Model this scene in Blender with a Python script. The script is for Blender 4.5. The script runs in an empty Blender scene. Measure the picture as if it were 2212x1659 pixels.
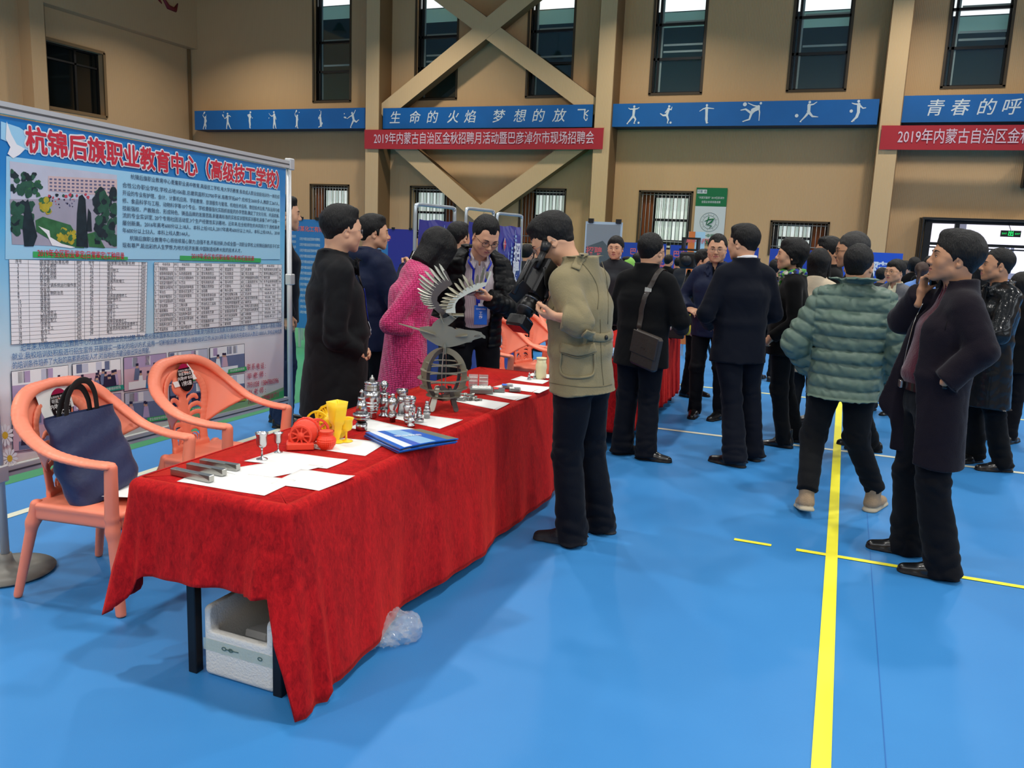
import bpy, math, random, time
import numpy as np
T0=time.time()
random.seed(4); np.random.seed(4)
SC=bpy.context.scene
# ---------------------------------------------------------------- camera
FPX=1794.; CX,CY=1106.,829.5; CAMH=1.63
_VY=np.array([1830-CX,536-CY,FPX]); _VY/=np.linalg.norm(_VY)
_n=np.array([-.041,1.,-((536-CY)-.041*(1830-CX))/FPX]); _n/=np.linalg.norm(_n)
_VX=np.cross(_VY,-_n); RC=np.stack([_VX,_VY,-_n],1)      # world -> camera (x right, y down, z ahead)
EYE=np.array([0,0,CAMH])
def ray(px,py): return RC.T@np.array([px-CX,py-CY,FPX])
def at_z(px,py,z=0.): d=ray(px,py); return EYE+d*(z-CAMH)/d[2]
def at_y(px,py,Y): d=ray(px,py); return EYE+d*Y/d[1]
def at_x(px,py,X): d=ray(px,py); return EYE+d*X/d[0]
cam=bpy.data.cameras.new('camera'); cam.sensor_width=36; cam.lens=FPX/2212*36; cam.clip_end=200
camo=bpy.data.objects.new('camera',cam); SC.collection.objects.link(camo)
from mathutils import Matrix
_M=RC.T@np.diag([1.,-1.,-1.])
camo.matrix_world=Matrix([[*_M[i],EYE[i]] for i in range(3)]+[[0,0,0,1]])
SC.camera=camo
SC.view_settings.view_transform='Standard'; SC.view_settings.look='None'; SC.view_settings.gamma=1; SC.view_settings.use_curve_mapping=False
# ---------------------------------------------------------------- world, fill light, exposure
WORLD=bpy.data.worlds.new('sky'); SC.world=WORLD; WORLD.use_nodes=True
WORLD.node_tree.nodes['Background'].inputs[0].default_value=(.55,.62,.70,1); WORLD.node_tree.nodes['Background'].inputs[1].default_value=.5
SC.view_settings.exposure=-0.6
SC.cycles.use_denoising=True; SC.cycles.max_bounces=6; SC.cycles.diffuse_bounces=3; SC.cycles.glossy_bounces=3; SC.cycles.transmission_bounces=6; SC.cycles.transparent_max_bounces=8
SC.cycles.sample_clamp_indirect=6; SC.cycles.caustics_reflective=False; SC.cycles.caustics_refractive=False
def area(name,loc,rot,sx,sy,power,col=(1,1,1),shape='RECTANGLE'):
    l=bpy.data.lights.new(name,'AREA'); l.shape=shape; l.size=sx; l.size_y=sy; l.energy=power; l.color=col
    o=bpy.data.objects.new(name,l); SC.collection.objects.link(o); o.location=loc; o.rotation_euler=rot; return o
# added ambient fill for assumed, unseen windows right and behind the camera
area('fill_right',(14.8,8,7.0),(0,math.radians(72),0),5,26,2300,(.86,.93,1.0))
area('fill_behind',(-4,-7.8,7.0),(math.radians(72),0,0),26,5,2000,(.86,.93,1.0))
LAMP_W=300; LAMP_C=(1.0,.965,.90)
# ---------------------------------------------------------------- mesh helpers
class MB:
    """collects polygons with material slots and links them as one mesh object"""
    def __init__(self):
        self.v=[]; self.f=[]; self.m=[]; self.s=[]; self.mats=[]
    def mi(self,m):
        if m not in self.mats: self.mats.append(m)
        return self.mats.index(m)
    def add(self,vs,fs,m,smooth=False):
        b=len(self.v); i=self.mi(m)
        self.v.extend([tuple(map(float,p)) for p in vs])
        for f in fs:
            self.f.append([b+k for k in f]); self.m.append(i); self.s.append(smooth)
        return self
    def box(self,c,h,m,R=None,bev=0):
        x,y,z=h
        if bev>0:
            b=min(bev,x*.99,y*.99,z*.99)
            pts=[]
            for sx in(-1,1):
                for sy in(-1,1):
                    for sz in(-1,1):
                        pts+= [(sx*x,sy*(y-b),sz*(z-b)),(sx*(x-b),sy*y,sz*(z-b)),(sx*(x-b),sy*(y-b),sz*z)]
            idx=lambda sx,sy,sz,k:(((sx>0)*2+(sy>0))*2+(sz>0))*3+k
            fs=[]
            for s in(-1,1):
                q=[(s,-1,-1),(s,1,-1),(s,1,1),(s,-1,1)]; fs.append([idx(*t,0) for t in (q if s>0 else q[::-1])])
                q=[(-1,s,-1),(-1,s,1),(1,s,1),(1,s,-1)]; fs.append([idx(*t,1) for t in (q if s>0 else q[::-1])])
                q=[(-1,-1,s),(1,-1,s),(1,1,s),(-1,1,s)]; fs.append([idx(*t,2) for t in (q if s>0 else q[::-1])])
            for a in(-1,1):
                for c2 in(-1,1):
                    fs.append([idx(a,c2,-1,0),idx(a,c2,-1,1),idx(a,c2,1,1),idx(a,c2,1,0)])
                    fs.append([idx(a,-1,c2,0),idx(a,-1,c2,2),idx(a,1,c2,2),idx(a,1,c2,0)])
                    fs.append([idx(-1,a,c2,1),idx(-1,a,c2,2),idx(1,a,c2,2),idx(1,a,c2,1)])
                    for d in(-1,1): fs.append([idx(a,c2,d,0),idx(a,c2,d,1),idx(a,c2,d,2)])
            vs=pts
        else:
            vs=[(-x,-y,-z),(x,-y,-z),(x,y,-z),(-x,y,-z),(-x,-y,z),(x,-y,z),(x,y,z),(-x,y,z)]
            fs=[(0,3,2,1),(4,5,6,7),(0,1,5,4),(1,2,6,5),(2,3,7,6),(3,0,4,7)]
        V=np.array(vs,float)
        if R is not None: V=V@np.asarray(R).T
        V=V+np.asarray(c,float)
        return self.add(V,fs,m)
    def prism(self,poly,o,ux,uy,th,m,side=None,smooth=False):
        """polygon in the plane (o,ux,uy), thickness th centred"""
        o=np.array(o,float);ux=np.array(ux,float);uy=np.array(uy,float)
        n=np.cross(ux,uy); n/=np.linalg.norm(n)
        P=[o+ux*a+uy*b for a,b in poly]; k=len(P)
        vs=[p+n*th/2 for p in P]+[p-n*th/2 for p in P]
        self.add(vs,[list(range(k)),list(range(2*k-1,k-1,-1))],m)
        self.add(vs,[(i,i+k,(i+1)%k+k,(i+1)%k) for i in range(k)],side or m,smooth)
        return self
    def tube(self,pts,r,m,seg=10,closed=False,flat=None,up=None):
        """r number or list; flat=(w,d) for a strap like section with given up hints"""
        P=np.array(pts,float); n=len(P)
        if np.isscalar(r): r=[r]*n
        T=np.gradient(P,axis=0) if not closed else (np.roll(P,-1,0)-np.roll(P,1,0))
        T/=np.linalg.norm(T,axis=1)[:,None]+1e-12
        u=np.array(up if up is not None else ([0,0,1] if abs(T[0][2])<.9 else [0,1,0]),float)
        vs=[];
        for i in range(n):
            if up is None or flat is None:
                u=u-T[i]*np.dot(u,T[i])
            else:
                uu=np.array(up[i] if np.ndim(up)==2 else up,float); u=uu-T[i]*np.dot(uu,T[i])
            u=u/(np.linalg.norm(u)+1e-12); w=np.cross(T[i],u)
            for k in range(seg):
                a=2*math.pi*k/seg
                if flat is None: vs.append(P[i]+r[i]*(math.cos(a)*u+math.sin(a)*w))
                else:
                    ca,sa=math.cos(a),math.sin(a); e=.45
                    ca=math.copysign(abs(ca)**e,ca); sa=math.copysign(abs(sa)**e,sa)
                    vs.append(P[i]+r[i]*(flat[1]*ca*u+flat[0]*sa*w))
        fs=[]
        for i in range(n if closed else n-1):
            j=(i+1)%n
            for k in range(seg):
                k2=(k+1)%seg
                fs.append((i*seg+k,i*seg+k2,j*seg+k2,j*seg+k))
        if not closed:
            fs.append(list(range(seg))[::-1]); fs.append([(n-1)*seg+k for k in range(seg)])
        return self.add(vs,fs,m,True)
    def lathe(self,prof,o,m,seg=28,R=None,smooth=True):
        """prof [(r,z)] bottom to top"""
        vs=[];n=len(prof)
        for r,z in prof:
            for k in range(seg):
                a=2*math.pi*k/seg; vs.append((r*math.cos(a),r*math.sin(a),z))
        fs=[]
        for i in range(n-1):
            for k in range(seg):
                k2=(k+1)%seg; fs.append((i*seg+k,i*seg+k2,(i+1)*seg+k2,(i+1)*seg+k))
        V=np.array(vs,float)
        caps=[]
        if prof[0][0]>1e-5: caps.append(list(range(seg))[::-1])
        if prof[-1][0]>1e-5: caps.append([(n-1)*seg+k for k in range(seg)])
        if R is not None: V=V@np.asarray(R).T
        V=V+np.asarray(o,float)
        self.add(V,fs,m,smooth); b=len(self.v)-len(V); i=self.mi(m)
        for c in caps: self.f.append([b+k for k in c]); self.m.append(i); self.s.append(False)
        return self
    def ball(self,c,r,m,seg=16,R=None):
        r=np.array([r,r,r] if np.isscalar(r) else r,float)
        n=seg//2; vs=[];fs=[]
        for i in range(n+1):
            t=math.pi*i/n
            for k in range(seg):
                a=2*math.pi*k/seg; vs.append((math.sin(t)*math.cos(a),math.sin(t)*math.sin(a),-math.cos(t)))
        for i in range(n):
            for k in range(seg):
                k2=(k+1)%seg
                fs.append((i*seg+k,i*seg+k2,(i+1)*seg+k2,(i+1)*seg+k))
        V=np.array(vs)*r
        if R is not None: V=V@np.asarray(R).T
        return self.add(V+np.asarray(c,float),fs,m,True)
    def grid(self,P,m,smooth=True,closed_u=False):
        P=np.asarray(P,float); a,b=P.shape[:2]
        fs=[]
        for i in range(a-1 if not closed_u else a):
            i2=(i+1)%a
            for j in range(b-1): fs.append((i*b+j,i2*b+j,i2*b+j+1,i*b+j+1))
        return self.add(P.reshape(-1,3),fs,m,smooth)
    def text(self,body,o,ux,uy,size,m,n=None,align='CENTER',bold=0,shear=0,wid=1,off=0.0,sp=1.0,th=0):
        """flat lettering lying in plane (o,ux,uy); size = letter height"""
        V,Fc=glyphs(body,align,bold,shear,sp,th/size if th else 0)
        if not len(V): return self
        ux=np.array(ux,float);uy=np.array(uy,float);ux/=np.linalg.norm(ux);uy/=np.linalg.norm(uy)
        nn=np.cross(ux,uy)
        P=np.array(o,float)+np.outer(V[:,0]*size*wid,ux)+np.outer(V[:,1]*size,uy)+nn*off+np.outer(V[:,2]*size,nn)
        return self.add(P,Fc,m)
    def build(self,name,parent=None,loc=None):
        me=bpy.data.meshes.new(name)
        me.from_pydata(self.v,[],self.f)
        for m in self.mats: me.materials.append(m)
        me.polygons.foreach_set('material_index',self.m)
        me.polygons.foreach_set('use_smooth',self.s)
        me.update()
        return link(name,me,parent,loc)
COL=bpy.context.scene.collection
def link(name,data,parent=None,loc=None):
    o=bpy.data.objects.new(name,data); COL.objects.link(o)
    if parent is not None: o.parent=parent
    if loc is not None: o.location=loc
    return o
def tag(o,label=None,cat=None,group=None,kind=None):
    if label: o['label']=label
    if cat: o['category']=cat
    if group: o['group']=group
    if kind: o['kind']=kind
    return o
def empty(name,loc=(0,0,0),rz=0,label=None,cat=None,group=None):
    o=link(name,None,None,loc); o.rotation_euler=(0,0,rz); o.empty_display_size=.1
    return tag(o,label,cat,group)
def struct(o): o['kind']='structure'; return o
def copy_tree(o,parent=None):
    c=o.copy(); COL.objects.link(c)
    c.parent=parent
    for ch in [x for x in COL.objects if x.parent==o]: copy_tree(ch,c)
    return c
_gc={}
def glyphs(body,align='CENTER',bold=0,shear=0,sp=1.0,th=0):
    k=(body,align,bold,shear,sp,round(th,4))
    if k in _gc: return _gc[k]
    c=bpy.data.curves.new('t','FONT'); c.body=body; c.align_x=align; c.align_y='CENTER'
    c.offset=bold; c.shear=shear; c.resolution_u=2; c.space_character=sp; c.fill_mode='FRONT' if not th else 'BOTH'; c.extrude=th
    o=bpy.data.objects.new('t',c); COL.objects.link(o)
    dg=bpy.context.evaluated_depsgraph_get()
    me=bpy.data.meshes.new_from_object(o.evaluated_get(dg))
    V=np.zeros(len(me.vertices)*3); me.vertices.foreach_get('co',V); V=V.reshape(-1,3)
    Fc=[tuple(p.vertices) for p in me.polygons]
    bpy.data.objects.remove(o); bpy.data.curves.remove(c); bpy.data.meshes.remove(me)
    _gc[k]=(V,Fc); return _gc[k]
def rotz(a): c,s=math.cos(a),math.sin(a); return np.array([[c,-s,0],[s,c,0],[0,0,1.]])
def rotx(a): c,s=math.cos(a),math.sin(a); return np.array([[1.,0,0],[0,c,-s],[0,s,c]])
def roty(a): c,s=math.cos(a),math.sin(a); return np.array([[c,0,s],[0,1.,0],[-s,0,c]])
def unit(v): v=np.array(v,float); return v/(np.linalg.norm(v)+1e-12)
def bez(pts,n=8):
    """Catmull-Rom through points"""
    P=np.array(pts,float); P=np.vstack([2*P[0]-P[1],P,2*P[-1]-P[-2]]); out=[]
    for i in range(1,len(P)-2):
        for k in range(n):
            t=k/n; a,b,c,d=P[i-1],P[i],P[i+1],P[i+2]
            out.append(.5*((2*b)+(-a+c)*t+(2*a-5*b+4*c-d)*t*t+(-a+3*b-3*c+d)*t**3))
    out.append(P[-2]); return np.array(out)

# ---------------------------------------------------------------- materials
def srgb(h):
    if isinstance(h,str): h=[int(h[i:i+2],16)/255 for i in(0,2,4)]
    return [x/12.92 if x<=.04045 else ((x+.055)/1.055)**2.4 for x in h]
_mc={}
def mat(name,col,rough=.6,metal=0.,emit=0.,sheen=0.,bump=None,var=None,alpha=None,trans=0.,spec=.5,coat=0.,ior=1.45,wave=None,sheen_tint=None):
    """col hex sRGB. bump=(scale,strength[,detail]); var=(scale,amount) colour variation; wave=(scale,strength,'X|Y|Z')"""
    if name in _mc: return _mc[name]
    m=bpy.data.materials.new(name); m.use_nodes=True; nt=m.node_tree; b=nt.nodes['Principled BSDF']
    c=srgb(col)
    b.inputs['Base Color'].default_value=(*c,1); b.inputs['Roughness'].default_value=rough; b.inputs['Metallic'].default_value=metal
    b.inputs['Specular IOR Level'].default_value=spec; b.inputs['IOR'].default_value=ior
    if coat: b.inputs['Coat Weight'].default_value=coat
    if sheen:
        b.inputs['Sheen Weight'].default_value=sheen; b.inputs['Sheen Roughness'].default_value=.4
        if sheen_tint: b.inputs['Sheen Tint'].default_value=(*srgb(sheen_tint),1)
    if emit: b.inputs['Emission Color'].default_value=(*c,1); b.inputs['Emission Strength'].default_value=emit
    if trans: b.inputs['Transmission Weight'].default_value=trans
    if alpha is not None: b.inputs['Alpha'].default_value=alpha
    tc=nt.nodes.new('ShaderNodeTexCoord')
    if var:
        n=nt.nodes.new('ShaderNodeTexNoise'); n.inputs['Scale'].default_value=var[0]; n.inputs['Detail'].default_value=5
        nt.links.new(tc.outputs['Object'],n.inputs['Vector'])
        r=nt.nodes.new('ShaderNodeMix'); r.data_type='RGBA'; r.blend_type='MIX'
        a=var[1]
        r.inputs[6].default_value=(*[x*(1-a) for x in c],1); r.inputs[7].default_value=(*[min(1,x*(1+a)) for x in c],1)
        nt.links.new(n.outputs['Fac'],r.inputs[0]); nt.links.new(r.outputs[2],b.inputs['Base Color'])
    if bump:
        n=nt.nodes.new('ShaderNodeTexNoise'); n.inputs['Scale'].default_value=bump[0]; n.inputs['Detail'].default_value=bump[2] if len(bump)>2 else 4
        nt.links.new(tc.outputs['Object'],n.inputs['Vector'])
        u=nt.nodes.new('ShaderNodeBump'); u.inputs['Strength'].default_value=bump[1]; u.inputs['Distance'].default_value=.01
        nt.links.new(n.outputs['Fac'],u.inputs['Height']); nt.links.new(u.outputs['Normal'],b.inputs['Normal'])
    if wave:
        n=nt.nodes.new('ShaderNodeTexWave'); n.bands_direction=wave[2]; n.inputs['Scale'].default_value=wave[0]
        if len(wave)>3: n.inputs['Distortion'].default_value=wave[3]
        nt.links.new(tc.outputs['Object'],n.inputs['Vector'])
        u=nt.nodes.new('ShaderNodeBump'); u.inputs['Strength'].default_value=wave[1]; u.inputs['Distance'].default_value=.01
        nt.links.new(n.outputs['Fac'],u.inputs['Height']); nt.links.new(u.outputs['Normal'],b.inputs['Normal'])
    _mc[name]=m; return m

# ---------------------------------------------------------------- implicit surfaces
# a primitive is a dict: a,b ends; s side direction; wa,da,wb,db half widths (side / depth); ca,cb end cap lengths; k blend; op
def cap(a,b,w,w2=None,d=None,d2=None,s=(1,0,0),k=.02,op='+',c=None,q=None):
    w2=w if w2 is None else w2; d=w if d is None else d; d2=(w2 if d2 is None and d==w else (d if d2 is None else d2))
    return dict(a=np.array(a,float),b=np.array(b,float),s=unit(s),w=(w,w2),d=(d,d2),c=c if c is not None else (min(w,d),min(w2,d2)),k=k,op=op,q=q)
def ell(c,r,R=None,k=.01,op='+'):
    """ellipsoid radii (x,y,z) with rotation R"""
    R=np.eye(3) if R is None else np.asarray(R); c=np.array(c,float)
    ax=R[:,2]*1e-4
    return dict(a=c-ax,b=c+ax,s=R[:,0],w=(r[0],r[0]),d=(r[1],r[1]),c=(r[2],r[2]),k=k,op=op,q=None)
def half(p,n,k=.004,op='-'):
    return dict(plane=(np.array(p,float),unit(n)),k=k,op=op,q=None)
def rbox(c,h,R=None,r=.004,k=.004,op='+'):
    return dict(box=(np.array(c,float),np.array(h,float),np.eye(3) if R is None else np.asarray(R),r),k=k,op=op,q=None)
def _pd(P,p):
    if 'plane' in p:
        o,n=p['plane']; return (P-o)@n
    if 'box' in p:
        c,h,R,r=p['box']; q=np.abs((P-c)@R)-(h-r)
        return np.linalg.norm(np.maximum(q,0),axis=1)+np.minimum(q.max(1),0)-r
    a,b=p['a'],p['b']; ab=b-a; L=np.linalg.norm(ab); ax=ab/(L+1e-9)
    s=p['s']-ax*np.dot(p['s'],ax)
    if np.linalg.norm(s)<.05: s=np.array([0,1.,0])-ax*ax[1]
    s=s/(np.linalg.norm(s)+1e-9); n=np.cross(ax,s)
    r=P-a; t=r@ax; tc=np.clip(t,0,L); f=tc/(L+1e-9)
    w=p['w'][0]+(p['w'][1]-p['w'][0])*f; d=p['d'][0]+(p['d'][1]-p['d'][0])*f; c=np.where(t<0,p['c'][0],p['c'][1])
    u=(r@s)/w; v=(r@n)/d; g=(t-tc)/c
    k0=np.sqrt(u*u+v*v+g*g)+1e-9
    k1=np.sqrt((u/w)**2+(v/d)**2+(g/c)**2)+1e-9
    dd=k0*(k0-1)/k1
    if p['q'] is not None: dd=dd+p['q'](P,t,f)
    return dd
def sdf(P,prims,disp=None):
    d=np.full(len(P),1e3)
    for p in prims:
        e=_pd(P,p); k=max(p['k'],1e-5)
        if p['op']=='k':
            h=np.maximum(k-np.abs(d-e),0)/k; d=np.maximum(d,e)+h*h*k*.25
        elif p['op']=='+':
            h=np.maximum(k-np.abs(d-e),0)/k; d=np.minimum(d,e)-h*h*k*.25
        else:
            e=-e; h=np.maximum(k-np.abs(d-e),0)/k; d=np.maximum(d,e)+h*h*k*.25
    if disp is not None: d=d+disp(P)
    return d
def bounds(prims,pad=.02):
    lo=np.full(3,1e9);hi=-lo
    for p in prims:
        if p['op']!='+' or 'plane' in p: continue
        if 'box' in p:
            c,h,R,r=p['box']; e=np.abs(R)@h; lo=np.minimum(lo,c-e);hi=np.maximum(hi,c+e); continue
        r=max(*p['w'],*p['d'],*p['c']) if np.linalg.norm(p['a']-p['b'])<.01 else max(*p['w'],*p['d'])
        for q in(p['a'],p['b']): lo=np.minimum(lo,q-r);hi=np.maximum(hi,q+r)
    return lo-pad,hi+pad
def isomesh(prims,res,disp=None,clip=None,pad=.02):
    """surface nets; returns verts, quads"""
    lo,hi=bounds(prims,pad)
    if clip is not None: lo=np.maximum(lo,clip[0]);hi=np.minimum(hi,clip[1])
    n=(np.ceil((hi-lo)/res/4).astype(int)+1)*4+1
    ax=[lo[i]+res*np.arange(n[i]) for i in range(3)]
    cx=[a[::4] for a in ax]
    G=np.stack(np.meshgrid(*cx,indexing='ij'),-1); sh=G.shape[:3]
    dc=sdf(G.reshape(-1,3),prims,disp).reshape(sh)
    near=np.abs(dc)<res*4*1.75+.012
    # any coarse cell touching a near corner, or with a sign change
    cell=np.zeros([s-1 for s in sh],bool); pos=np.zeros_like(cell); neg=np.zeros_like(cell)
    for i in(0,1):
        for j in(0,1):
            for k in(0,1):
                sl=tuple(slice(o,s-1+o) for o,s in zip((i,j,k),sh))
                cell|=near[sl]; pos|=dc[sl]>0; neg|=dc[sl]<=0
    cell|=pos&neg
    m=np.zeros(n,bool); mm=np.repeat(np.repeat(np.repeat(cell,4,0),4,1),4,2)
    m[:-1,:-1,:-1]|=mm; m[1:,1:,1:]|=mm; m[1:,:-1,:-1]|=mm; m[:-1,1:,:-1]|=mm; m[:-1,:-1,1:]|=mm; m[1:,1:,:-1]|=mm; m[1:,:-1,1:]|=mm; m[:-1,1:,1:]|=mm
    D=np.repeat(np.repeat(np.repeat(dc,4,0),4,1),4,2)[:n[0],:n[1],:n[2]].astype(np.float32)
    I=np.argwhere(m); P=np.stack([ax[i][I[:,i]] for i in range(3)],1)
    D[m]=sdf(P,prims,disp)
    D[0]=D[-1]=1;D[:,0]=D[:,-1]=1;D[:,:,0]=D[:,:,-1]=1
    S=D<=0
    ncell=[k-1 for k in n]
    cnt=np.zeros(ncell,np.int8)
    for i in(0,1):
        for j in(0,1):
            for k in(0,1): cnt+=S[i:i+ncell[0],j:j+ncell[1],k:k+ncell[2]]
    act=(cnt>0)&(cnt<8); C=np.argwhere(act)
    vid=np.full(ncell,-1,np.int64); vid[act]=np.arange(len(C))
    acc=np.zeros((len(C),3)); w=np.zeros(len(C))
    corners=[(i,j,k) for i in(0,1) for j in(0,1) for k in(0,1)]
    for a in corners:
        for axx in range(3):
            if a[axx]==1: continue
            b=list(a); b[axx]=1
            da=D[C[:,0]+a[0],C[:,1]+a[1],C[:,2]+a[2]]; db=D[C[:,0]+b[0],C[:,1]+b[1],C[:,2]+b[2]]
            x=(da<=0)!=(db<=0); t=np.where(x,da/(da-db+1e-12*(da==db)),0)
            q=np.array(a,float)[None].repeat(len(C),0); q[:,axx]+=t
            acc[x]+=q[x]; w[x]+=1
    V=lo+(C+acc/w[:,None])*res
    quads=[]
    for axx in range(3):
        o=[(1,2),(2,0),(0,1)][axx]
        sa=[slice(1,n[i]-1) for i in range(3)]; sa[axx]=slice(0,n[axx]-1)
        sb=list(sa); sb[axx]=slice(1,n[axx])
        A=S[tuple(sa)];B=S[tuple(sb)]
        E=np.argwhere(A!=B); off=np.array([1 if i!=axx else 0 for i in range(3)]); E=E+off
        flip=S[E[:,0],E[:,1],E[:,2]]
        u=np.zeros(3,int);v=np.zeros(3,int);u[o[0]]=1;v[o[1]]=1
        g=lambda q: vid[q[:,0],q[:,1],q[:,2]]
        Q=np.stack([g(E-u-v),g(E-v),g(E),g(E-u)],1)
        Q=np.where(flip[:,None],Q,Q[:,::-1]); quads.append(Q)
    return V,np.concatenate(quads)
def iso_obj(name,prims,res,m,parent=None,disp=None,mats=None,midx=None,clip=None,extra=None,pad=.02,xf=None):
    """extra: list of (verts,faces,matindex) joined in. midx(V)->index per vertex"""
    V,Q=isomesh(prims,res,disp,clip,pad)
    mats=mats or [m]
    fi=np.zeros(len(Q),int)
    if midx is not None: fi=midx(V[Q].mean(1))
    F4=Q.tolist(); Vl=[V]
    fi=list(fi); base=len(V)
    for v,f,i in (extra or []):
        v=np.asarray(v); Vl.append(v); F4+=[[base+k for k in t] for t in f]; fi+=[i]*len(f); base+=len(v)
    V=np.concatenate(Vl)
    me=bpy.data.meshes.new(name); me.from_pydata(V.tolist(),[],F4)
    for x in mats: me.materials.append(x)
    me.polygons.foreach_set('material_index',np.array(fi,np.int32)); me.polygons.foreach_set('use_smooth',np.ones(len(F4),bool)); me.update()
    return link(name,me,parent)
_rs=np.random.RandomState(7)
_nd=[(unit(_rs.randn(3)),_rs.rand()*6.28,unit(_rs.randn(3)),_rs.rand()*6.28) for _ in range(14)]
def wob(P,sc,seed=0,n=6,stretch=(1,1,1)):
    """smooth pseudo noise in -1..1"""
    Q=P*np.array(stretch)*sc; o=0
    for i in range(n):
        a,p,b,q=_nd[(i+seed)%14]; f=1+.23*i
        o=o+np.sin(f*(Q@a)*6.28+p+seed+1.3*np.sin((Q@b)*4.1*f+q))
    return o/n
def snap(P,prims,off=.0,it=12,disp=None):
    P=np.array(P,float).reshape(-1,3); e=.002
    for _ in range(it):
        d=sdf(P,prims,disp)
        g=np.stack([sdf(P+np.eye(3)[i]*e,prims,disp)-d for i in range(3)],1)/e
        n=np.linalg.norm(g,axis=1)[:,None]+1e-9
        P=P-(g/n)*np.clip((d-off)/np.maximum(n[:,0],.3),-.03,.03)[:,None]
    d=sdf(P,prims,disp); g=np.stack([sdf(P+np.eye(3)[i]*e,prims,disp)-d for i in range(3)],1)
    return P,g/(np.linalg.norm(g,axis=1)[:,None]+1e-12)
# ---------------------------------------------------------------- people
def xfp(prims,R,t,s=1.):
    out=[]
    for p in prims:
        q=dict(p)
        if 'plane' in p: q['plane']=(R@(p['plane'][0]*s)+t,R@p['plane'][1])
        elif 'box' in p: c,h,Rb,r=p['box']; q['box']=(R@(c*s)+t,h*s,R@Rb,r*s)
        else:
            q['a']=R@(p['a']*s)+t;q['b']=R@(p['b']*s)+t;q['s']=R@p['s']
            q['w']=tuple(x*s for x in p['w']);q['d']=tuple(x*s for x in p['d']);q['c']=tuple(x*s for x in p['c'])
        q['k']=p['k']*s; out.append(q)
    return out
def head_prims(jaw=1.0,fat=0.,nose=1.,fem=False,smile=0.,age=0.):
    P=[ell((0,-.018,.038),(.077,.097,.088)),
       ell((0,.03,.03),(.066,.062,.07),k=.03),
       cap((0,.035,.0),(0,.048,-.060),.067*jaw+fat*.01,.050*jaw+fat*.012,.056,.044,c=(.03,.03),k=.03),
       ell((0,.071,-.094),(.022*jaw,.02,.018),k=.02),
       cap((0,-.02,-.02),(0,.005,-.055),.068,.056*jaw+fat*.01,.07,.06,c=(.03,.03),k=.025)]
    for s in(-1,1):
        P+=[ell((s*.041,.064,-.026),(.026+fat*.006,.023,.030),k=.022),        # cheek
            cap((s*.050,.012,-.055),(s*.026,.058,-.084),.021+fat*.008,.016,k=.03)]# jaw edge
    P+=[cap((-.03,.078,.026),(.03,.078,.026),.014,.014,.0125,.0125,s=(0,1,0),k=.02)]   # brow
    for s in(-1,1):
        P+=[ell((s*.032,.101,.006),(.019,.013,.0115),k=.014,op='-')]
    for s in(-1,1):
        P+=[ell((s*.032,.0785,.0045),(.0165,.0135,.0115),k=.003)]     # lids
    n=nose
    P+=[cap((0,.088,.014),(0,.1045+.004*(n-1),-.022),.0075,.0095,.009,.012,k=.012),
        ell((0,.107*1+.005*(n-1),-.028),(.0115*n,.0115,.0095),k=.01)]
    for s in(-1,1):
        P+=[ell((s*.0125*n,.098,-.031),(.0072*n,.0095,.0075),k=.006), ell((s*.0065,.1035,-.0395),(.0038,.005,.003),k=.002,op='-')]
    # muzzle and lips
    P+=[ell((0,.077,-.058),(.028,.019,.024),k=.016)]
    w=.0225+.005*smile; up=.006*smile
    for s in(-1,1):
        P+=[cap((0,.0945,-.0552),(s*w,.0835,-.0575+up),.0052,.0028,.0062,.003,s=(0,0,1),k=.003),
            cap((0,.0925,-.0655),(s*w*.85,.0825,-.0605+up),.0062,.003,.0062,.003,s=(0,0,1),k=.003)]
    for s in(-1,1):
        P+=[cap((0,.0985,-.0603),(s*w,.0885,-.0587+up),.0012,.001,.004,.003,s=(0,0,1),k=.002,op='-')]
    if smile or age:
        for s in(-1,1): P+=[cap((s*.0185,.0965,-.034),(s*.034,.079,-.064),.0016,.0012,.004,.003,k=.006,op='-')]
    # ears
    for s in(-1,1):
        R=rotz(-s*.35)@rotx(-.18)
        P+=[ell((s*.079,-.006,-.002),(.0062,.0185,.0315),R,k=.006), ell((s*.0795,-.002,-.026),(.006,.010,.0115),R,k=.006),
            ell((s*.0865,-.003,.002),(.0045,.0115,.021),R,k=.004,op='-'), ell((s*.083,.002,-.008),(.006,.006,.007),R,k=.003,op='-')]
    if fem:
        pass
    return P
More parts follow.
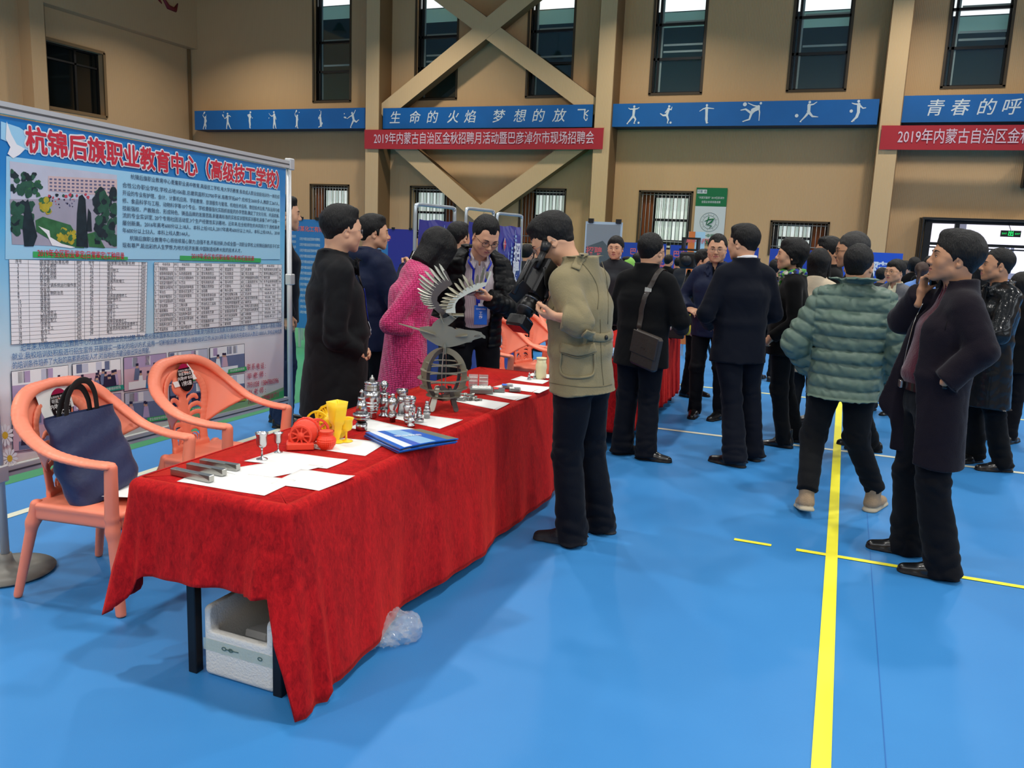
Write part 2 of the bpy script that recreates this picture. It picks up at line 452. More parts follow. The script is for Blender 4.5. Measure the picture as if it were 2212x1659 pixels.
def hair_prims(style):
    sk=lambda g,lift=.0:[ell((0,-.020,.044+lift),(.0785+g,.100+g,.089+g)), cap((0,-.055,.02),(0,-.062,-.035),.066+g*.6,.052+g*.4,.048,.036,c=(.03,.025),k=.02)]
    cut=[]
    if style in('short','side','crop','grey'):
        g={'short':.0095,'side':.015,'crop':.006,'grey':.009}[style]
        P=sk(g,.002)
        if style=='side': P+=[ell((.02,.04,.108),(.058,.046,.034),rotz(.3),k=.03)]
        if style=='short': P+=[ell((0,.035,.108),(.06,.05,.028),k=.03)]
        for s in(-1,1): P+=[cap((s*.0745,.018,.02),(s*.0735,.02,-.012),.006,.004,.014,.009,s=(1,0,0),k=.01)]
        cut=[ell((0,.140,-.012),(.082,.076,.104),rotx(-.1),k=.006,op='-'),              # face
             half((0,-.06,-.072),(0,.35,-1),k=.01,op='k')]
        for s in(-1,1):
            cut+=[ell((s*.095,.080,-.045),(.05,.066,.078),k=.006,op='-'), ell((s*.090,.002,-.032),(.026,.028,.043),k=.006,op='-')]
    elif style=='receding':
        P=sk(.009)+[ell((0,.012,.108),(.035,.05,.022),k=.03)]
        cut=[ell((0,.155,-.0),(.080,.085,.105),k=.006,op='-'),half((0,-.06,-.07),(0,.35,-1),k=.01,op='k')]
        for s in(-1,1):
            cut+=[ell((s*.060,.095,.085),(.034,.045,.042),k=.01,op='-'),ell((s*.095,.07,-.05),(.05,.066,.064),k=.006,op='-'),ell((s*.088,.004,-.032),(.026,.026,.042),k=.006,op='-')]
    elif style=='bald':     # thin on the crown, dark round the sides
        P=sk(.008)
        cut=[ell((0,.125,-.0),(.082,.082,.10),k=.006,op='-'),half((0,-.06,-.07),(0,.35,-1),k=.01,op='k')]
        for s in(-1,1): cut+=[ell((s*.095,.07,-.05),(.05,.066,.064),k=.006,op='-'),ell((s*.088,.004,-.032),(.026,.026,.042),k=.006,op='-')]
    elif style=='bob':
        P=sk(.026)
        P+=[ell((0,.04,.085),(.078,.065,.055),k=.03)]
        P+=[cap((0,-.035,.02),(0,-.040,-.135),.108,.098,.085,.074,c=(.04,.03),k=.03)]
        for s in(-1,1):
            P+=[cap((s*.078,.04,.06),(s*.088,.062,-.125),.026,.020,.055,.042,c=(.03,.03),k=.03)]
        cut=[ell((0,.155,-.05),(.058,.085,.105),k=.01,op='-'),ell((0,.04,-.13),(.05,.06,.07),k=.01,op='-')]
    elif style=='fem_short':
        P=sk(.015)+[ell((0,.035,.100),(.060,.05,.038),k=.03),ell((0,-.075,.03),(.064,.040,.068),k=.03)]
        P+=[cap((0,-.06,.0),(0,-.06,-.075),.068,.055,.05,.035,c=(.03,.02),k=.02)]
        for s in(-1,1): P+=[cap((s*.076,.0,.03),(s*.074,-.025,-.055),.012,.008,.035,.03,k=.02)]
        cut=[ell((0,.14,-.03),(.076,.075,.105),k=.006,op='-')]
        for s in(-1,1): cut+=[ell((s*.085,.055,-.045),(.03,.05,.06),k=.006,op='-')]
    elif style in('long','ponytail','tied'):
        P=sk(.012)
        if style=='long':
            P+=[cap((0,-.05,.03),(0,-.075,-.26),.09,.085,.055,.04,c=(.04,.06),k=.03)]
            for s in(-1,1): P+=[cap((s*.072,.02,.04),(s*.085,.03,-.2),.02,.02,.035,.03,c=(.03,.05),k=.03)]
        elif style=='ponytail':
            P+=[cap((0,-.115,.03),(0,-.15,-.13),.028,.02,.028,.018,c=(.03,.04),k=.02)]
        else: P+=[ell((0,-.12,.0),(.04,.035,.04),k=.02)]
        P+=[ell((0,.055,.085),(.055,.03,.03),k=.02)]
        cut=[ell((0,.145,-.03),(.068,.075,.105),k=.008,op='-'),ell((0,.04,-.15),(.05,.06,.08),k=.01,op='-')]
        if style!='long': cut+=[half((0,-.06,-.075),(0,.2,-1),k=.01,op='k')] if style=='tied' else []
        if style!='long':
            for s in(-1,1): cut+=[ell((s*.09,.06,-.05),(.045,.06,.06),k=.006,op='-')]
    return P+cut
def hand_prims(w,f,n,right,curl=.35,thumb=.5,spread=.0,s=1.,point=False):
    """w wrist point, f finger direction, n palm normal"""
    w=np.array(w,float); f=unit(f); n=np.array(n,float); n=unit(n-f*np.dot(n,f))
    l=np.cross(f,n)*(1 if right else -1)
    P=[cap(w-f*.06*s,w+f*.005*s,.030*s,.027*s,.023*s,.0185*s,s=l,k=.01),
       cap(w+f*.02*s,w+f*.072*s+l*.001,.031*s,.037*s,.0155*s,.0125*s,s=l,k=.02,c=(.02*s,.014*s))]
    spec=[(.0285,.088,.070,.0088),(.0095,.093,.078,.009),(-.0095,.089,.072,.0086),(-.0275,.080,.056,.0078)]
    for i,(o,b,L,r) in enumerate(spec):
        c=curl[i] if hasattr(curl,'__len__') else curl*(1+.08*i)
        if point and i==0: c=.05
        q=w+f*(b-.012)*s+l*o*s; ang=0; sp=spread*(1.5-i)*.25
        for j,(sg,bend) in enumerate(((.46,.75),(.3,1.0),(.24,.7))):
            ang+=c*bend*1.35
            dr=unit((f*math.cos(ang)+n*math.sin(ang))+l*sp); e=q+dr*L*sg*s
            r2=r*(1-.09*(j+1))
            P.append(cap(q,e,r*(1-.09*j)*s,r2*s,k=.0035 if j else .006)); q=e
    q=w+f*.018*s+l*.024*s+n*.006*s
    d1=unit(f*(.55+.3*thumb)+l*(.85-.5*thumb)+n*(.25+.45*thumb)); e=q+d1*.042*s
    P.append(cap(q,e,.0145*s,.011*s,k=.012))
    d2=unit(f*(.8)+l*(.25-.45*thumb)+n*(.2+.35*thumb)); g=e+d2*.030*s; P.append(cap(e,g,.0108*s,.0095*s,k=.004))
    d3=unit(f*(.85)+l*(.1-.6*thumb)+n*(.2+.4*thumb)); P.append(cap(g,g+d3*.022*s,.0095*s,.0075*s,k=.003))
    return P
SKIN=mat('skin','CD9B7B',.55,var=(9,.10),bump=(260,.05),sheen=.1)
SKIN2=mat('skin_tanned','B58260',.55,var=(9,.10),bump=(260,.05),sheen=.1)
LIP=mat('lips','A5625A',.45); EYEW=mat('eye_white','D8D0C6',.3); EYED=mat('eye_iris','15100D',.15)
HAIR=mat('hair_black','0B0A0A',.5,var=(60,.4),bump=(160,.7,6),spec=.35); HAIRG=mat('hair_greying','2B2927',.55,var=(90,.6),bump=(160,.7,6)); HAIRB=mat('hair_brown','3A241A',.45,var=(50,.4),bump=(70,.5,6))
BROW=mat('eyebrow','221A15',.8)
SHOEB=mat('shoe_black_leather','0E0E10',.28,coat=.3); SOLEB=mat('sole_black','08080A',.7)
def strands(m):
    nt=m.node_tree; b=nt.nodes['Principled BSDF']; n=[x for x in nt.nodes if x.type=='TEX_NOISE'][-1]; mp=nt.nodes.new('ShaderNodeMapping'); mp.inputs['Scale'].default_value=(1,1,.16)
    tc=nt.nodes['Texture Coordinate']; nt.links.new(tc.outputs['Object'],mp.inputs[0]); nt.links.new(mp.outputs[0],n.inputs['Vector']); n.inputs['Scale'].default_value=230
for m_ in(HAIR,HAIRG,HAIRB): strands(m_)
def shoe_mesh(kind):
    """toe toward +y, ankle at origin, sole at z=0"""
    key='shoe_'+kind
    if key in bpy.data.meshes: return bpy.data.meshes[key]
    if kind in('leather','sneaker'):
        t=.004 if kind=='leather' else .012
        P=[cap((0,-.045,.035),(0,.06,.035),.036,.042,.036,.036,s=(1,0,0),k=.03,c=(.04,.04)),
           cap((.003,.06,.03),(.006,.165,.022),.044,.034,.038,.026,s=(1,0,0),k=.03,c=(.03,.04)),
           cap((0,-.03,.05),(0,.01,.085+t),.033,.036,.045,.05,s=(1,0,0),k=.03),
           ell((0,-.005,.125),(.033,.045,.045),k=.006,op='-')]
        S=[cap((0,-.045,.0),(.004,.165,.0),.042,.043,.022,.018+t*.5,s=(1,0,0),k=.01,c=(.045,.045)),cap((0,.06,.0),(.004,.12,.0),.047,.047,.022,.02,s=(1,0,0),k=.02)]
        P=[*P[:3],*S,P[3],None]
    elif kind=='boot':   # tan high top
        P=[cap((0,-.045,.05),(0,.05,.045),.042,.046,.045,.042,s=(1,0,0),k=.03,c=(.045,.04)),
           cap((0,.05,.04),(.004,.155,.032),.048,.04,.042,.034,s=(1,0,0),k=.03,c=(.03,.04)),
           cap((0,-.02,.05),(0,-.015,.175),.044,.052,.052,.06,s=(1,0,0),k=.03,c=(.02,.01)),
           cap((0,-.05,.008),(.004,.16,.008),.048,.048,.03,.028,s=(1,0,0),k=.004,c=(.048,.048)),
           ell((0,-.015,.205),(.043,.05,.04),k=.004,op='-')]
        P.append(dict(plane=(np.array([0,0,0.]),np.array([0,0,1.])),k=.002,op='-',q=None))
    else:   # ankle boot, woman
        P=[cap((0,-.04,.045),(0,.05,.04),.034,.038,.042,.036,s=(1,0,0),k=.03,c=(.04,.04)),
           cap((0,.05,.034),(.004,.155,.02),.04,.026,.032,.02,s=(1,0,0),k=.03,c=(.03,.04)),
           cap((0,-.02,.05),(0,-.015,.16),.036,.042,.045,.05,s=(1,0,0),k=.03,c=(.02,.01)),
           cap((0,-.045,.01),(.004,.155,.008),.038,.035,.02,.018,s=(1,0,0),k=.004,c=(.04,.04))]
        P.append(dict(plane=(np.array([0,0,0.]),np.array([0,0,1.])),k=.002,op='-',q=None))
    # the cutting plane keeps z>0: plane distance is measured downwards
    P[-1]=dict(plane=(np.array([0,0,0.]),np.array([0,0,-1.])),k=.002,op='k',q=None)
    V,Q=isomesh(P,.006)
    me=bpy.data.meshes.new(key); me.from_pydata(V.tolist(),[],Q.tolist())
    a,b=SHOES[kind]
    me.materials.append(a);me.materials.append(b)
    zc=V[Q].mean(1)[:,2]; th=.020 if kind in('leather','female') else .032
    me.polygons.foreach_set('material_index',(zc<th).astype(np.int32)); me.polygons.foreach_set('use_smooth',np.ones(len(Q),bool)); me.update()
    return me
SHOES={'leather':(SHOEB,SOLEB),'sneaker':(mat('sneaker_charcoal','1C1D21',.6,bump=(120,.3)),mat('sole_grey','26272B',.7)),
       'boot':(mat('suede_tan','9C8468',.85,var=(30,.25),bump=(90,.3)),mat('sole_cream','B9AC92',.7)),'female':(SHOEB,SOLEB)}
def face_fwd(px,py,phi):
    """world heading for a person seen at (px,py) turned phi degrees: 0 faces the camera, +90 faces picture right"""
    d=ray(px,py); back=math.atan2(-d[1],-d[0])      # direction to the camera
    return back+math.radians(phi)
def person(label,pos,head_ang,h=1.72,lean=0.,side=0.,build=1.,hyaw=0.,hpitch=0.,hroll=0.,hfwd=.02,
           feet=((.11,0,0),(-.11,0,0)),knees=None,arms=None,top=None,trousers=None,shoes='leather',hair='short',hairmat=None,
           glasses=None,jaw=1.,fat=0.,nose=1.,smile=0.,age=0.,skin=None,lod=1.,fem=False,hips=(0,0),group=None,neckup=0.,armsr=1.,brow=True):
    """local frame: +y faces forward, +x the person's right. head_ang = world heading of forward. angles in degrees"""
    S=h/1.72; skin=skin or SKIN; hairmat=hairmat or HAIR
    hx,hy=hips
    pel=np.array([hx,hy,.93]); ch=np.array([hx+side*.6,hy+lean*.55,1.22]); nk=np.array([hx+side,hy+lean,1.445])
    up=unit(nk-ch)
    hyw=math.radians(hyaw);hp=math.radians(hpitch);hr=math.radians(hroll)
    Rh=rotz(hyw)@rotx(-hp)@roty(hr)
    base=nk+np.array([0,hfwd*.5,.02+neckup])
    Hc=base+np.array([0,hfwd,.035])+Rh@np.array([0,.012,.098])
    hs=1.03
    HP=xfp(head_prims(jaw,fat,nose,fem,smile,age),Rh,Hc,hs)
    neckr=.050*(.86 if fem else 1)*(1+.25*fat)
    NP=[cap(nk+[0,-.015,-.06],Hc+Rh@np.array([0,-.022,-.045]),neckr+.01,neckr,neckr+.008,neckr+.002,k=.03)]
    chestp=[cap(nk+[-.08,0,-.05],nk+[.08,0,-.05],.045,k=.04)]
    bodyR=[]
    res=.0034*lod
    V1,Q1=isomesh(HP+NP+chestp,res)
    inv=Rh.T
    # lips
    c=(V1[Q1].mean(1)-Hc)@Rh/hs
    w=.0225+.005*smile
    lip=(np.abs(c[:,0])<w*.95)&(c[:,1]>.083)&(c[:,2]>-.0725)&(c[:,2]<-.0500+.004*(1-np.abs(c[:,0])/w))
    lip&=((c[:,2]-(-.0605+.004*smile))**2/(.0108*(1.05-np.abs(c[:,0])/w*.8))**2<1)
    midx=[lip.astype(int)]
    Vs=[V1];Fs=[Q1.tolist()];
    extra=[]
    # eyes and eyebrows as small closed pieces of the same mesh
    e=MB()
    for s in(-1,1):
        Re=rotz(-s*.22)
        sq=.62 if smile>.5 else 1.
        e.ball((s*.032,.0885,.0030),(.0125,.0043,.0034*sq),0,12,Re); e.ball((s*.0315,.0912,.0030),(.0050,.0028,.0036*sq),1,10,Re)
        e.tube([(s*.019,.0935,.0055),(s*.027,.0945,.0080),(s*.037,.0925,.0075),(s*.045,.0865,.0045)] ,.0011,2,5)
        if brow: e.tube([(s*.013,.0965,.0225),(s*.027,.0975,.0290),(s*.041,.0900,.0290),(s*.052,.0800,.0235)],[.0030,.0042,.0036,.0016] if not fem else [.0020,.0026,.0022,.0012],2,6)
    ev=hs*np.array(e.v)@Rh.T+Hc
    a=arms or {}
    sh={}
    for sd,sg in(('R',1),('L',-1)):
        sh[sd]=np.array([hx+side+sg*.162*build,hy+lean*.93-.01,1.368])
        ar=a.get(sd)
        if ar is None: a[sd]=dict(e=(sg*.235*build+hx,hy+lean*.4-.02,1.12),w=(sg*.25*build+hx,hy+.05+lean*.2,.87),f=(0,.12,-1),n=(-sg,0,0),curl=.35)
    core=[cap(pel+[0,0,-.05],ch,.12,.12,.08,.085,k=.05),cap(ch,nk+[0,0,-.06],.12,.11,.085,.06,k=.05)]
    for sd,sg in(('R',1),('L',-1)):
        ar=a[sd]; core+=[cap(sh[sd],ar['e'],.036,.03,k=.03),cap(ar['e'],ar['w'],.03,.024,k=.01)]
    core+=[cap(nk+[0,-.0,-.08],nk+[0,0,.03],.04,k=.03)]
    V2,Q2=isomesh(core,.016)
    Vs.append(V2);Fs.append(Q2.tolist());midx.append(np.zeros(len(Q2),int))
    for sd in('R','L'):
        ar=a[sd]
        if ar.get('hand',True):
            hp_=hand_prims(ar['w'],ar.get('f',(0,.1,-1)),ar.get('n',(0,0,-1)),sd=='R',ar.get('curl',.35),ar.get('thumb',.5),ar.get('spread',0),.97 if not fem else .88)
            V3,Q3=isomesh(hp_,.0031*max(1,lod*.9))
            Vs.append(V3);Fs.append(Q3.tolist());midx.append(np.zeros(len(Q3),int))
    off=0;F=[];
    for v,f in zip(Vs,Fs): F+=[[k+off for k in t] for t in f]; off+=len(v)
    mi=list(np.concatenate(midx))
    F+=[[k+off for k in t] for t in e.f]; mi+=[2+k for k in [e.mats[i] for i in e.m]]
    V=np.concatenate(Vs+[ev])*S
    me=bpy.data.meshes.new('person'); me.from_pydata(V.tolist(),[],F)
    for m_ in(skin,LIP,EYEW,EYED,BROW): me.materials.append(m_)
    me.polygons.foreach_set('material_index',np.array(mi,np.int32)); me.polygons.foreach_set('use_smooth',np.ones(len(F),bool)); me.update()
    root=link('person',me,None,(pos[0],pos[1],0)); root.rotation_euler=(0,0,head_ang-math.pi/2)
    tag(root,label,'person',group)
    # hair
    if hair:
        hpz=hair_prims(hair)
        hs_=int(abs(pos[0]*13))%11; hd=lambda P:.0030*wob((P-Hc)@Rh,9,hs_,5)+.0013*wob((P-Hc)@Rh,40,3+hs_,6,(1,.45,.35))+.0010*wob((P-Hc)@Rh,95,5,5,(1,.5,.2))
        iso_obj('hair',[dict(q) for q in xfp(hpz,Rh,Hc,hs)],.0036*lod,hairmat,root,disp=hd).scale=(S,)*3
    if glasses:
        g=MB(); gm=mat('glasses_frame_'+glasses,{'dark':'120E0D','gold':'A98A4A','silver':'9A9A9E','brown':'2A1712'}[glasses],.3,.6 if glasses in('gold','silver') else 0)
        r=.0011 if glasses in('gold','silver') else .0016
        for s in(-1,1):
            rim=[(s*(.0335+.0235*math.copysign(abs(math.cos(t))**.7,math.cos(t))),.1035-.010*((.0335+.0235*math.cos(t))/.057)**2,.000+.0165*math.copysign(abs(math.sin(t))**.7,math.sin(t))) for t in np.linspace(0,2*math.pi,21)[:-1]]
            g.tube(rim,r,gm,6,closed=True)
            g.tube([(s*.057,.094,.006),(s*.070,.080,.008),(s*.0785,.02,.006),(s*.081,-.008,.002),(s*.080,-.02,-.012)],r,gm,6)
        g.tube([(-.0105,.104,.004),(0,.1075,.006),(.0105,.104,.004)],r,gm,6)
        g.v=[tuple((Rh@(np.array(p)*hs)+Hc)*S) for p in g.v]
        g.build('glasses',root)
    ctx=dict(root=root,S=S,pel=pel,ch=ch,nk=nk,sh=sh,arms=a,Hc=Hc,Rh=Rh,hx=hx,hy=hy,build=build,lean=lean,side=side,lod=lod)
    if trousers: make_trousers(ctx,trousers,feet,knees,shoes)
    if top:
        for t in (top if isinstance(top,list) else [top]): make_top(ctx,t)
    return ctx
def make_trousers(c,t,feet,knees,shoes):
    S=c['S'];b=c['build']; pr=[]; hip={}
    w=t.get('w',1.)
    pr.append(cap((c['hx'],c['hy'],.86),(c['hx'],c['hy'],t.get('top',1.0)),.162*b*w,.150*b*w,.115*b,.110*b,k=.03,c=(.06,.01)))
    for i,(sg,ft) in enumerate(zip((1,-1),feet)):
        fx,fy,fyaw=ft[:3]; lift=ft[3] if len(ft)>3 else 0.; pit=ft[4] if len(ft)>4 else 0.
        hp=np.array([c['hx']+sg*.088*b,c['hy'],.86]); an=np.array([fx,fy,.085+lift])
        kn=np.array(knees[i]) if knees and knees[i] is not None else (hp*.5+an*.5+np.array([math.sin(-math.radians(fyaw))*.03,.035,.02]))
        lw=t.get('leg',1.)
        pr+=[cap(hp+[0,0,.05],kn,.092*b*lw,.070*lw,k=.03),cap(kn,an+[0,-.01,-.045+t.get('cuff',0)],.070*lw,t.get('ank',.062)*lw,k=.03,c=(.06,.012))]
        o=link('shoe',shoe_mesh(shoes),c['root'],(fx*S,(fy-.005)*S,lift*S)); o.scale=(S,S,S); o.rotation_euler=(math.radians(pit),0,math.radians(-fyaw))
    def disp(P):
        z=P[:,2]
        lo=np.clip((.42-z)/.3,0,1); sd_=int(abs(c['root'].location.x*7))%9
        kn=np.exp(-((z-.50)/.10)**2)
        return .007*wob(P,2.6,1+sd_,5,(1,1,.8))+.011*lo*crease(P,3.2,4+sd_,(1,1,2.0))+.008*kn*crease(P,4.5,2+sd_,(1,1,1.8))+.007*np.clip(1-np.abs(z-.80)/.16,0,1)*crease(P,4.,3+sd_,(1,1,1.4))
    iso_obj('trousers',pr,.0095*c['lod']**.5,t['m'],c['root'],disp=disp).scale=(S,)*3
    if t.get('belt'):
        pass
def arm_caps(c,ad,k=.03,cuff=0.,r=(.050,.044,.036),quilt=None):
    out=[]
    for sd in('R','L'):
        ar=c['arms'][sd]; s0=c['sh'][sd]; e=np.array(ar['e'],float); w=np.array(ar['w'],float)
        d=unit(w-e)
        out+=[cap(s0,e,r[0]+ad,r[1]+ad,k=k,q=quilt),cap(e,w+d*cuff,r[1]+ad,r[2]+ad,k=.02,c=(r[1],.008),q=quilt)]
    return out
def torso_caps(c,ad,hem,flare=0.,belly=0.,q=None):
    b=c['build'];pel,ch,nk=c['pel'],c['ch'],c['nk']; hx,hy=c['hx'],c['hy']
    hemc=np.array([hx,hy-.005,hem])
    wst=np.array([hx+c['side']*.2,hy+c['lean']*.2+belly*.35,1.03])
    out=[cap(wst,ch+[0,.005,.04],(.158+belly*.25)*b+ad,.178*b+ad,.112+belly*.6+ad,.120+ad,k=.04,c=(.05,.08),q=q),
         cap(hemc,wst,.168*b+ad+flare,(.158+belly*.25)*b+ad,.122+ad+flare*.8,.112+belly*.6+ad,k=.04,c=(.012,.05),q=q),
         cap(c['sh']['L']+[.05,0,.004],c['sh']['R']+[-.05,0,.004],.062+ad*.8,k=.05,q=q),
         cap(ch+[0,0,.02],nk+[0,-.01,-.08],.165*b+ad,.125*b+ad*.7,.118+ad,.085+ad*.6,k=.05,q=q)]
    for sd in('R','L'):
        out.append(cap(c['sh'][sd]*.6+nk*.4+[0,0,-.008],nk+[0,-.012,-.012],.044+ad*.6,.050+ad*.5,k=.05))
    return out
def crease(P,sc,seed=0,st=(1,1,1)):
    w=wob(P,sc,seed,5,st); return .45-np.abs(w)**.7*1.6
def make_top(c,t):
    """t: m material, hem z, add thickness, collar, sleeves, open (top half width, bottom half width), quilt spacing"""
    S=c['S']; ad=t.get('ad',.012); hem=t.get('hem',.84); nk=c['nk']; Rz=None
    q=None
    if t.get('quilt'):
        sp,am=t['quilt']
        q=lambda P,tt,f: am*(.5-np.abs(np.sin(math.pi*tt/sp))**.6)
    T=torso_caps(c,ad,hem,t.get('flare',0),t.get('belly',0),None)
    P=list(T)
    nT=len(P)
    if t.get('sleeves',True): P+=arm_caps(c,ad*.8,cuff=t.get('cuff',0.),r=t.get('r',(.050,.044,.036)),quilt=q if t.get('quilt') else None)
    if t.get('sleeves')=='only': P=P[len(T):]
    colh=t.get('collar',.03)
    tilt=np.array([0,.020,0])
    if colh: P+=[cap(nk+[0,-.015,-.05],nk+np.array([0,-.008,.008+colh]),.082+ad*.4,.075+ad*.3+t.get('colw',0),.080+ad*.4,.074+ad*.3+t.get('colw',0),k=.02,c=(.03,.006))]
    P+=[cap(nk+[0,.006,-.02],nk+[0,.004,.12],.054+t.get('colw',0),.064+t.get('colw',0),.054+t.get('colw',0),.064+t.get('colw',0),k=.004,op='-')]
    if t.get('wings'):
        wz=t['wings']; cw=t.get('colw',0)
        for sg in(-1,1):
            P+=[cap(nk+[sg*(.073+cw),-.02,.004+colh*.6],nk+[sg*(.052+cw),.098,-.045],.028*wz,.034*wz,.009,.007,s=(0,.35,1),k=.006),
                cap(nk+[sg*(.052+cw),.098,-.045],nk+[sg*.045,.118,-.085],.030*wz,.006,.007,.006,s=(1,0,.4),k=.006)]
        P+=[cap(nk+[-.06,-.065,.004+colh*.55],nk+[.06,-.065,.004+colh*.55],.010,.010,.026*wz,.026*wz,s=(0,1,0),k=.008)]
    if t.get('v'):     # V neck opening: half width at the collar, depth down
        vw,vd=t['v']
        P+=[cap(nk+[0,.13,-vd],nk+[0,.13,.08],.004,vw,.10,.10,s=(1,0,0),k=.004,op='-')]
    if t.get('open'):
        o1,o2=t['open'][:2]; ox=t['open'][2] if len(t['open'])>2 else 0
        P+=[cap((c['hx']+ox,c['hy']+.17,hem-.05),nk+[0,.14,.10],o2,o1,.15,.11,s=(1,0,0),k=.01,op='-')]
    # hollow the garment from below a little so that the hem reads as an edge
    hz=t.get('hemcut',hem)
    P.append(dict(plane=(np.array([0,c['hy'],hz]),unit(np.array([0,t.get('hemtilt',0),-1.]))),k=.003,op='k',q=None))
    if t.get('hollow',True): P+=[cap((c['hx'],c['hy'],hz-.04),(c['hx'],c['hy'],hz+.03),.155*c['build']+ad+t.get('flare',0)*.9,.12*c['build'],.10+ad+t.get('flare',0)*.8,.08,k=.004,op='-',c=(.01,.01))]
    P+=t.get('more',lambda c:[])(c)
    fold=t.get('fold',.006); qs=t.get('quilt'); Hy=c['hy']
    arms=[np.array(c['arms'][s]['e'],float) for s in('R','L')]
    def disp(X):
        sd_=t.get('seed',0)
        o=fold*.9*wob(X,1.7,sd_,6,(1,1,.6))+fold*.75*crease(X,1.9,sd_+3,(1,1,.7))+fold*.30*crease(X,4.2,sd_+5,(1,1,1.2))
        for e in arms:
            g=np.exp(-((X-e)**2).sum(1)/.016)
            o=o+g*fold*.9*crease(X,4.0,sd_+1,(1,1,1.6))
        if qs:
            sp,am=qs; g=np.abs(X[:,0]-c['hx'])<.155*c['build']+ad
            zz=X[:,2]+.006*wob(X,3,6,3)
            o=o+np.where(g,am*(.5-np.abs(np.sin(math.pi*zz/sp))**.6),0)+am*.35*wob(X,9,2,5,(1.3,1,1.3))
        if t.get('disp'): o=o+t['disp'](X)
        return o
    ob=iso_obj(t.get('name','jacket'),P,t.get('res',.0078)*c['lod']**.6,t['m'],c['root'],disp=disp); ob.scale=(S,)*3
    nS=4 if t.get('sleeves',True) else 0; c['full']=P
    P=P[:nT]+P[nT+nS:] if t.get('sleeves')!='only' else P
    c.setdefault('tops',[]).append((P,disp))
    if t.get('label'): ob['label']=t['label']
    c['garment']=ob
    for fn in t.get('details',[]): fn(c,P,disp)
    return ob
def px_on(c,disp,T,pts,off,full=True,n=5):
    """points of a garment seen from the doorway side: walks in from outside until the cloth is met"""
    P=c['full'] if full else c['tops'][-1][0]; B=bez([(*q,0.) for q in pts],n); out=[]
    A=np.array([T(x,y,-.7) for x,y,_ in B]); D=np.array([T(x,y,.5) for x,y,_ in B])-A; D/=np.linalg.norm(D,axis=1)[:,None]; t=np.zeros(len(A))
    for _ in range(70): t+=np.clip(sdf(A+D*t[:,None],P,disp)-off,-.01,.03)*.8
    X=A+D*t[:,None]; e=.003; g=np.stack([sdf(X+np.eye(3)[i]*e,P,disp)-sdf(X-np.eye(3)[i]*e,P,disp) for i in range(3)],1)
    return X,g/(np.linalg.norm(g,axis=1)[:,None]+1e-12)
def under(o,c):
    """makes a detail a sub-part of the garment it is sewn to"""
    g=c['garment']; o.parent=g; o.matrix_parent_inverse=Matrix.Scale(1/c['S'],4); return o
def on_top(c,pts,off=.004,which=-1):
    P,disp=c['tops'][which]; return snap(pts,P,off,10,disp)
def strap(c,pts,w,th,m,name,off=.006,n=6,which=-1,parent=None,smooth=True):
    """a flat band lying on a garment; pts are local, unscaled"""
    B=bez(pts,n); Q,N=on_top(c,B,off,which)
    mb=MB(); mb.tube(Q,1.,m,10,flat=(w/2,th/2),up=N); mb.v=[tuple(np.array(p)*c['S']) for p in mb.v]
    return mb.build(name,parent or c['root'])
# ---------------------------------------------------------------- the hall
def ribbed(name,col,axis='X',scale=7.0,st=.2):
    m=mat(name,col,.75,var=(.35,.05),spec=.25)
    nt=m.node_tree; b=nt.nodes['Principled BSDF']
    g=nt.nodes.new('ShaderNodeNewGeometry'); w=nt.nodes.new('ShaderNodeTexWave'); w.bands_direction=axis; w.inputs['Scale'].default_value=scale
    nt.links.new(g.outputs['Position'],w.inputs['Vector'])
    u=nt.nodes.new('ShaderNodeBump'); u.inputs['Strength'].default_value=st; u.inputs['Distance'].default_value=.02
    nt.links.new(w.outputs['Fac'],u.inputs['Height']); nt.links.new(u.outputs['Normal'],b.inputs['Normal'])
    src=b.inputs['Base Color'].links[0].from_socket
    mx=nt.nodes.new('ShaderNodeMix'); mx.data_type='RGBA'; mx.blend_type='MULTIPLY'; mx.inputs[0].default_value=1
    rp=nt.nodes.new('ShaderNodeMapRange'); rp.inputs['From Min'].default_value=.0; rp.inputs['From Max'].default_value=.35; rp.inputs['To Min'].default_value=.90; rp.inputs['To Max'].default_value=1.0
    nt.links.new(w.outputs['Fac'],rp.inputs['Value']); cb=nt.nodes.new('ShaderNodeCombineColor')
    for i in range(3): nt.links.new(rp.outputs[0],cb.inputs[i])
    nt.links.new(src,mx.inputs[6]); nt.links.new(cb.outputs[0],mx.inputs[7]); nt.links.new(mx.outputs[2],b.inputs['Base Color'])
    return m
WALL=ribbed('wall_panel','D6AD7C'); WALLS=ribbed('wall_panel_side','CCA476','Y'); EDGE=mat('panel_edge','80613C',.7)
XL,XR,YB,YF,ZC=-24.6,15.,27.,-8.,11.
PANEL=ribbed('brace_panel','DDB988',scale=9)
# floor: blue sheet sport floor with a green surround
fm=mat('sport_floor_blue','3F8FDC',.42,spec=.45)
nt=fm.node_tree; b=nt.nodes['Principled BSDF']; geo=nt.nodes.new('ShaderNodeNewGeometry')
n1=nt.nodes.new('ShaderNodeTexNoise'); n1.inputs['Scale'].default_value=.9; n1.inputs['Detail'].default_value=8; n1.inputs['Roughness'].default_value=.6; nt.links.new(geo.outputs['Position'],n1.inputs['Vector'])
r1=nt.nodes.new('ShaderNodeMix'); r1.data_type='RGBA'; r1.inputs[6].default_value=(*srgb('2E77B8'),1); r1.inputs[7].default_value=(*srgb('3D89C8'),1)
nt.links.new(n1.outputs['Fac'],r1.inputs[0]); nt.links.new(r1.outputs[2],b.inputs['Base Color'])
n2=nt.nodes.new('ShaderNodeTexNoise'); n2.inputs['Scale'].default_value=260; nt.links.new(geo.outputs['Position'],n2.inputs['Vector'])
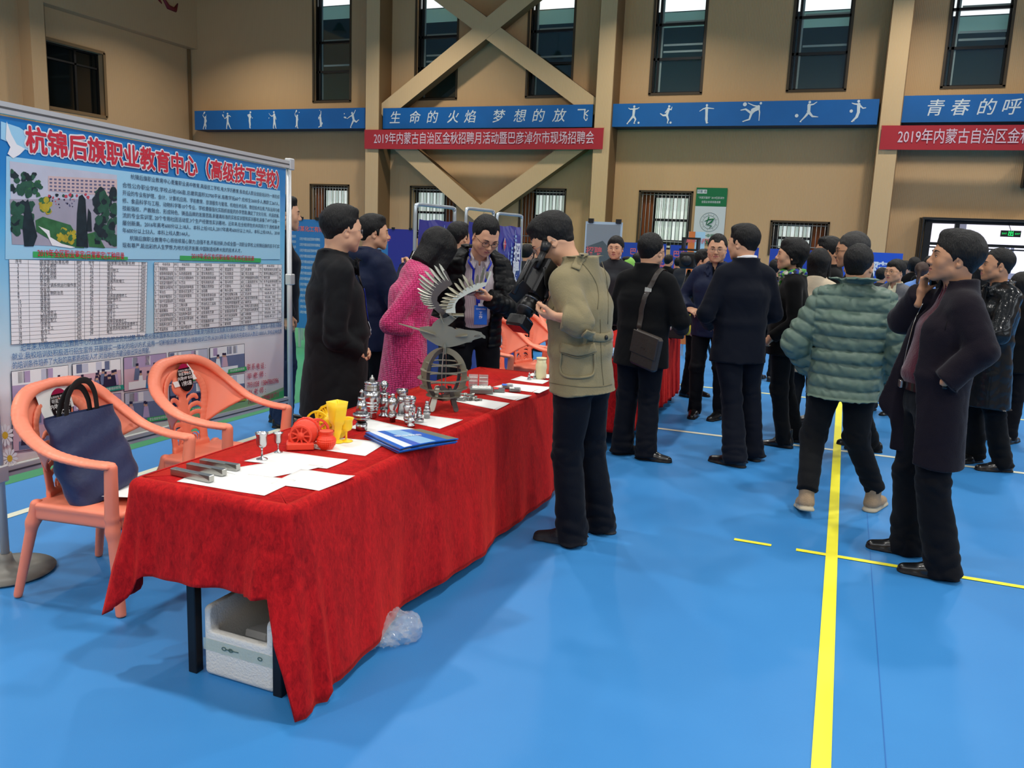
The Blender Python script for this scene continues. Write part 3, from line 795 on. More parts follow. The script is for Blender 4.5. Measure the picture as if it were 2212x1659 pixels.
u=nt.nodes.new('ShaderNodeBump'); u.inputs['Strength'].default_value=.12; u.inputs['Distance'].default_value=.004; nt.links.new(n2.outputs['Fac'],u.inputs['Height']); nt.links.new(u.outputs['Normal'],b.inputs['Normal'])
n3=nt.nodes.new('ShaderNodeMapRange'); n3.inputs['To Min'].default_value=.34; n3.inputs['To Max'].default_value=.55; nt.links.new(n1.outputs['Fac'],n3.inputs['Value']); nt.links.new(n3.outputs[0],b.inputs['Roughness'])
GREEN=mat('sport_floor_green','2F8558',.45,var=(1.2,.1)); YEL=mat('line_yellow','F4EC3E',.5,var=(14,.06)); WHT=mat('line_white','D9D9C4',.5); SEAM=mat('floor_seam','2A68B0',.6)
m=MB(); m.add([(XL,YF,0),(XR,YF,0),(XR,YB,0),(XL,YB,0)],[(0,1,2,3)],fm)
def flat(x0,x1,y0,y1,z,mt): m.add([(x0,y0,z),(x1,y0,z),(x1,y1,z),(x0,y1,z)],[(0,1,2,3)],mt)
flat(-9.5,-4.62,YF,YB,.001,GREEN)
for xs in(-6.3,.285,3.9): flat(xs,xs+.003,YF,YB,.0015,SEAM)
flat(-4.145,-4.085,YF,9.52,.002,WHT)
flat(-4.145,12,9.49,9.55,.0022,mat('line_cream','D8D69A',.5))
flat(-4.085,12,7.1,7.155,.0024,WHT)
flat(.062,.122,YF,14.,.003,YEL)
flat(-.09,.062,4.57,4.61,.0032,YEL); flat(.122,12,4.57,4.61,.0032,YEL); flat(-.42,-.22,4.575,4.61,.0032,YEL)
struct(m.build('floor'))
m=MB(); m.box((0-4.8,9.5,ZC+.1),(20,18,.1),mat('ceiling_steel','6E7072',.8)); struct(m.build('ceiling'))
m=MB(); m.box((-4.8,YB+.15,ZC/2),(20,.15,ZC/2),WALL)
# windows cut as recesses would need holes: build the wall from panels round the openings instead
UW=[(-18.85,-17.3),(-14.62,-13.05),(-10.44,-8.9),(-6.27,-4.7),(-2.12,-.55),(2.0,3.5),(6.2,7.7)]
LW=[(-23.2,-21.6,1.35,3.15),(-18.98,-17.35,1.35,3.15),(-14.71,-12.98,1.35,3.15),(-10.5,-8.92,1.35,3.15),(-6.36,-4.72,1.35,3.15),(-2.21,-.6,1.35,2.33)]
DOOR=(2.05,7.4,0,2.52)
m=MB()
holes=[(a,b2,6.17,10.2) for a,b2 in UW]+LW+[DOOR]
xs=sorted({XL-.4,XR+.4,*[h[0] for h in holes],*[h[1] for h in holes]})
for i in range(len(xs)-1):
    x0,x1=xs[i],xs[i+1]; hs=sorted([(h[2],h[3]) for h in holes if h[0]<=x0+1e-6 and h[1]>=x1-1e-6]); z=0
    for z0,z1 in hs+[(ZC,ZC)]:
        if z0>z: m.box(((x0+x1)/2,YB+.2,(z+z0)/2),((x1-x0)/2,.2,(z0-z)/2),WALL)
        z=z1
struct(m.build('wall_back'))
m=MB()
H=[(20.5,22.85,5.12,7.2)]
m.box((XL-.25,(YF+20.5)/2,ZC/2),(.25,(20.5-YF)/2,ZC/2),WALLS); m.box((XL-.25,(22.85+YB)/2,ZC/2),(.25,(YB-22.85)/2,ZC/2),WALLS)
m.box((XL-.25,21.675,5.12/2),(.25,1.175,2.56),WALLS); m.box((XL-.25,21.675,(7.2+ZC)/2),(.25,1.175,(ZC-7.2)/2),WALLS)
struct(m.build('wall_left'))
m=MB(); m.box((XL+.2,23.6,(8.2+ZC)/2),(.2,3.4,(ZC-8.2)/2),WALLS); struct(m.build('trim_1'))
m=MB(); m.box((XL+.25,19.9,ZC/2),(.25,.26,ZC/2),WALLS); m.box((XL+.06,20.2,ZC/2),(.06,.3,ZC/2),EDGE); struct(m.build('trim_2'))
DK=mat('window_dark_frame','191612',.5); GD=mat('window_glass_dark','0C100F',.06,spec=.6)
m=MB(); m.box((XL-.32,21.675,6.16),(.02,1.17,1.03),GD)
for y in(20.5,21.9,22.83): m.box((XL-.28,y,6.16),(.03,.04,1.04),DK)
for z in(5.14,6.7,7.18): m.box((XL-.28,21.675,z),(.03,1.17,.03),DK)
for y,z,a,b2 in((20.5,6.16,.05,1.08),(22.87,6.16,.05,1.08),(21.68,5.09,1.2,.05),(21.68,7.23,1.2,.05)): m.box((XL+.0,y,z),(.03,a,b2),EDGE)
struct(m.build('window_1'))
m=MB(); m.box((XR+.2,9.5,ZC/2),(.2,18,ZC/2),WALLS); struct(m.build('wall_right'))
m=MB(); m.box((-4.8,YF-.2,ZC/2),(20,.2,ZC/2),WALL); struct(m.build('wall_front'))
# pilasters
for i,x in enumerate((-15.87,-7.53,.75,9.1)):
    m=MB(); m.box((x,26.6,ZC/2),(.26,.42,ZC/2),PANEL); m.box((x-.27,26.62,ZC/2),(.012,.42,ZC/2),EDGE); m.box((x+.27,26.62,ZC/2),(.012,.42,ZC/2),EDGE)
    struct(m.build('column'))
m=MB(); m.box((XL+.05,26.9,ZC/2),(.03,.06,ZC/2),EDGE); struct(m.build('trim_3'))
# cross braces in the middle bay
def brace(p,q,w,name='beam',y=26.55,d=.2):
    p=np.array(p,float);q=np.array(q,float); u_=unit(q-p); v_=np.array([-u_[1],u_[0]])
    P=[p+v_*w/2,p-v_*w/2,q-v_*w/2,q+v_*w/2]
    mb=MB(); mb.prism([tuple(a) for a in P],(0,y,0),(1,0,0),(0,0,1),d*2,PANEL,EDGE); return struct(mb.build(name))
brace((-15.6,5.60),(-7.75,10.9),.56); brace((-7.8,5.60),(-15.65,10.9),.56,y=26.56)
brace((-15.1,4.75),(-11.66,2.2),.55); brace((-8.1,4.75),(-11.76,2.2),.55,y=26.56)
# windows
FR=mat('window_frame_brown','4A3A24',.5); MUL=mat('mullion_black','101110',.35); 
TEAL=mat('glass_teal','1A3431',.05,spec=.9,coat=1.); TEAL.node_tree.nodes['Principled BSDF'].inputs['IOR'].default_value=1.9
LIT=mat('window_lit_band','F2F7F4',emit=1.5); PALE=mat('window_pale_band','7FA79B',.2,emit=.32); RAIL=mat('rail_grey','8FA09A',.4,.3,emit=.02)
for i,(a,b2) in enumerate(UW):
    r=random.Random(i); w=b2-a; m=MB()
    m.box(((a+b2)/2,YB+.26,8.2),(w/2,.02,2.03),TEAL)
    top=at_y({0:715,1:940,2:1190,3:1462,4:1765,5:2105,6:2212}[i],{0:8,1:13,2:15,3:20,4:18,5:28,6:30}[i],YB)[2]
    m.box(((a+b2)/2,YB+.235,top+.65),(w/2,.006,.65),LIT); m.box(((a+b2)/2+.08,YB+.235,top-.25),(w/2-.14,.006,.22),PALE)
    for z in(6.2,7.22,8.24): m.box(((a+b2)/2,YB+.19,z),(w/2,.05,.038),MUL)
    for z in(7.45,8.32,6.75+.9): 
        if z!=7.65 or i%2: m.box(((a+b2)/2+.12,YB+.232,z),(w/2-.16,.005,.03),RAIL)
    m.box((a+.22,YB+.232,8.0),(.03,.005,1.8),RAIL)
    for x in(a+.03,b2-.03,a+.16): m.box((x,YB+.19,8.2),(.035,.05,2.05),MUL)
    for x in(a-.02,b2+.02): m.box((x,YB-.005,8.2),(.035,.02,2.06),FR)
    m.box(((a+b2)/2,YB-.005,6.15),(w/2+.05,.02,.035),FR)
    struct(m.build('window_%d'%(i+2)))
GLW=mat('window_daylight','E9F1E8',emit=.95); BAR=mat('window_bar_white','A9A79F',.4,.4); CUR=mat('curtain_rust','8A4A22',.9,sheen=.3)
for i,(a,b2,z0,z1) in enumerate(LW):
    m=MB(); w=b2-a; zc=(z0+z1)/2; h=(z1-z0)/2; cu=.32 if i in(1,4,5) else .28
    m.box(((a+b2)/2,YB+.34,zc),(w/2,.02,h),MUL)
    side=-1 if i!=5 and i!=2 else 1
    x0,x1=(a+.46,b2-.06) if side<0 else (a+.14,b2-.46)
    if i==5: x0,x1=a+.2,b2-.42
    for k in range(int((x1-x0)/.115)):      # ribbed daylight panel
        xx=x0+.0575+k*.115
        m.box((xx,YB+.30,zc+.0),(.05,.006,h-.06),GLW if k%2 else mat('window_daylight_dim','C4D2C4',emit=.8))
    for z in(z0+(z1-z0)*.12,z0+(z1-z0)*.52,z0+(z1-z0)*.93): m.box(((a+b2)/2,YB+.24,z),(w/2,.03,.04 if z>z0+.3 else .09),MUL)
    for k in range(13):
        xx=a+.07+k*(w-.14)/12; m.tube([(xx,YB+.03,z0),(xx,YB+.03,z1-.02)],.011,BAR,6)
    m.tube([(a,YB+.03,z0+.25),(b2,YB+.03,z0+.25)],.015,BAR,6); m.tube([(a,YB+.03,z1-.08),(b2,YB+.03,z1-.08)],.012,BAR,6)
    for x in(a-.02,b2+.02): m.box((x,YB-.005,zc),(.03,.02,h+.03),FR)
    m.box(((a+b2)/2,YB-.005,z1+.02),(w/2+.05,.02,.03),FR)
    struct(m.build('window_%d'%(i+10)))
    c=MB(); xs0=a+.05 if side<0 else b2-.42
    G=[[(xs0+.37*s/16,YB+.17+.03*math.sin(s*1.9+z*.5),z) for z in np.linspace(z0+.03,z1-.03,5)] for s in range(17)]
    c.grid(G,CUR); tag(c.build('curtain'),['','rust curtain bunched in the barred window left of the first pillar','rust curtain in barred window behind the navy roll-up frames','rust curtain in barred window right of the lower brace','rust curtain in barred window left of the green pennant','rust curtain at right side of the short barred window'][i] or 'rust curtain in the barred window hidden behind the school display','curtain','curtains in the barred windows')
# entrance with dark frame, glass and daylight
m=MB(); a,b2,z0,z1=DOOR
OUT=mat('outdoor_daylight','F4F3FF',emit=1.45); OUT2=mat('outdoor_building','A9AEC6',emit=.6)
m.box(((a+b2)/2,YB+1.2,1.3),((b2-a)/2+.6,.02,1.5),OUT)
for x,w,z,h in((3.1,.10,1.9,.8),(4.9,.5,.6,.5)): m.box((x,YB+1.1,z),(w,.01,h),OUT2)
for k in range(3):
    for q in range(3): m.box((4.22+.12*k,YB+1.1,1.05+.33*q),(.045,.01,.13),OUT2)
for x,w in((a+.05,.09),(a+.78,.06),(a+2.7,.06),(b2-.05,.09)): m.box((x,YB-.02,1.26),(w,.1,1.26),MUL)
m.box(((a+b2)/2,YB-.02,z1-.03),((b2-a)/2,.14,.06),MUL); m.box(((a+b2)/2,YB-.02,1.86),((b2-a)/2,.05,.04),MUL); m.box(((a+b2)/2,YB-.02,1.76),((b2-a)/2,.05,.02),MUL)
m.box((a-.12,YB-.25,1.26),(.02,.28,1.26),MUL); m.box((a-.12,YB-.27,1.8),(.012,.2,.6),mat('side_glass','6B7886',.1,emit=.15)); m.box(((a+b2)/2,YB-.25,z1+.03),((b2-a)/2+.15,.28,.03),MUL)
m.box((a-.17,YB-.02,1.28),(.03,.05,1.3),FR)
struct(m.build('door_1'))
m=MB(); q=at_y(2183,505,26.3)
m.box(q,(.24,.03,.085),mat('exit_sign_black','0A120C',.3)); GE=mat('exit_sign_green','22E56A',emit=1.2)
m.text('出',q+np.array([0,-.033,.0]),(1,0,0),(0,0,1),.15,GE,bold=.02); m.text('EXIT',q+np.array([-.15,-.033,.0]),(1,0,0),(0,0,1),.06,GE); m.text('EXIT',q+np.array([.16,-.033,.0]),(1,0,0),(0,0,1),.06,GE)
m.tube([q+np.array([0,0,.08]),(q[0],YB-.1,2.5)],.008,MUL,6)
tag(m.build('exit_sign'),'small black and green exit sign hanging in front of the bright entrance','exit sign')
# high bay lamps
LB=mat('lamp_housing','3A3C3E',.5,.4); LE=mat('lamp_face','FFF6E6',emit=16.)
for i,x in enumerate((-20.5,-13.2,-5.9,1.4,8.7)):
    for j,y in enumerate((-3.5,3.2,9.9,16.6,23.3)):
        l=area('lamp_light',(x,y,9.55),(0,0,0),.55,.55,LAMP_W,LAMP_C,'DISK'); l.data.spread=math.radians(135)
        if j in(2,3,4):
            e=empty('high_bay_lamp',(x,y,9.6),0,'round high bay lamp hanging from the hall ceiling, above the picture','lamp','high bay lamps'); m=MB(); m.lathe([(.1,.35),(.12,.3),(.28,.05),(.3,.0)][::-1],(0,0,0),LB,20); m.tube([(0,0,.3),(0,0,1.4)],.01,LB,6); m.build('housing',e)
            m=MB(); m.lathe([(0,.012),(.27,.012)],(0,0,0),LE,20); m.build('diffuser',e)
# painted bands between the pillars
BB=mat('band_blue','12609F',.45,var=(.8,.25)); BW=mat('band_white','D8DDD8',.6); BS=mat('band_side','2A3848',.6)
def limbs(mb,segs,o,sc,m_,yy):
    """flat silhouette strokes: (x0,z0,x1,z1,w0,w1)"""
    for k_,(x0,z0,x1,z1,w0,w1) in enumerate(segs):
        p=np.array([x0,z0]);q=np.array([x1,z1]); d=q-p; L=math.hypot(*d) or 1e-6; a0=math.atan2(d[1],d[0])
        pts=[(p[0]+w0*math.cos(a0+math.pi/2+t*math.pi/5),p[1]+w0*math.sin(a0+math.pi/2+t*math.pi/5)) for t in range(6)]+[(q[0]+w1*math.cos(a0-math.pi/2+t*math.pi/5),q[1]+w1*math.sin(a0-math.pi/2+t*math.pi/5)) for t in range(6)]
        mb.add([(o[0]+a*sc,yy-.0006*k_,o[1]+b_*sc) for a,b_ in pts],[list(range(12))],m_)
def athlete(mb,o,sc,P,yy,extra=()):
    """P: head, neck, hip, elbowL, handL, elbowR, handR, kneeL, footL, kneeR, footR"""
    hd,nk,hp,el,hl,er,hr,kl,fl,kr,fr=P
    L=lambda a,b_,w0,w1:(*a,*b_,w0,w1)
    limbs(mb,[L(hd,hd,.062,.062),L(nk,hp,.075,.062),L(hp,hp,.07,.07),L(nk,el,.04,.028),L(el,hl,.028,.018),L(nk,er,.04,.028),L(er,hr,.028,.018),
      L(hp,kl,.062,.042),L(kl,fl,.04,.022),L(hp,kr,.062,.042),L(kr,fr,.04,.022),L(fl,(fl[0]+.06,fl[1]-.01),.02,.014),L(fr,(fr[0]+.06,fr[1]-.01),.02,.014)]+list(extra),o,sc,m_=BW,yy=yy)
BAL=lambda x,z,r=.055:(x,z,x,z,r,r)
RK=lambda x,z,x2,z2:(x,z,x2,z2,.012,.012)
FIG={
 'serve':([(.05,.72),(.03,.6),(.0,.32),(-.08,.72),(-.16,.82),(.12,.5),(.1,.4),(-.08,.16),(-.16,.0),(.08,.18),(.03,.0)],[RK(-.16,.82,-.08,.93),(-.06,.95,.0,1.0,.045,.05),BAL(.13,.83,.025)]),
 'wait':([(.0,.9),(.0,.76),(.0,.42),(-.13,.66),(-.22,.6),(.14,.78),(.24,.72),(-.06,.2),(-.1,.0),(.12,.2),(.22,.0)],[RK(-.22,.6,-.3,.72),(-.33,.76,-.36,.82,.04,.05),BAL(-.28,1.0,.03)]),
 'turn':([(.05,.93),(.0,.78),(-.02,.45),(-.14,.78),(-.1,.66),(.1,.66),(.05,.6),(.0,.22),(-.02,.05),(.03,.22),(.0,.02)],[BAL(.2,.6,.03)]),
 'ready':([(.0,.95),(.02,.8),(.03,.42),(-.14,.7),(-.26,.76),(.12,.66),(.16,.52),(-.02,.2),(-.05,.0),(.1,.2),(.14,.0)],[RK(-.26,.76,-.36,.88),BAL(-.36,.6,.03)]),
 'smash':([(.05,.72),(.03,.6),(.02,.36),(-.08,.7),(-.12,.82),(.1,.5),(.08,.42),(.0,.18),(-.08,.06),(.04,.2),(.07,.0)],[RK(-.12,.82,-.05,.92),(-.03,.94,.0,1.0,.04,.05),BAL(.2,.9,.03)]),
 'kneel':([(.0,.7),(.0,.58),(.04,.3),(-.1,.62),(-.12,.5),(.05,.8),(.06,.96),(.14,.26),(.06,.08),(.04,.1),(-.12,.03)],[BAL(-.03,1.0,.025)]),
 'lunge':([(.02,.82),(.06,.7),(.14,.42),(-.12,.62),(-.3,.5),(.16,.8),(.26,.98),(.02,.2),(-.08,.0),(.32,.3),(.46,.42)],[RK(-.3,.5,-.4,.55),(-.42,.56,-.5,.58,.05,.04),BAL(-.5,.78,.035)]),
 'run':([(.02,.92),(.02,.78),(.0,.42),(-.2,.78),(-.3,.84),(.2,.8),(.3,.86),(-.2,.16),(-.34,.0),(.14,.24),(.06,.02)],[BAL(.32,.05,.06)]),
 'kick':([(.1,.9),(.08,.76),(.0,.44),(-.06,.62),(-.1,.56),(.22,.72),(.26,.86),(-.2,.42),(-.36,.52),(.1,.2),(.06,.02)],[BAL(.24,.04,.06)]),
 'fly':([(.0,.92),(.0,.78),(.02,.42),(-.18,.74),(-.36,.62),(.2,.76),(.38,.74),(.0,.2),(.04,.0),(.06,.22),(.08,.03)],[]),
 'dive':([(.36,.94),(.26,.78),(-.06,.46),(.34,.5),(.34,.1),(.0,.84),(-.26,.96),(-.36,.66),(-.6,.62),(-.14,.16),(-.46,.06)],[(.0,.6,.24,.7,.1,.1),BAL(-.42,.9,.1)]),
 'slide':([(.02,.92),(.0,.78),(.02,.46),(.2,.82),(.34,.92),(.0,.6),(-.06,.5),(-.14,.24),(-.34,.02),(.2,.26),(.4,.24)],[BAL(-.52,.3,.085)]),
 'trap':([(.06,.92),(.08,.78),(.1,.42),(-.1,.8),(-.22,.84),(.28,.6),(.4,.62),(.02,.2),(-.16,.0),(.06,.2),(-.1,.04)],[BAL(-.22,.48,.075)])}
def band(x0,x1,z0,z1,label,fn):
    m=MB(); y=26.3; m.box(((x0+x1)/2,y+.35,(z0+z1)/2),((x1-x0)/2,.35,(z1-z0)/2),BS)
    m.add([(x0,y-.004,z0),(x1,y-.004,z0),(x1,y-.004,z1),(x0,y-.004,z1)],[(0,1,2,3)],BB)
    fn(m,y-.008); tag(m.build('wall_sign_band'),label,'sign')
def figs(lst):
    def f(m,yy):
        for nm,px,zo,sc in lst:
            p=at_y(px,0,26.3); P,E_=FIG[nm]; q=at_y(px,255,26.3); athlete(m,(q[0],5.08+.085+zo),sc,P,yy,E_)
    return f
band(-23.8,-16.2,5.10,5.80,'blue wall band with seven white tennis player silhouettes',figs([('serve',443,-.03,.60),('wait',492,-.03,.60),('turn',540,-.03,.62),('ready',592,-.03,.60),('smash',641,-.03,.60),('kneel',692,-.03,.60),('lunge',760,-.03,.60)]))
def word(s,pxs,z,size,**kw):
    def f(m,yy):
        for ch,px in zip(s,pxs):
            q=at_y(px,250,26.3); m.text(ch,(q[0],yy,z),(1,0,0),(0,0,1),size,BW,bold=.005,shear=.18,**kw)
    return f
band(-15.5,-7.9,5.08,5.77,'blue wall band reading white brush characters, between two pillars',word('生命的火焰梦想的放飞',[853,895,933,978,1015,1076,1122,1162,1207,1256],5.42,.44))
band(-7.25,.42,5.08,5.77,'blue wall band with six white football player silhouettes',figs([('run',1368,0,.56),('kick',1440,0,.56),('fly',1525,0,.56),('dive',1625,0,.58),('slide',1745,0,.60),('trap',1848,0,.60)]))
band(1.02,8.8,5.13,5.84,'blue wall band at far right with white brush characters',word('青春的呼',[2016,2070,2127,2180],5.48,.46))
RB=mat('banner_red','B3262E',.7,sheen=.3); RT=mat('banner_text_pink','E3C3C8',.7)
def redbanner(x0,x1,label,x0t,n):
    m=MB(); y=26.12; xs=np.linspace(x0,x1,40); G=[[(x,y+.006*math.sin(x*3.1+z*2),z-.012*math.sin(math.pi*(x-x0)/(x1-x0))) for z in(4.38,4.6,4.8,5.03)] for x in xs]
    m.grid(G,RB); s='2019年内蒙古自治区金秋招聘月活动暨巴彦淖尔市现场招聘会'
    V,F_=glyphs(s,'LEFT',.005,0,1.0,0); W=V[:,0].max()
    m.text(s,(x0t,y-.014,4.705),(1,0,0),(0,0,1),.42,RT,align='LEFT',bold=.005,wid=(8.0/(W*.42)))
    for x in(x0,x1): m.tube([(x,y+.02,5.02),(x,26.165,5.04)],.006,RB,5)
    tag(m.build('banner'),label,'banner','red cloth banners under the blue bands')
redbanner(-16.13,-7.46,'red cloth banner with the 2019 job fair title, between the two middle pillars',-15.75,0)
redbanner(.55,9.4,'red cloth banner with the 2019 job fair title, cut off by the right picture edge',.98,0)
# green and white pennant beside a barred window
m=MB(); y=26.97; GR=mat('pennant_green','12713E',.6); PW=mat('pennant_white','D9DCD6',.6)
for z0,z1,mm in((2.74,3.31,GR),(1.72,2.74,PW),(1.6,1.72,GR)): m.box((-4.1,y,(z0+z1)/2),(.475,.008,(z1-z0)/2),mm)
m.text('“天赋河套杯” 2019巴彦淖尔',(-4.1,y-.012,3.0),(1,0,0),(0,0,1),.080,PW,bold=.003,wid=.82); m.text('全国业余排球邀请赛',(-4.1,y-.012,2.87),(1,0,0),(0,0,1),.080,PW,bold=.003,wid=.82)
m.box((-4.4,y-.006,3.19),(.15,.006,.06),PW); m.text('河套',(-4.46,y-.015,3.19),(1,0,0),(0,0,1),.09,mat('ink_teal','1B5A66',.6)); m.text('会',(-4.3,y-.015,3.19),(1,0,0),(0,0,1),.08,mat('ink_black','15151A',.6))
for r in(.29,.20): m.tube([(-4.1+r*math.cos(t),y-.012,2.26+r*math.sin(t)) for t in np.linspace(0,2*math.pi,40)[:-1]],.006,mat('ink_grey','8A948A',.6),5,closed=True)
for k in range(18):
    t=2*math.pi*k/18; m.text('市'if k%2 else'一',(-4.1+.245*math.cos(t),y-.012,2.26+.245*math.sin(t)),(-math.sin(t),0,math.cos(t)),(-math.cos(t),0,-math.sin(t)),.05,mat('ink_grey','8A948A',.6))
m.tube([(-4.25,y-.014,2.28),(-4.1,y-.014,2.34),(-3.97,y-.014,2.36),(-4.04,y-.014,2.26),(-4.16,y-.014,2.18),(-4.02,y-.014,2.14),(-4.1,y-.014,2.06)],[.008,.02,.03,.028,.02,.018,.006],GR,6); m.tube([(-4.12,y-.014,2.42),(-4.16,y-.014,2.3),(-4.2,y-.014,2.16)],[.016,.018,.006],GR,6)
m.text('巴市一中排球队',(-4.1,y-.014,1.83),(1,0,0),(0,0,1),.12,GR,bold=.015)
tag(m.build('pennant'),'green and white volleyball team pennant with round emblem on the wall','pennant')
# the red character high on the left wall
m=MB(); RD=mat('wall_character_red','7A1E1E',.6)
def wl(y,z): return (XL+.41,y,z)
m.tube([wl(24.75,9.9),wl(24.95,9.6),wl(25.2,9.42)],[.05,.07,.02],RD,8); m.tube([wl(25.35,9.95),wl(25.3,9.6),wl(25.5,9.38),wl(25.85,9.36),wl(26.0,9.62)],[.05,.06,.09,.09,.02],RD,8); m.tube([wl(25.5,9.9),wl(25.7,9.7)],[.05,.03],RD,8)
tag(m.build('wall_character'),'dark red brush character painted high on the left wall','sign')
# small black loudspeaker box at the right, under the far banner
m=MB(); q=at_y(2212,372,26.8); m.box((q[0]+.25,26.75,q[2]),(.27,.2,.42),MUL,bev=.02); m.box((q[0]+.25,26.54,q[2]),(.22,.01,.36),mat('speaker_mesh','1C1C1C',.8)); tag(m.build('loudspeaker'),'black loudspeaker box on the wall at the far right','loudspeaker')
# ---------------------------------------------------------------- the school's display panel
PL=np.array([-3.46,2.53,0]);PR=np.array([-3.76,5.03,0]); PU=unit(PR-PL); PN=np.cross(PU,[0,0,1.])     # normal faces the table
def pp(px,py,off=.0):
    d=ray(px,py); t=((PL-EYE)@PN)/(d@PN); return EYE+d*t+PN*off
def pt(u,v,off=0.): return PL+PU*u+np.array([0,0,v])+PN*off
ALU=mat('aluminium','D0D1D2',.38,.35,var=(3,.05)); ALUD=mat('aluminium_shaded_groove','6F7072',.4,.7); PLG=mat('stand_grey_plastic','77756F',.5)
root=empty('exhibition_display',tuple(PL+PU*1.25)); tag(root,'large printed school display in an aluminium frame behind the two coral chairs','display panel')
def loc(mb):   # into the empty's frame
    o=PL+PU*1.25; mb.v=[tuple(np.array(p)-o) for p in mb.v]; return mb
bg=mat('poster_print','6FB4E4',.28,spec=.5,coat=.25)
nt=bg.node_tree; b=nt.nodes['Principled BSDF']; geo=nt.nodes.new('ShaderNodeNewGeometry'); sp=nt.nodes.new('ShaderNodeSeparateXYZ'); nt.links.new(geo.outputs['Position'],sp.inputs[0])
mr=nt.nodes.new('ShaderNodeMapRange'); mr.inputs['From Min'].default_value=.38; mr.inputs['From Max'].default_value=2.06; nt.links.new(sp.outputs['Z'],mr.inputs['Value'])
nz=nt.nodes.new('ShaderNodeTexNoise'); nz.inputs['Scale'].default_value=1.8; nz.inputs['Detail'].default_value=4; nt.links.new(geo.outputs['Position'],nz.inputs['Vector'])
ad=nt.nodes.new('ShaderNodeMath'); ad.operation='MULTIPLY_ADD'; ad.inputs[1].default_value=.16; nt.links.new(nz.outputs['Fac'],ad.inputs[0]); nt.links.new(mr.outputs[0],ad.inputs[2])
cr=nt.nodes.new('ShaderNodeValToRGB'); e=cr.color_ramp.elements
st=[(0.04,'A9C498'),(.10,'D2D9CC'),(.2,'F0DADE'),(.36,'ECEAEE'),(.46,'C8E4F0'),(.62,'A0D6F2'),(.80,'62BBEA'),(.93,'2C8CD2'),(1.,'2382C8')]
e[0].position=st[0][0]; e[0].color=(*srgb(st[0][1]),1); e[1].position=1; e[1].color=(*srgb(st[-1][1]),1)
for p_,c_ in st[1:-1]: x=e.new(p_); x.color=(*srgb(c_),1)
nt.links.new(ad.outputs[0],cr.inputs[0]); nt.links.new(cr.outputs[0],b.inputs['Base Color'])
PC={k:mat('print_'+k,v,.35,var=(34,.55) if k in('tree','cyp','lawn','bush') else (12,.12) if k in('pave','sky','bldg','lilac','pink','steel') else None) for k,v in dict(white='F6F5F6',red='D33446',ink='2E4060',blueink='2F6AA6',green='45B265',gridink='4B4B55',sky='C9CCDC',pave='A9A6B6',bldg='D9BFBE',win='6A6A8A',tree='2F5A4A',cyp='22323A',lawn='3A7048',bush='B9A83A',lilac='B9A3C6',dark='2E2A46',pink='D9B3C0',skinp='C9A08A',steel='6E7A9A',teal='2F9A86',olive='9AA83A',tagblue='3A86B8',deep='1A5AAE',pale='A6DAF4',grassp='7FA878',yellow='E3B93A',redlt='C94B5C').items()}
mb=MB()
cor=[pt(.03,2.05),pt(.02,.50),pt(2.475,.385),pt(2.535,2.025)]
G=[[cor[0]*(1-a)*(1-c)+cor[1]*(1-a)*c+cor[3]*a*(1-c)+cor[2]*a*c+PN*(.002*math.sin(9*a+5*c)) for c in np.linspace(0,1,24)] for a in np.linspace(0,1,30)]
mb.grid(np.array(G),bg)
lay=[.004]
def quad(pts,m_,off=None):
    off=off or .0045
    mb.add([pp(x,y,off) for x,y in pts],[list(range(len(pts)))],PC[m_])
def tline(s,x0,y0,x1,y1,h,m_,bold=0.,off=.0075,fit=True,wid=1.,shear=0):
    P=pp(x0,y0,off);Q_=pp(x1,y1,off); u_=unit(Q_-P); V,_f=glyphs(s,'LEFT',bold,shear,1.0,0); W=V[:,0].max()
    w=np.linalg.norm(Q_-P)/(W*h) if fit else wid
    mb.text(s,P,u_,(0,0,1),h,PC[m_],align='LEFT',bold=bold,wid=w,shear=shear)
# header, light panels
quad([(12,337),(10,560),(604,560),(604,412)],'pale',.0038)
quad([(0,262),(0,300),(70,330),(120,330),(40,275)],'pale',.004)
t='杭锦后旗职业教育中心（高级技工学校）'
P0=pp(50,303);P1=pp(597,391)
def titled(s,x0,y0,x1,y1,h):
    P=pp(x0,y0);Q_=pp(x1,y1); u_=unit(Q_-P); V,_f=glyphs(s,'LEFT',0,0,1.0,0); w=np.linalg.norm(Q_-P)/(V[:,0].max()*h); k=0
    for r,n,col,off in((.0105,14,'white',.0056),(.0035,8,'red',.0078)):
        for i in range(n):
            a=2*math.pi*i/n; k+=1; mb.text(s,P+u_*r*math.cos(a)+np.array([0,0,r*math.sin(a)])+PN*(off+k*.00003),u_,(0,0,1),h,PC[col],align='LEFT',wid=w)
titled(t,52,304,600,392,.122)
# dove
quad([(12,262),(22,290),(34,312),(46,318),(52,322),(40,334),(26,342),(14,332),(20,318),(10,300)],'white',.006)
# school photograph
def sub(pts,m_,k): quad(pts,m_,.0048+.0004*k)
quad([(19,348),(251,378),(251,536),(24,528)],'sky')
sub([(19,430),(251,430),(251,536),(24,528)],'pave',1)
sub([(102,380),(251,388),(251,425),(102,412)],'bldg',2); 
for r in range(4):
    for c in range(15): 
        x=105+c*9.6; y=385+r*7.6+c*.45; sub([(x,y),(x+5.5,y+.3),(x+5.5,y+4),(x,y+3.7)],'win',3)
rb=random.Random(5)
def blobs(n,x0,x1,y0,y1,r0,r1,cols,k0):
    for i in range(n):
        cx_,cy_,r_=x0+(x1-x0)*rb.random(),y0+(y1-y0)*rb.random(),r0+(r1-r0)*rb.random()
        quad([(max(20.5,min(250,cx_+r_*(.7+.5*rb.random())*math.cos(t_))),min(533,cy_+1.15*r_*(.7+.5*rb.random())*math.sin(t_))) for t_ in np.linspace(0,2*math.pi,12)[:-1]],rb.choice(cols),.0048+.0004*k0+.000008*i)
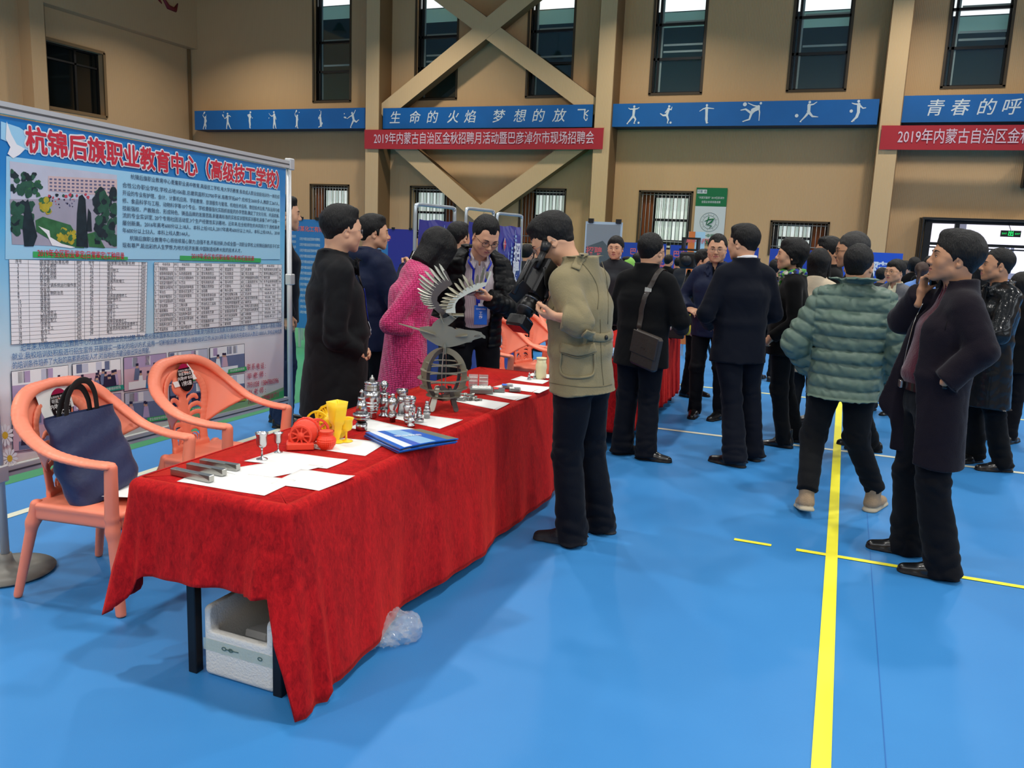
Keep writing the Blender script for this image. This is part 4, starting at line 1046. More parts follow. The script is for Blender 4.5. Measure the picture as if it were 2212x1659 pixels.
blobs(26,22,72,368,415,4,9,['cyp','tree','cyp'],3); blobs(22,44,86,396,424,4,8,['lawn','tree'],4); blobs(16,84,106,430,462,4,8,['lawn','bush','lawn'],4)
blobs(34,24,70,440,500,5,10,['tree','cyp','tree'],5); sub([(52,436),(58,430),(68,470),(78,510),(70,532),(50,532),(46,490)],'cyp',6)
blobs(14,100,190,418,428,2,4,['tree','cyp','redlt'],3); blobs(20,110,160,428,450,1,2,['dark','win','redlt'],3)
sub([(74,476),(90,468),(150,486),(170,520),(180,536),(150,534),(110,520),(76,500)],'lawn',5); blobs(30,120,160,494,522,3,7,['bush','lawn','bush'],6)
sub([(80,488),(104,498),(106,512),(130,526),(160,534),(150,536),(110,530),(98,505)],'white',6)
sub([(168,424),(175,420),(182,430),(186,500),(188,535),(162,532),(164,460)],'cyp',7); sub([(188,450),(194,460),(196,500),(184,500)],'cyp',7)
blobs(46,206,248,412,522,6,12,['tree','cyp','tree'],6)
sub([(186,505),(205,500),(225,536),(190,533)],'lawn',6)
# body text
TX=['杭锦后旗职业教育中心是集职业高中教育,高级技工学校,电大学历教育,各类成人职业技能培训为一体的综','合性公办职业学校,学校占地106亩,总建筑面积32700平米,有教学班60个,在校生2600多人,教职工267人。','开设的专业有护理、会计、计算机应用、学前教育、旅游服务与管理、机电技术应用、数控技术应用,汽车运用与维','修、食品科学与工程、动物科学等10个专业。学校遵循强化实践抓技能的办学思路,确定了文化引领、内涵发展、','技能强校、产教融合、形成特色、铸造品牌的发展思路,新建高标准的实验实训室和实训基地,装备了49个设备一','流的专业实训室, 20个专用社团活动室,3个生产经营性实训基地。近年来,在全校师生的共同努力下,我校高考','屡创新高。2016年高考600分以上18人、本科上线102人,2017年高考600分以上19人、本科上线109人。2018']
LN=[(280,382,602,426),(262,400,602,441),(262,417,602,455),(262,433.5,602,467),(262,450,602,479),(262,465.5,602,492),(262,482,602,504)]
for l_,s in zip(LN,TX): tline(s,l_[0],l_[1],l_[2],l_[3],.029,'ink')
tline('年600分以上53人、本科上线人数144人。',262,498,408,506.5,.029,'ink')
tline('杭锦后旗职业教育中心将继续凝心聚力,自强不息,开拓创新,办成全国一流职业学校,让杭锦后旗的孩子们实',278,515,602,533,.029,'ink')
tline('现有尊严,能出彩的人生梦想,为地方经济发展,中国制造培养大批的技术人才。',262,530,520,542,.029,'ink')
# tables
quad([(69,543),(274,555),(274,562),(69,556)],'green',.006); tline('2019年全区职业鉴定(日常鉴定)工种目录',78,547,266,554,.040,'red',.01,.0085)
quad([(387,552),(562,558),(562,567),(387,562)],'green',.006); tline('2019年全区专项职业能力考核项目目录',411,553,547,559,.036,'redlt',.01,.0085)
def lerp(a,b_,t): return (a[0]+(b_[0]-a[0])*t,a[1]+(b_[1]-a[1])*t)
def table(c4,rows,cols,fill,ink,lw=.5):
    TL,TR,BR,BL=c4
    g=lambda a,c: lerp(lerp(TL,TR,a),lerp(BL,BR,a),c)
    quad([TL,TR,BR,BL],'white',.0058)
    for r in range(rows+1):
        a=g(0,r/rows); b_=g(1,r/rows); quad([a,b_,(b_[0],b_[1]+lw),(a[0],a[1]+lw)],'gridink',.0066)
    for c in cols:
        a=g(c,0); b_=g(c,1); quad([a,(a[0]+lw,a[1]),(b_[0]+lw,b_[1]),b_],'gridink',.0066)
    for (c,r,s,h,wd) in fill:
        a=g(c,(r+.5)/rows); b_=g(c+wd,(r+.5)/rows); tline(s,a[0],a[1],b_[0],b_[1],h,'gridink',.0,.0074)
N1=['中式烹调师','中式面点师','西式烹调师','西式面点师','茶艺师','中央空调系统运行操作员','保安员','有害生物防治员','育婴员','保育员','美容师','美发师','汽车维修工','眼镜验光员','眼镜定配工','评茶员','手工木工','制冷工','车工','铣工']
N2=['磨工','电切削工','铸造工','锻造工','金属热处理工','焊工','模具工','钳工','机床装调维修工','锅炉操作工','砌筑工','混凝土工','钢筋工','架子工','防水工','电梯安装维修工','制冷空调系统安装维修工','起重装卸机械操作工','电工']
fill=[(.045,0,'序号',.020,.045),(.22,0,'国家职业标准名称',.020,.21),(.485,0,'课时',.020,.04),(.575,0,'序号',.020,.04),(.71,0,'国家职业标准名称',.020,.2),(.955,0,'课时',.020,.035)]
for i,s in enumerate(N1): fill+=[(.055,i+1,str(i+1),.022,.012*len(str(i+1))),(.22,i+1,s,.021,.024*len(s)),(.488,i+1,'56' if i==6 else '260' if i not in(7,8,9) else '200',.021,.033)]
for i,s in enumerate(N2): fill+=[(.585,i+1,str(i+21),.022,.024),(.71,i+1,s,.020,.021*len(s)),(.955,i+1,'260',.021,.033)]
table([(17,560),(316,566),(312,724),(22,744)],21,[0,.138,.475,.545,.655,.94,1],fill,None)
rd=random.Random(3); pool='蒙古族刺绣手把肉制作奶食品银器皮雕马头琴剪纸毛毡织毯陶艺面塑烙画茶道插花盆景修脚按摩家政母婴护理电动车农机驾驶温室种植养殖加工'
fill=[]; cx=[0,.032,.15,.185,.325,.36,.51,.545,.675,.705,.82,.85,.97,1.]
for q in range(6):
    fill+=[(cx[2*q]+.004,0,'序号',.016,.024),(cx[2*q+1]+.03,0,'考核项目',.017,.06)]
    for r in range(14 if q<5 else 4):
        n=q*14+r+1; nm=''.join(rd.choice(pool) for _ in range(rd.choice([3,4,6,7])))
        fill+=[(cx[2*q]+.006,r+1,str(n),.026,.009*len(str(n))),(cx[2*q+1]+.008,r+1,nm,.021,min(.0165*len(nm),cx[2*q+2]-cx[2*q+1]-.012))]
for k,r in((75,6),(76,9),(77,12)):
    fill+=[(.826,r,str(k),.024,.018)]+[(.866,r+d_,s,.017,.085) for d_,s in((-1,'"蒙古族、草原'),(0,'特色美食、民俗'),(1,'特色手工"'))]
for r in(1,2,3,4,6,9,12,14): fill.append((.976,r,'56',.021,.018))
table([(331,566),(607,571),(606,694),(331,718)],15,cx,fill,None)
# paragraph below
tline('近年来,杭锦后旗职业教育中心为全面实施就业优先战略,深入贯彻落实国家和自治区积极就业政策,助力民营企业发展,促进高校毕业生、农牧民工、退役军人等重点群体',42,752,607,702,.036,'blueink')
tline('就业,我校培训处积极进行招生宣传,开展理实一体化的培训方式,运用一切积极因素开展职业技能培训工作,从2013年至今,我校共完成培训人数近10000人,学校这种优质',23,772,607,716,.035,'blueink')
tline('的培训条件培养了大批的高素质技能人才,对当地经济建设做出突出贡献。',24,791,322,757,.036,'blueink')
# small photographs
def photo(c4,base,top,blobs,tagc,seed):
    TL,TR,BR,BL=c4; quad([(TL[0]-1,TL[1]-1),(TR[0]+1,TR[1]-1),(BR[0]+1,BR[1]+1),(BL[0]-1,BL[1]+1)],'dark',.0046)
    g=lambda a,c: lerp(lerp(TL,TR,a),lerp(BL,BR,a),c)
    q=lambda a0,c0,a1,c1,m_,o: quad([g(a0,c0),g(a1,c0),g(a1,c1),g(a0,c1)],m_,o)
    q(0,0,1,1,base,.0052); q(0,0,1,.35,top,.0056)
    r=random.Random(seed)
    for k in range(5): a=r.random()*.8; q(a,.02,a+.12,.3,r.choice(['white','sky','steel','lilac']),.006)
    q(.1,.75,.8,.98,r.choice(['white','steel','pave']),.0062)
    for k in range(blobs):
        a=.04+.88*r.random(); c=.25+.3*r.random(); w=.05+.035*r.random(); col=r.choice(['pink','white','dark','steel','dark','lilac']) ; o=.0064+.00005*k
        quad([g(a-w*.6,c+.1),g(a+w*.6,c+.1),g(a+w,min(1,c+.45)),g(a-w,min(1,c+.45))],col,o)
        quad([g(a-w*.35,c),g(a+w*.35,c),g(a+w*.42,c+.1),g(a-w*.42,c+.1)],'skinp',o+.00002); quad([g(a-w*.42,c-.05),g(a+w*.42,c-.05),g(a+w*.4,c+.03),g(a-w*.4,c+.03)],'dark',o+.00003)
    if tagc:
        quad([g(.52,.86),g(1.04,.84),g(1.06,.99),g(.5,1.01)],tagc,.0072); a=g(.57,.93);b_=g(.98,.915); tline('职业技能培训现场',a[0],a[1],b_[0],b_[1],.017,'white',.0,.0082)
photo([(23,803),(145,789),(146,878),(26,890)],'lilac','white',3,None,1); photo([(155,787),(258,775),(260,842),(157,856)],'pink','white',16,'teal',2)
photo([(266,773),(357,763),(358,831),(267,845)],'pink','lilac',7,'tagblue',3); photo([(364,762),(446,753),(447,818),(365,828)],'steel','sky',5,'green',4)
photo([(452,752),(526,743),(527,801),(453,812)],'steel','white',5,'green',5)
photo([(25,895),(147,884),(148,960),(27,975)],'pink','lilac',5,None,6); photo([(157,862),(259,849),(260,922),(158,936)],'dark','lilac',6,'olive',7)
photo([(268,850),(358,838),(359,906),(270,918)],'steel','sky',4,'green',8); photo([(365,834),(447,824),(448,884),(367,896)],'dark','steel',4,'green',9); photo([(453,817),(526,807),(527,866),(455,876)],'steel','white',4,'olive',10)
# telephone numbers (the square code above them is left off)
tline('联 系 电 话 :',532,794,572,790,.046,'redlt',.008); tline('毕 老 师 :',532,814,572,808,.046,'redlt',.008); tline('7931038  13847860396',532,833,600,822,.052,'redlt',.008)
tline('赵 老 师 :',534,850,572,842,.046,'redlt',.008); tline('7931033  13948181711',534,868,600,852,.052,'redlt',.008)
quad([(380,905),(560,858),(612,836),(612,862),(380,922)],'grassp',.0042); quad([(585,856),(612,842),(612,862),(585,867)],'green',.0046)
# daisies in the corner
for cx_,cy_,r_ in((8,940,16),(18,990,15)):
    for k in range(12):
        a=k*math.pi/6; quad([(cx_,cy_),(cx_+r_*math.cos(a-.2),cy_+1.3*r_*math.sin(a-.2)),(cx_+1.25*r_*math.cos(a),cy_+1.6*r_*math.sin(a)),(cx_+r_*math.cos(a+.2),cy_+1.3*r_*math.sin(a+.2))],'white',.0074+.00003*k)
    quad([(cx_+.4*r_*math.cos(a),cy_+.5*r_*math.sin(a)) for a in np.linspace(0,2*math.pi,13)[:-1]],'yellow',.0082)
loc(mb).build('printed_sheet',root)
mb=MB()     # frame: posts, rails, clips
def rail(P,Q_,h,d,nm,mt=ALU):
    m2=MB(); u_=unit(Q_-P); up=np.array([0,0,1.]); m2.prism([(0,-h/2),(np.linalg.norm(Q_-P),-h/2),(np.linalg.norm(Q_-P),h/2),(0,h/2)],P,u_,up-u_*(u_@up),d,mt)
    m2.prism([(0,-h*.08),(np.linalg.norm(Q_-P),-h*.08),(np.linalg.norm(Q_-P),h*.08),(0,h*.08)],P+PN*(d/2+.001),u_,up-u_*(u_@up),.002,ALUD)
    loc(m2).build(nm,root)
rail(pt(-.02,2.085),pt(2.60,2.055),.052,.03,'top_rail'); rail(pt(-.02,.475),pt(2.52,.352),.045,.03,'bottom_rail')
for u_,nm,z1,z0 in((.0,'post',2.06,.02),(2.575,'post',2.03,.02)):
    m2=MB(); c=pt(u_,0); m2.tube([c+[0,0,z0],c+[0,0,z1]],.019,ALU,12); loc(m2).build(nm,root)
    m2=MB(); m2.lathe([(.20,.004),(.205,.012),(.12,.022),(.045,.03),(.032,.06),(.026,.09)],c+PN*0,PLG,40); m2.v=[tuple(np.array(p)) for p in m2.v]; loc(m2).build('base_plate',root)
for u_,v_ in((2.59,2.06),(2.585,1.24),(.0,.47),(0,1.24)):
    m2=MB(); m2.box(pt(u_,v_),(.024,.032,.04),ALU,rotz(math.atan2(PU[1],PU[0])-math.pi/2),bev=.006); loc(m2).build('clip',root)
# ---------------------------------------------------------------- the long table under red velvet
TZ=.72; TX0,TX1,TY0,TY1=-2.30,-1.60,2.15,5.22
VEL=mat('velvet_red','B3111B',.75,sheen=.9,sheen_tint='FF4A3A',spec=.15)
nt=VEL.node_tree; b=nt.nodes['Principled BSDF']; geo=nt.nodes.new('ShaderNodeNewGeometry')
mpn=nt.nodes.new('ShaderNodeMapping'); mpn.inputs['Scale'].default_value=(1,1,.45); nt.links.new(geo.outputs['Position'],mpn.inputs[0])
n1=nt.nodes.new('ShaderNodeTexNoise'); n1.inputs['Scale'].default_value=9; n1.inputs['Detail'].default_value=9; n1.inputs['Roughness'].default_value=.72; n1.inputs['Distortion'].default_value=1.2; nt.links.new(mpn.outputs[0],n1.inputs['Vector'])
mm=nt.nodes.new('ShaderNodeMix'); mm.data_type='RGBA'; mm.inputs[6].default_value=(*srgb('860A12'),1); mm.inputs[7].default_value=(*srgb('CC1A1E'),1)
mr=nt.nodes.new('ShaderNodeMapRange'); mr.inputs['From Min'].default_value=.35; mr.inputs['From Max'].default_value=.66; nt.links.new(n1.outputs['Fac'],mr.inputs['Value']); nt.links.new(mr.outputs[0],mm.inputs[0]); nt.links.new(mm.outputs[2],b.inputs['Base Color'])
n4=nt.nodes.new('ShaderNodeTexNoise'); n4.inputs['Scale'].default_value=70; n4.inputs['Detail'].default_value=8; n4.inputs['Roughness'].default_value=.75; n4.inputs['Distortion'].default_value=.8; nt.links.new(mpn.outputs[0],n4.inputs['Vector'])
m4=nt.nodes.new('ShaderNodeMath'); m4.operation='MULTIPLY_ADD'; m4.inputs[1].default_value=.55; nt.links.new(n4.outputs['Fac'],m4.inputs[0]); m5=nt.nodes.new('ShaderNodeMath'); m5.operation='MULTIPLY'; m5.inputs[1].default_value=.45; nt.links.new(n1.outputs['Fac'],m5.inputs[0]); nt.links.new(m5.outputs[0],m4.inputs[2])
nt.links.new(m4.outputs[0],mr.inputs['Value']); mr.inputs['From Min'].default_value=.40; mr.inputs['From Max'].default_value=.60
u=nt.nodes.new('ShaderNodeBump'); u.inputs['Strength'].default_value=.6; u.inputs['Distance'].default_value=.006; nt.links.new(m4.outputs[0],u.inputs['Height']); nt.links.new(u.outputs['Normal'],b.inputs['Normal'])
LEGM=mat('table_leg_black','15171C',.35,.3)
def cloth(x0,x1,y0,y1,z,hem,fold,label,name='tablecloth',n=520,rad=.035):
    """hem(side,t)->(z,outward); side 0 near end left->right, 1 right side near->far, 2 far end, 3 left side far->near"""
    per=[]; L=[x1-x0,y1-y0,x1-x0,y1-y0]; tot=sum(L); cor=[(x0,y0),(x1,y0),(x1,y1),(x0,y1)]; dirs=[(1,0),(0,1),(-1,0),(0,-1)]; nrm=[(0,-1),(1,0),(0,1),(-1,0)]
    for k in range(4):
        m_=max(24,int(n*L[k]/tot))
        for i in range(m_): per.append((k,i/m_))
    rows=26; P=[]
    for (k,t) in per:
        c=cor[k]; d=dirs[k]; nr=np.array(nrm[k],float); l=L[k]
        base=np.array([c[0]+d[0]*l*t,c[1]+d[1]*l*t])
        # corner blending of the outward normal and a rounded plan
        s=t*l; rr=.05; kk=(k-1)%4; k2=(k+1)%4
        if s<rr: w=.5+.5*s/rr; nr=unit(nr*w+np.array(nrm[kk])*(1-w)); base=base-np.array([sum(x) for x in zip(nrm[k],nrm[kk])])*(rr-s)*.18
        if l-s<rr: w=.5+.5*(l-s)/rr; nr=unit(nr*w+np.array(nrm[k2])*(1-w)); base=base-np.array([sum(x) for x in zip(nrm[k],nrm[k2])])*(rr-(l-s))*.18
        hz,out=hem(k,t); col=[]
        for r in range(rows):
            f=r/(rows-1)
            if r<5:
                a=r/4*math.pi/2; off=rad*(math.sin(a)-1); zz=z-rad*(1-math.cos(a)); g=0
            else:
                g=(r-4)/(rows-5); zz=(z-rad)*(1-g)+hz*g; off=out*g**1.1
            fo,al=fold(k,t,g,s,l)
            p=base+nr*(off+fo*min(1,g*1.6)); p=p+np.array(d)*al
            col.append((p[0],p[1],zz))
        P.append(col)
    m=MB(); m.grid(np.array(P),VEL,closed_u=True)
    # top
    ring=np.array([c[0] for c in P]); cen=np.array([(x0+x1)/2,(y0+y1)/2,z])
    xs=np.linspace(x0+rad,x1-rad,8); ys=np.linspace(y0+rad,y1-rad,40)
    N_=len(ring); inner=[]
    vs=[tuple(p) for p in ring]+[((p[0]-cen[0])*.5+cen[0],(p[1]-cen[1])*.9+cen[1],z) for p in ring]+[(cen[0],p[1]*.75+cen[1]*.25,z) for p in ring]
    fs=[(i,(i+1)%N_,N_+(i+1)%N_,N_+i) for i in range(N_)]+[(N_+i,N_+(i+1)%N_,2*N_+(i+1)%N_,2*N_+i) for i in range(N_)]
    m.add(vs,fs,VEL,True)
    o=m.build(name); md=o.modifiers.new('thick','SOLIDIFY'); md.thickness=.003; md.offset=-1
    tag(o,label,'tablecloth'); return o
def hem1(k,t):
    if k==0:   # near end: rises between the two corner tails
        z=.375+.04*t
        if t<.13: z=.375-.17*(1-t/.13)
        if t>.93: z=.415-.36*((t-.93)/.07)
        return z,.03+.02*max(0,1-t/.1)
    if k==1:
        z=.035+.03*math.sin(t*5)**2
        if t<.03: z=.012
        return z,.045+.02*math.sin(t*17)
    if k==2: return .3,.03
    z=.4
    if t>.93: z=.4-.2*(t-.93)/.07
    return z,.03+.02*max(0,(t-.96)/.04)
def fold1(k,t,g,s,l):
    f=0;a=0
    if k==0:
        f=.010*g*math.sin(s*22+1)+.006*g*math.sin(s*41)
        if l-s<.16: f+=.034*g*math.sin((l-s)*75)*(1-(l-s)/.16)+.02*g
        if s<.14: f+=.035*g*math.sin(s*70+1)*(1-s/.14); a=-.03*g*(1-s/.14)
    elif k==1:
        f=.012*g*math.sin(s*6.5)+.009*g*math.sin(s*13+1)+.004*g*math.sin(s*31)
        if s<.22: f+=.030*g*math.sin(s*62+1.2)*(1-s/.22)+.02*g*(1-s/.22)
    elif k==3:
        f=.012*g*math.sin(s*9)
        if l-s<.2: f+=.04*g*math.sin((l-s)*60)*(1-(l-s)/.2)
    return f,a
cloth(TX0,TX1,TY0,TY1,TZ,hem1,fold1,'crushed red velvet cloth draped over the long foreground table')
t=empty('folding_table',((TX0+TX1)/2,(TY0+TY1)/2,0),0,'long folding table with black square legs under the red velvet cloth, in front','table')
def tb(nm,boxes,mt=LEGM):
    m=MB(); 
    for c,h in boxes: m.box((c[0]-t.location.x,c[1]-t.location.y,c[2]),h,mt,bev=.003)
    m.build(nm,t)
tb('table_top',[(((TX0+TX1)/2,(TY0+TY1)/2,TZ-.022),((TX1-TX0)/2-.035,(TY1-TY0)/2-.04,.015))],mat('table_board','6A5038',.6))
for x in(-2.07,-1.695):
    for y in(2.16+.06,3.6,3.72,5.1): 
        tb('leg',[((x,y,(TZ-.04)/2),(.019,.019,(TZ-.04)/2))])
# second table run behind the man with the camera
def hem2(k,t): return (.10 if k==1 else .12),.03
def fold2(k,t,g,s,l): return .016*g*math.sin(s*30)+.010*g*math.sin(s*57+1),0
cloth(-2.14,-1.50,6.28,8.6,.70,hem2,fold2,'red velvet cloth on the far table behind the man with the shoulder bag','tablecloth',n=420,rad=.02)
t2=empty('folding_table',(-1.82,7.44,0),0,'long folding table with black legs under the red cloth at the far stand','table')
m=MB(); m.box((0,0,.675),(.28,1.10,.014),mat('table_board','6A5038',.6)); m.build('table_top',t2)
for x in(-.27,.27):
    for y in(-1.05,0,1.05): m=MB(); m.box((x,y,.33),(.018,.018,.33),LEGM); m.build('leg',t2)
# ---- papers on the cloth
PAP=mat('paper_white','F2F1EE',.6)
def sheet(pts,label,z=TZ,k=0,grp='white sheets on the red table'):
    c=np.mean([at_z(x,y,z)[:2] for x,y in pts],0)
    P=[at_z(x,y,z)[:2]-c for x,y in pts]
    m=MB(); n=8; zz=.0022+.0006*k
    G=[[ [*( (P[0]*(1-a)+P[1]*a)*(1-b_)+(P[3]*(1-a)+P[2]*a)*b_ ), zz+.004*(a*b_)**4+.0006*math.sin(7*a+3*b_+k)] for b_ in np.linspace(0,1,n)] for a in np.linspace(0,1,n)]
    m.grid(np.array(G),PAP); m.mats=[PAP]
    o=m.build('paper_sheet',None,(c[0],c[1],z)); md=o.modifiers.new('t','SOLIDIFY'); md.thickness=.0004; tag(o,label,'paper',grp); return o
sheet([(382,1041),(571,1072),(640,1040),(450,1012)],'white sheet under the three steel bars at the near table end',k=0)
sheet([(472,1018),(560,1038),(700,1010),(612,995)],'white sheet in the middle of the overlapping sheets near the steel bars',k=1)
sheet([(527,998),(706,1014),(752,996),(600,975)],'white sheet under the two small steel goblets',k=2)
sheet([(585,1046),(689,1062),(767,1032),(650,1015)],'white sheet lying closest to the front edge of the table',k=3)
sheet([(652,966),(789,986),(835,958),(700,942)],'white sheet under the orange vase and the yellow goblet',k=0)
sheet([(752,925),(888,948),(927,936),(800,906)],'white sheet right of the yellow vase, behind the brochures',k=0)
sheet([(828,900),(950,927),(1000,909),(885,892)],'white sheet under the small steel tool holders',k=0)
sheet([(955,862),(1073,886),(1101,873),(985,853)],'white sheet beside the legs of the eagle sculpture',k=0)
sheet([(1045,852),(1116,866),(1149,856),(1075,845)],'white sheet in front of the grey plastic box',k=0)
sheet([(1065,836),(1165,850),(1192,838),(1100,828)],'white sheet under the flat parts boxes near the man in the tan jacket',k=0)
sheet([(1103,821),(1172,830),(1186,824),(1126,813)],'white sheet under the three small chess pieces',k=0)
sheet([(1140,812),(1184,818),(1196,811),(1150,806)],'white sheet under the cream jar at the far table end',k=0)
# ---- three steel bars
STE=mat('steel_brushed','A9A9A4',.28,.95,bump=(60,.1)); STD=mat('steel_dark','6E6A66',.35,.9)
for (a,b_,lab) in(((368,1028),(452,1046),'front'),((402,1017),(480,1032),'middle'),((430,1008),(510,1021),'back')):
    A=at_z(*a,TZ);B=at_z(*b_,TZ); d=unit(B-A); l=np.linalg.norm(B-A); n_=np.array([-d[1],d[0],0]); m=MB(); c=(A+B)/2
    R=np.stack([d,n_,[0,0,1]],1); m.box((0,0,.0125),(l/2,.013,.0125),STE,R,bev=.002)
    m.prism([(l/2-.05,.0255),(l/2,.0255),(l/2+.001,.010),(l/2-.03,.020)],-n_*.0135,d,(0,0,1),.002,STD)
    tag(m.build('steel_bar',None,(c[0],c[1]+.013,TZ+.0035)),'square milled steel bar, the %s one of three on white paper'%lab,'steel bar','milled steel bars')
# ---- lathe turned pieces
CHR=mat('steel_turned','BDBDBF',.24,1.,bump=(180,.04)); CHD=mat('steel_groove','3B3B40',.3,.9)
def turned(name,px,base,parts,label,cat,grp,mt=CHR,z=TZ+.003,seg=32):
    p=at_z(*base,z); e=empty(name,(p[0],p[1],z),0,label,cat,grp)
    for nm,prof,mm_ in parts: m=MB(); m.lathe(prof,(0,0,0),mm_ or mt,seg); m.build(nm,e)
    return e
def gob(h,r): return [('foot',[(r*.95,0),(r*.9,.003),(r*.25,.008),(r*.16,.014)],None),('stem',[(r*.16,.012),(r*.13,h*.3),(r*.2,h*.44)],None),('cup',[(r*.2,h*.42),(r*.7,h*.5),(r*.88,h*.62),(r*.86,h*.86),(r*1.05,h*.97),(r*1.08,h),(r*.98,h*.99),(r*.78,h*.86),(r*.76,h*.64),(r*.3,h*.52),(0,h*.5)],None)]
turned('goblet',0,(566,992),gob(.107,.024),'small polished steel goblet, the larger of the pair on white paper','goblet','steel goblets')
turned('goblet',0,(601,977),gob(.082,.019),'small polished steel goblet, the smaller one beside the orange wheel','goblet','steel goblets')
YP=mat('plastic_yellow','FFD21E',.4,sheen=.2); OP=mat('plastic_orange','F2452A',.45,sheen=.2,wave=(220,.25,'Z')); 
turned('goblet',0,(748,953),gob(.103,.030),'yellow printed plastic goblet beside the tall square vase','goblet','printed plastic pieces',YP)
def steps(*a):
    out=[];z=0
    for h,r0,r1 in a: out+=[(r0,z),(r1,z+h)]; z+=h
    return out
MP=[
 ((781,928),'tool_holder',[('base_ring',steps((.030,.026,.026),(.004,.022,.022)),None),('neck',[(.020,.034),(.022,.040),(.030,.046),(.034,.050)],CHD),('flange',[(.038,.050),(.040,.056),(.034,.060),(.040,.064),(.040,.076),(.03,.078)],None),('taper',[(.029,.078),(.016,.142)],None),('collar',[(.018,.142),(.018,.152),(.010,.153)],None),('pull_stud',[(.006,.153),(.006,.172),(.011,.174),(.010,.178),(.002,.188),(0,.188)],None)],'tall steel tapered tool holder with pointed stud, standing in front of the group'),
 ((803,902),'stacked_tool_holder',[('base_ring',[(.022,0),(.024,.004),(.021,.02),(.026,.024),(.026,.034)],None),('body',[(.030,.034),(.034,.044),(.030,.05),(.036,.056),(.036,.062),(.031,.064),(.037,.07),(.037,.08),(.031,.082),(.038,.086),(.039,.135)],None),('ribbed_head',[(.036,.136),(.039,.140),(.033,.143),(.038,.150),(.032,.153),(.038,.160),(.032,.163),(.037,.172),(.036,.178),(.012,.180)],None),('knob',[(.012,.180),(.013,.192),(.009,.200),(.004,.203),(.005,.208),(.001,.212),(0,.212)],STE)],'largest ribbed steel tool holder stack with a bell shaped knob'),
 ((829,898),'ball_head_piece',[('base_ring',[(.026,0),(.027,.004),(.018,.010),(.019,.03),(.024,.036)],None),('body',[(.021,.036),(.021,.055),(.026,.058),(.026,.085),(.021,.088),(.022,.105),(.026,.108),(.025,.116),(.012,.118)],None),('ball',[(.010,.118),(.011,.13),(.017,.138),(.021,.150),(.020,.162),(.013,.173),(.004,.177),(0,.177)],None)],'turned steel piece topped with a polished ball'),
 ((848,911),'vase_shaped_piece',[('base_ring',[(.014,0),(.014,.02),(.020,.022),(.020,.042)],None),('body',[(.018,.042),(.02,.046),(.012,.052),(.016,.062),(.024,.080),(.026,.094),(.022,.108),(.012,.120)],None),('stud',[(.010,.120),(.010,.134),(.006,.138),(0,.138)],None)],'turned steel piece with a smooth egg shaped body'),
 ((884,915),'threaded_collar',[('base_ring',[(.022,0),(.025,.006),(.023,.02)],None),('body',[(.026,.02),(.028,.026),(.026,.05),(.022,.052),(.029,.056),(.029,.078),(.031,.080),(.030,.086),(.024,.09),(.025,.104),(.028,.106),(.028,.112)],None),('rim',[(.030,.112),(.031,.128),(.028,.131),(.024,.131),(.022,.124),(0,.122)],None)],'turned steel cup shaped collar with open rim, front one of the two'),
 ((868,897),'threaded_collar',[('base_ring',[(.022,0),(.024,.01)],None),('body',[(.020,.01),(.022,.06),(.026,.064),(.024,.10)],None),('rim',[(.029,.104),(.030,.128),(.028,.132),(.022,.132),(.020,.126),(0,.124)],None)],'turned steel collar with a wide rim, standing behind the egg shaped piece'),
 ((888,922),'bullet_piece',[('base_ring',[(.018,0),(.018,.012),(.012,.014),(.014,.02)],None),('body',[(.014,.02),(.019,.026),(.018,.036),(.013,.04),(.014,.07),(.016,.072),(.013,.076)],None),('tip',[(.009,.076),(.009,.09),(.010,.094),(.004,.108),(0,.110)],None)],'slim turned steel piece with a bullet shaped tip'),
 ((905,911),'stepped_piece',[('base_ring',[(.023,0),(.024,.010),(.023,.014)],None),('body',[(.015,.014),(.016,.034),(.013,.036),(.013,.052)],None),('tip',[(.010,.052),(.010,.070),(.007,.073),(0,.073)],None)],'short stepped steel piece on a round foot'),
 ((922,903),'nozzle_piece',[('base_ring',steps((.022,.015,.015),(.010,.019,.019)),None),('body',[(.017,.032),(.014,.055),(.012,.058),(.012,.062)],None),('tip',[(.011,.062),(.009,.078),(.009,.084),(0,.085)],None)],'small steel nozzle piece at right end, beside the eagle legs')]
for base,nm,parts,lab in MP: turned(nm,0,base,parts,lab,'machined part','turned steel pieces')
# ---- printed plastic pieces
p=at_z(728,955,TZ+.003); e=empty('tall_vase',(p[0],p[1],TZ+.003),.55,'tall yellow printed vase, square at the top on a narrow foot','vase','printed plastic pieces')
m=MB(); m.lathe([(.030,0),(.026,.003),(.012,.012)],(0,0,0),YP,24); m.build('foot',e)
def sq(r,z,tw,sq_=1.):
    out=[]
    for k in range(40):
        a=2*math.pi*k/40; c,s=math.cos(a),math.sin(a); f=1/max(abs(c),abs(s)); f=f**sq_; out.append((r*c*f*math.cos(tw)-r*s*f*math.sin(tw),r*c*f*math.sin(tw)+r*s*f*math.cos(tw),z))
    return out
m=MB(); rows=[sq(.010,.010,0,.3),sq(.013,.025,0,.6),sq(.016,.05,.3,.9),sq(.018,.075,.35,.9),sq(.027,.084,.4,.7),sq(.028,.10,.45,.8),sq(.030,.14,.6,.9),sq(.033,.178,.8,1.),sq(.030,.178,.8,1.),sq(.026,.12,.6,.9),sq(.001,.10,.5,.8)]
m.grid(np.array(rows).transpose(1,0,2),YP,closed_u=True); m.build('body',e)
p=at_z(705,969,TZ+.003); e=empty('round_vase',(p[0],p[1],TZ+.003),0,'small orange printed vase with a diamond pattern','vase','printed plastic pieces')
m=MB(); R_=[]
prof=[(.024,0),(.030,.008),(.037,.020),(.040,.032),(.037,.045),(.030,.053),(.027,.058),(.028,.066),(.032,.073),(.032,.076),(.029,.076),(.025,.064),(.025,.056),(.03,.03),(0,.02)]
pz=np.array(prof); zz=np.linspace(0,8,64)
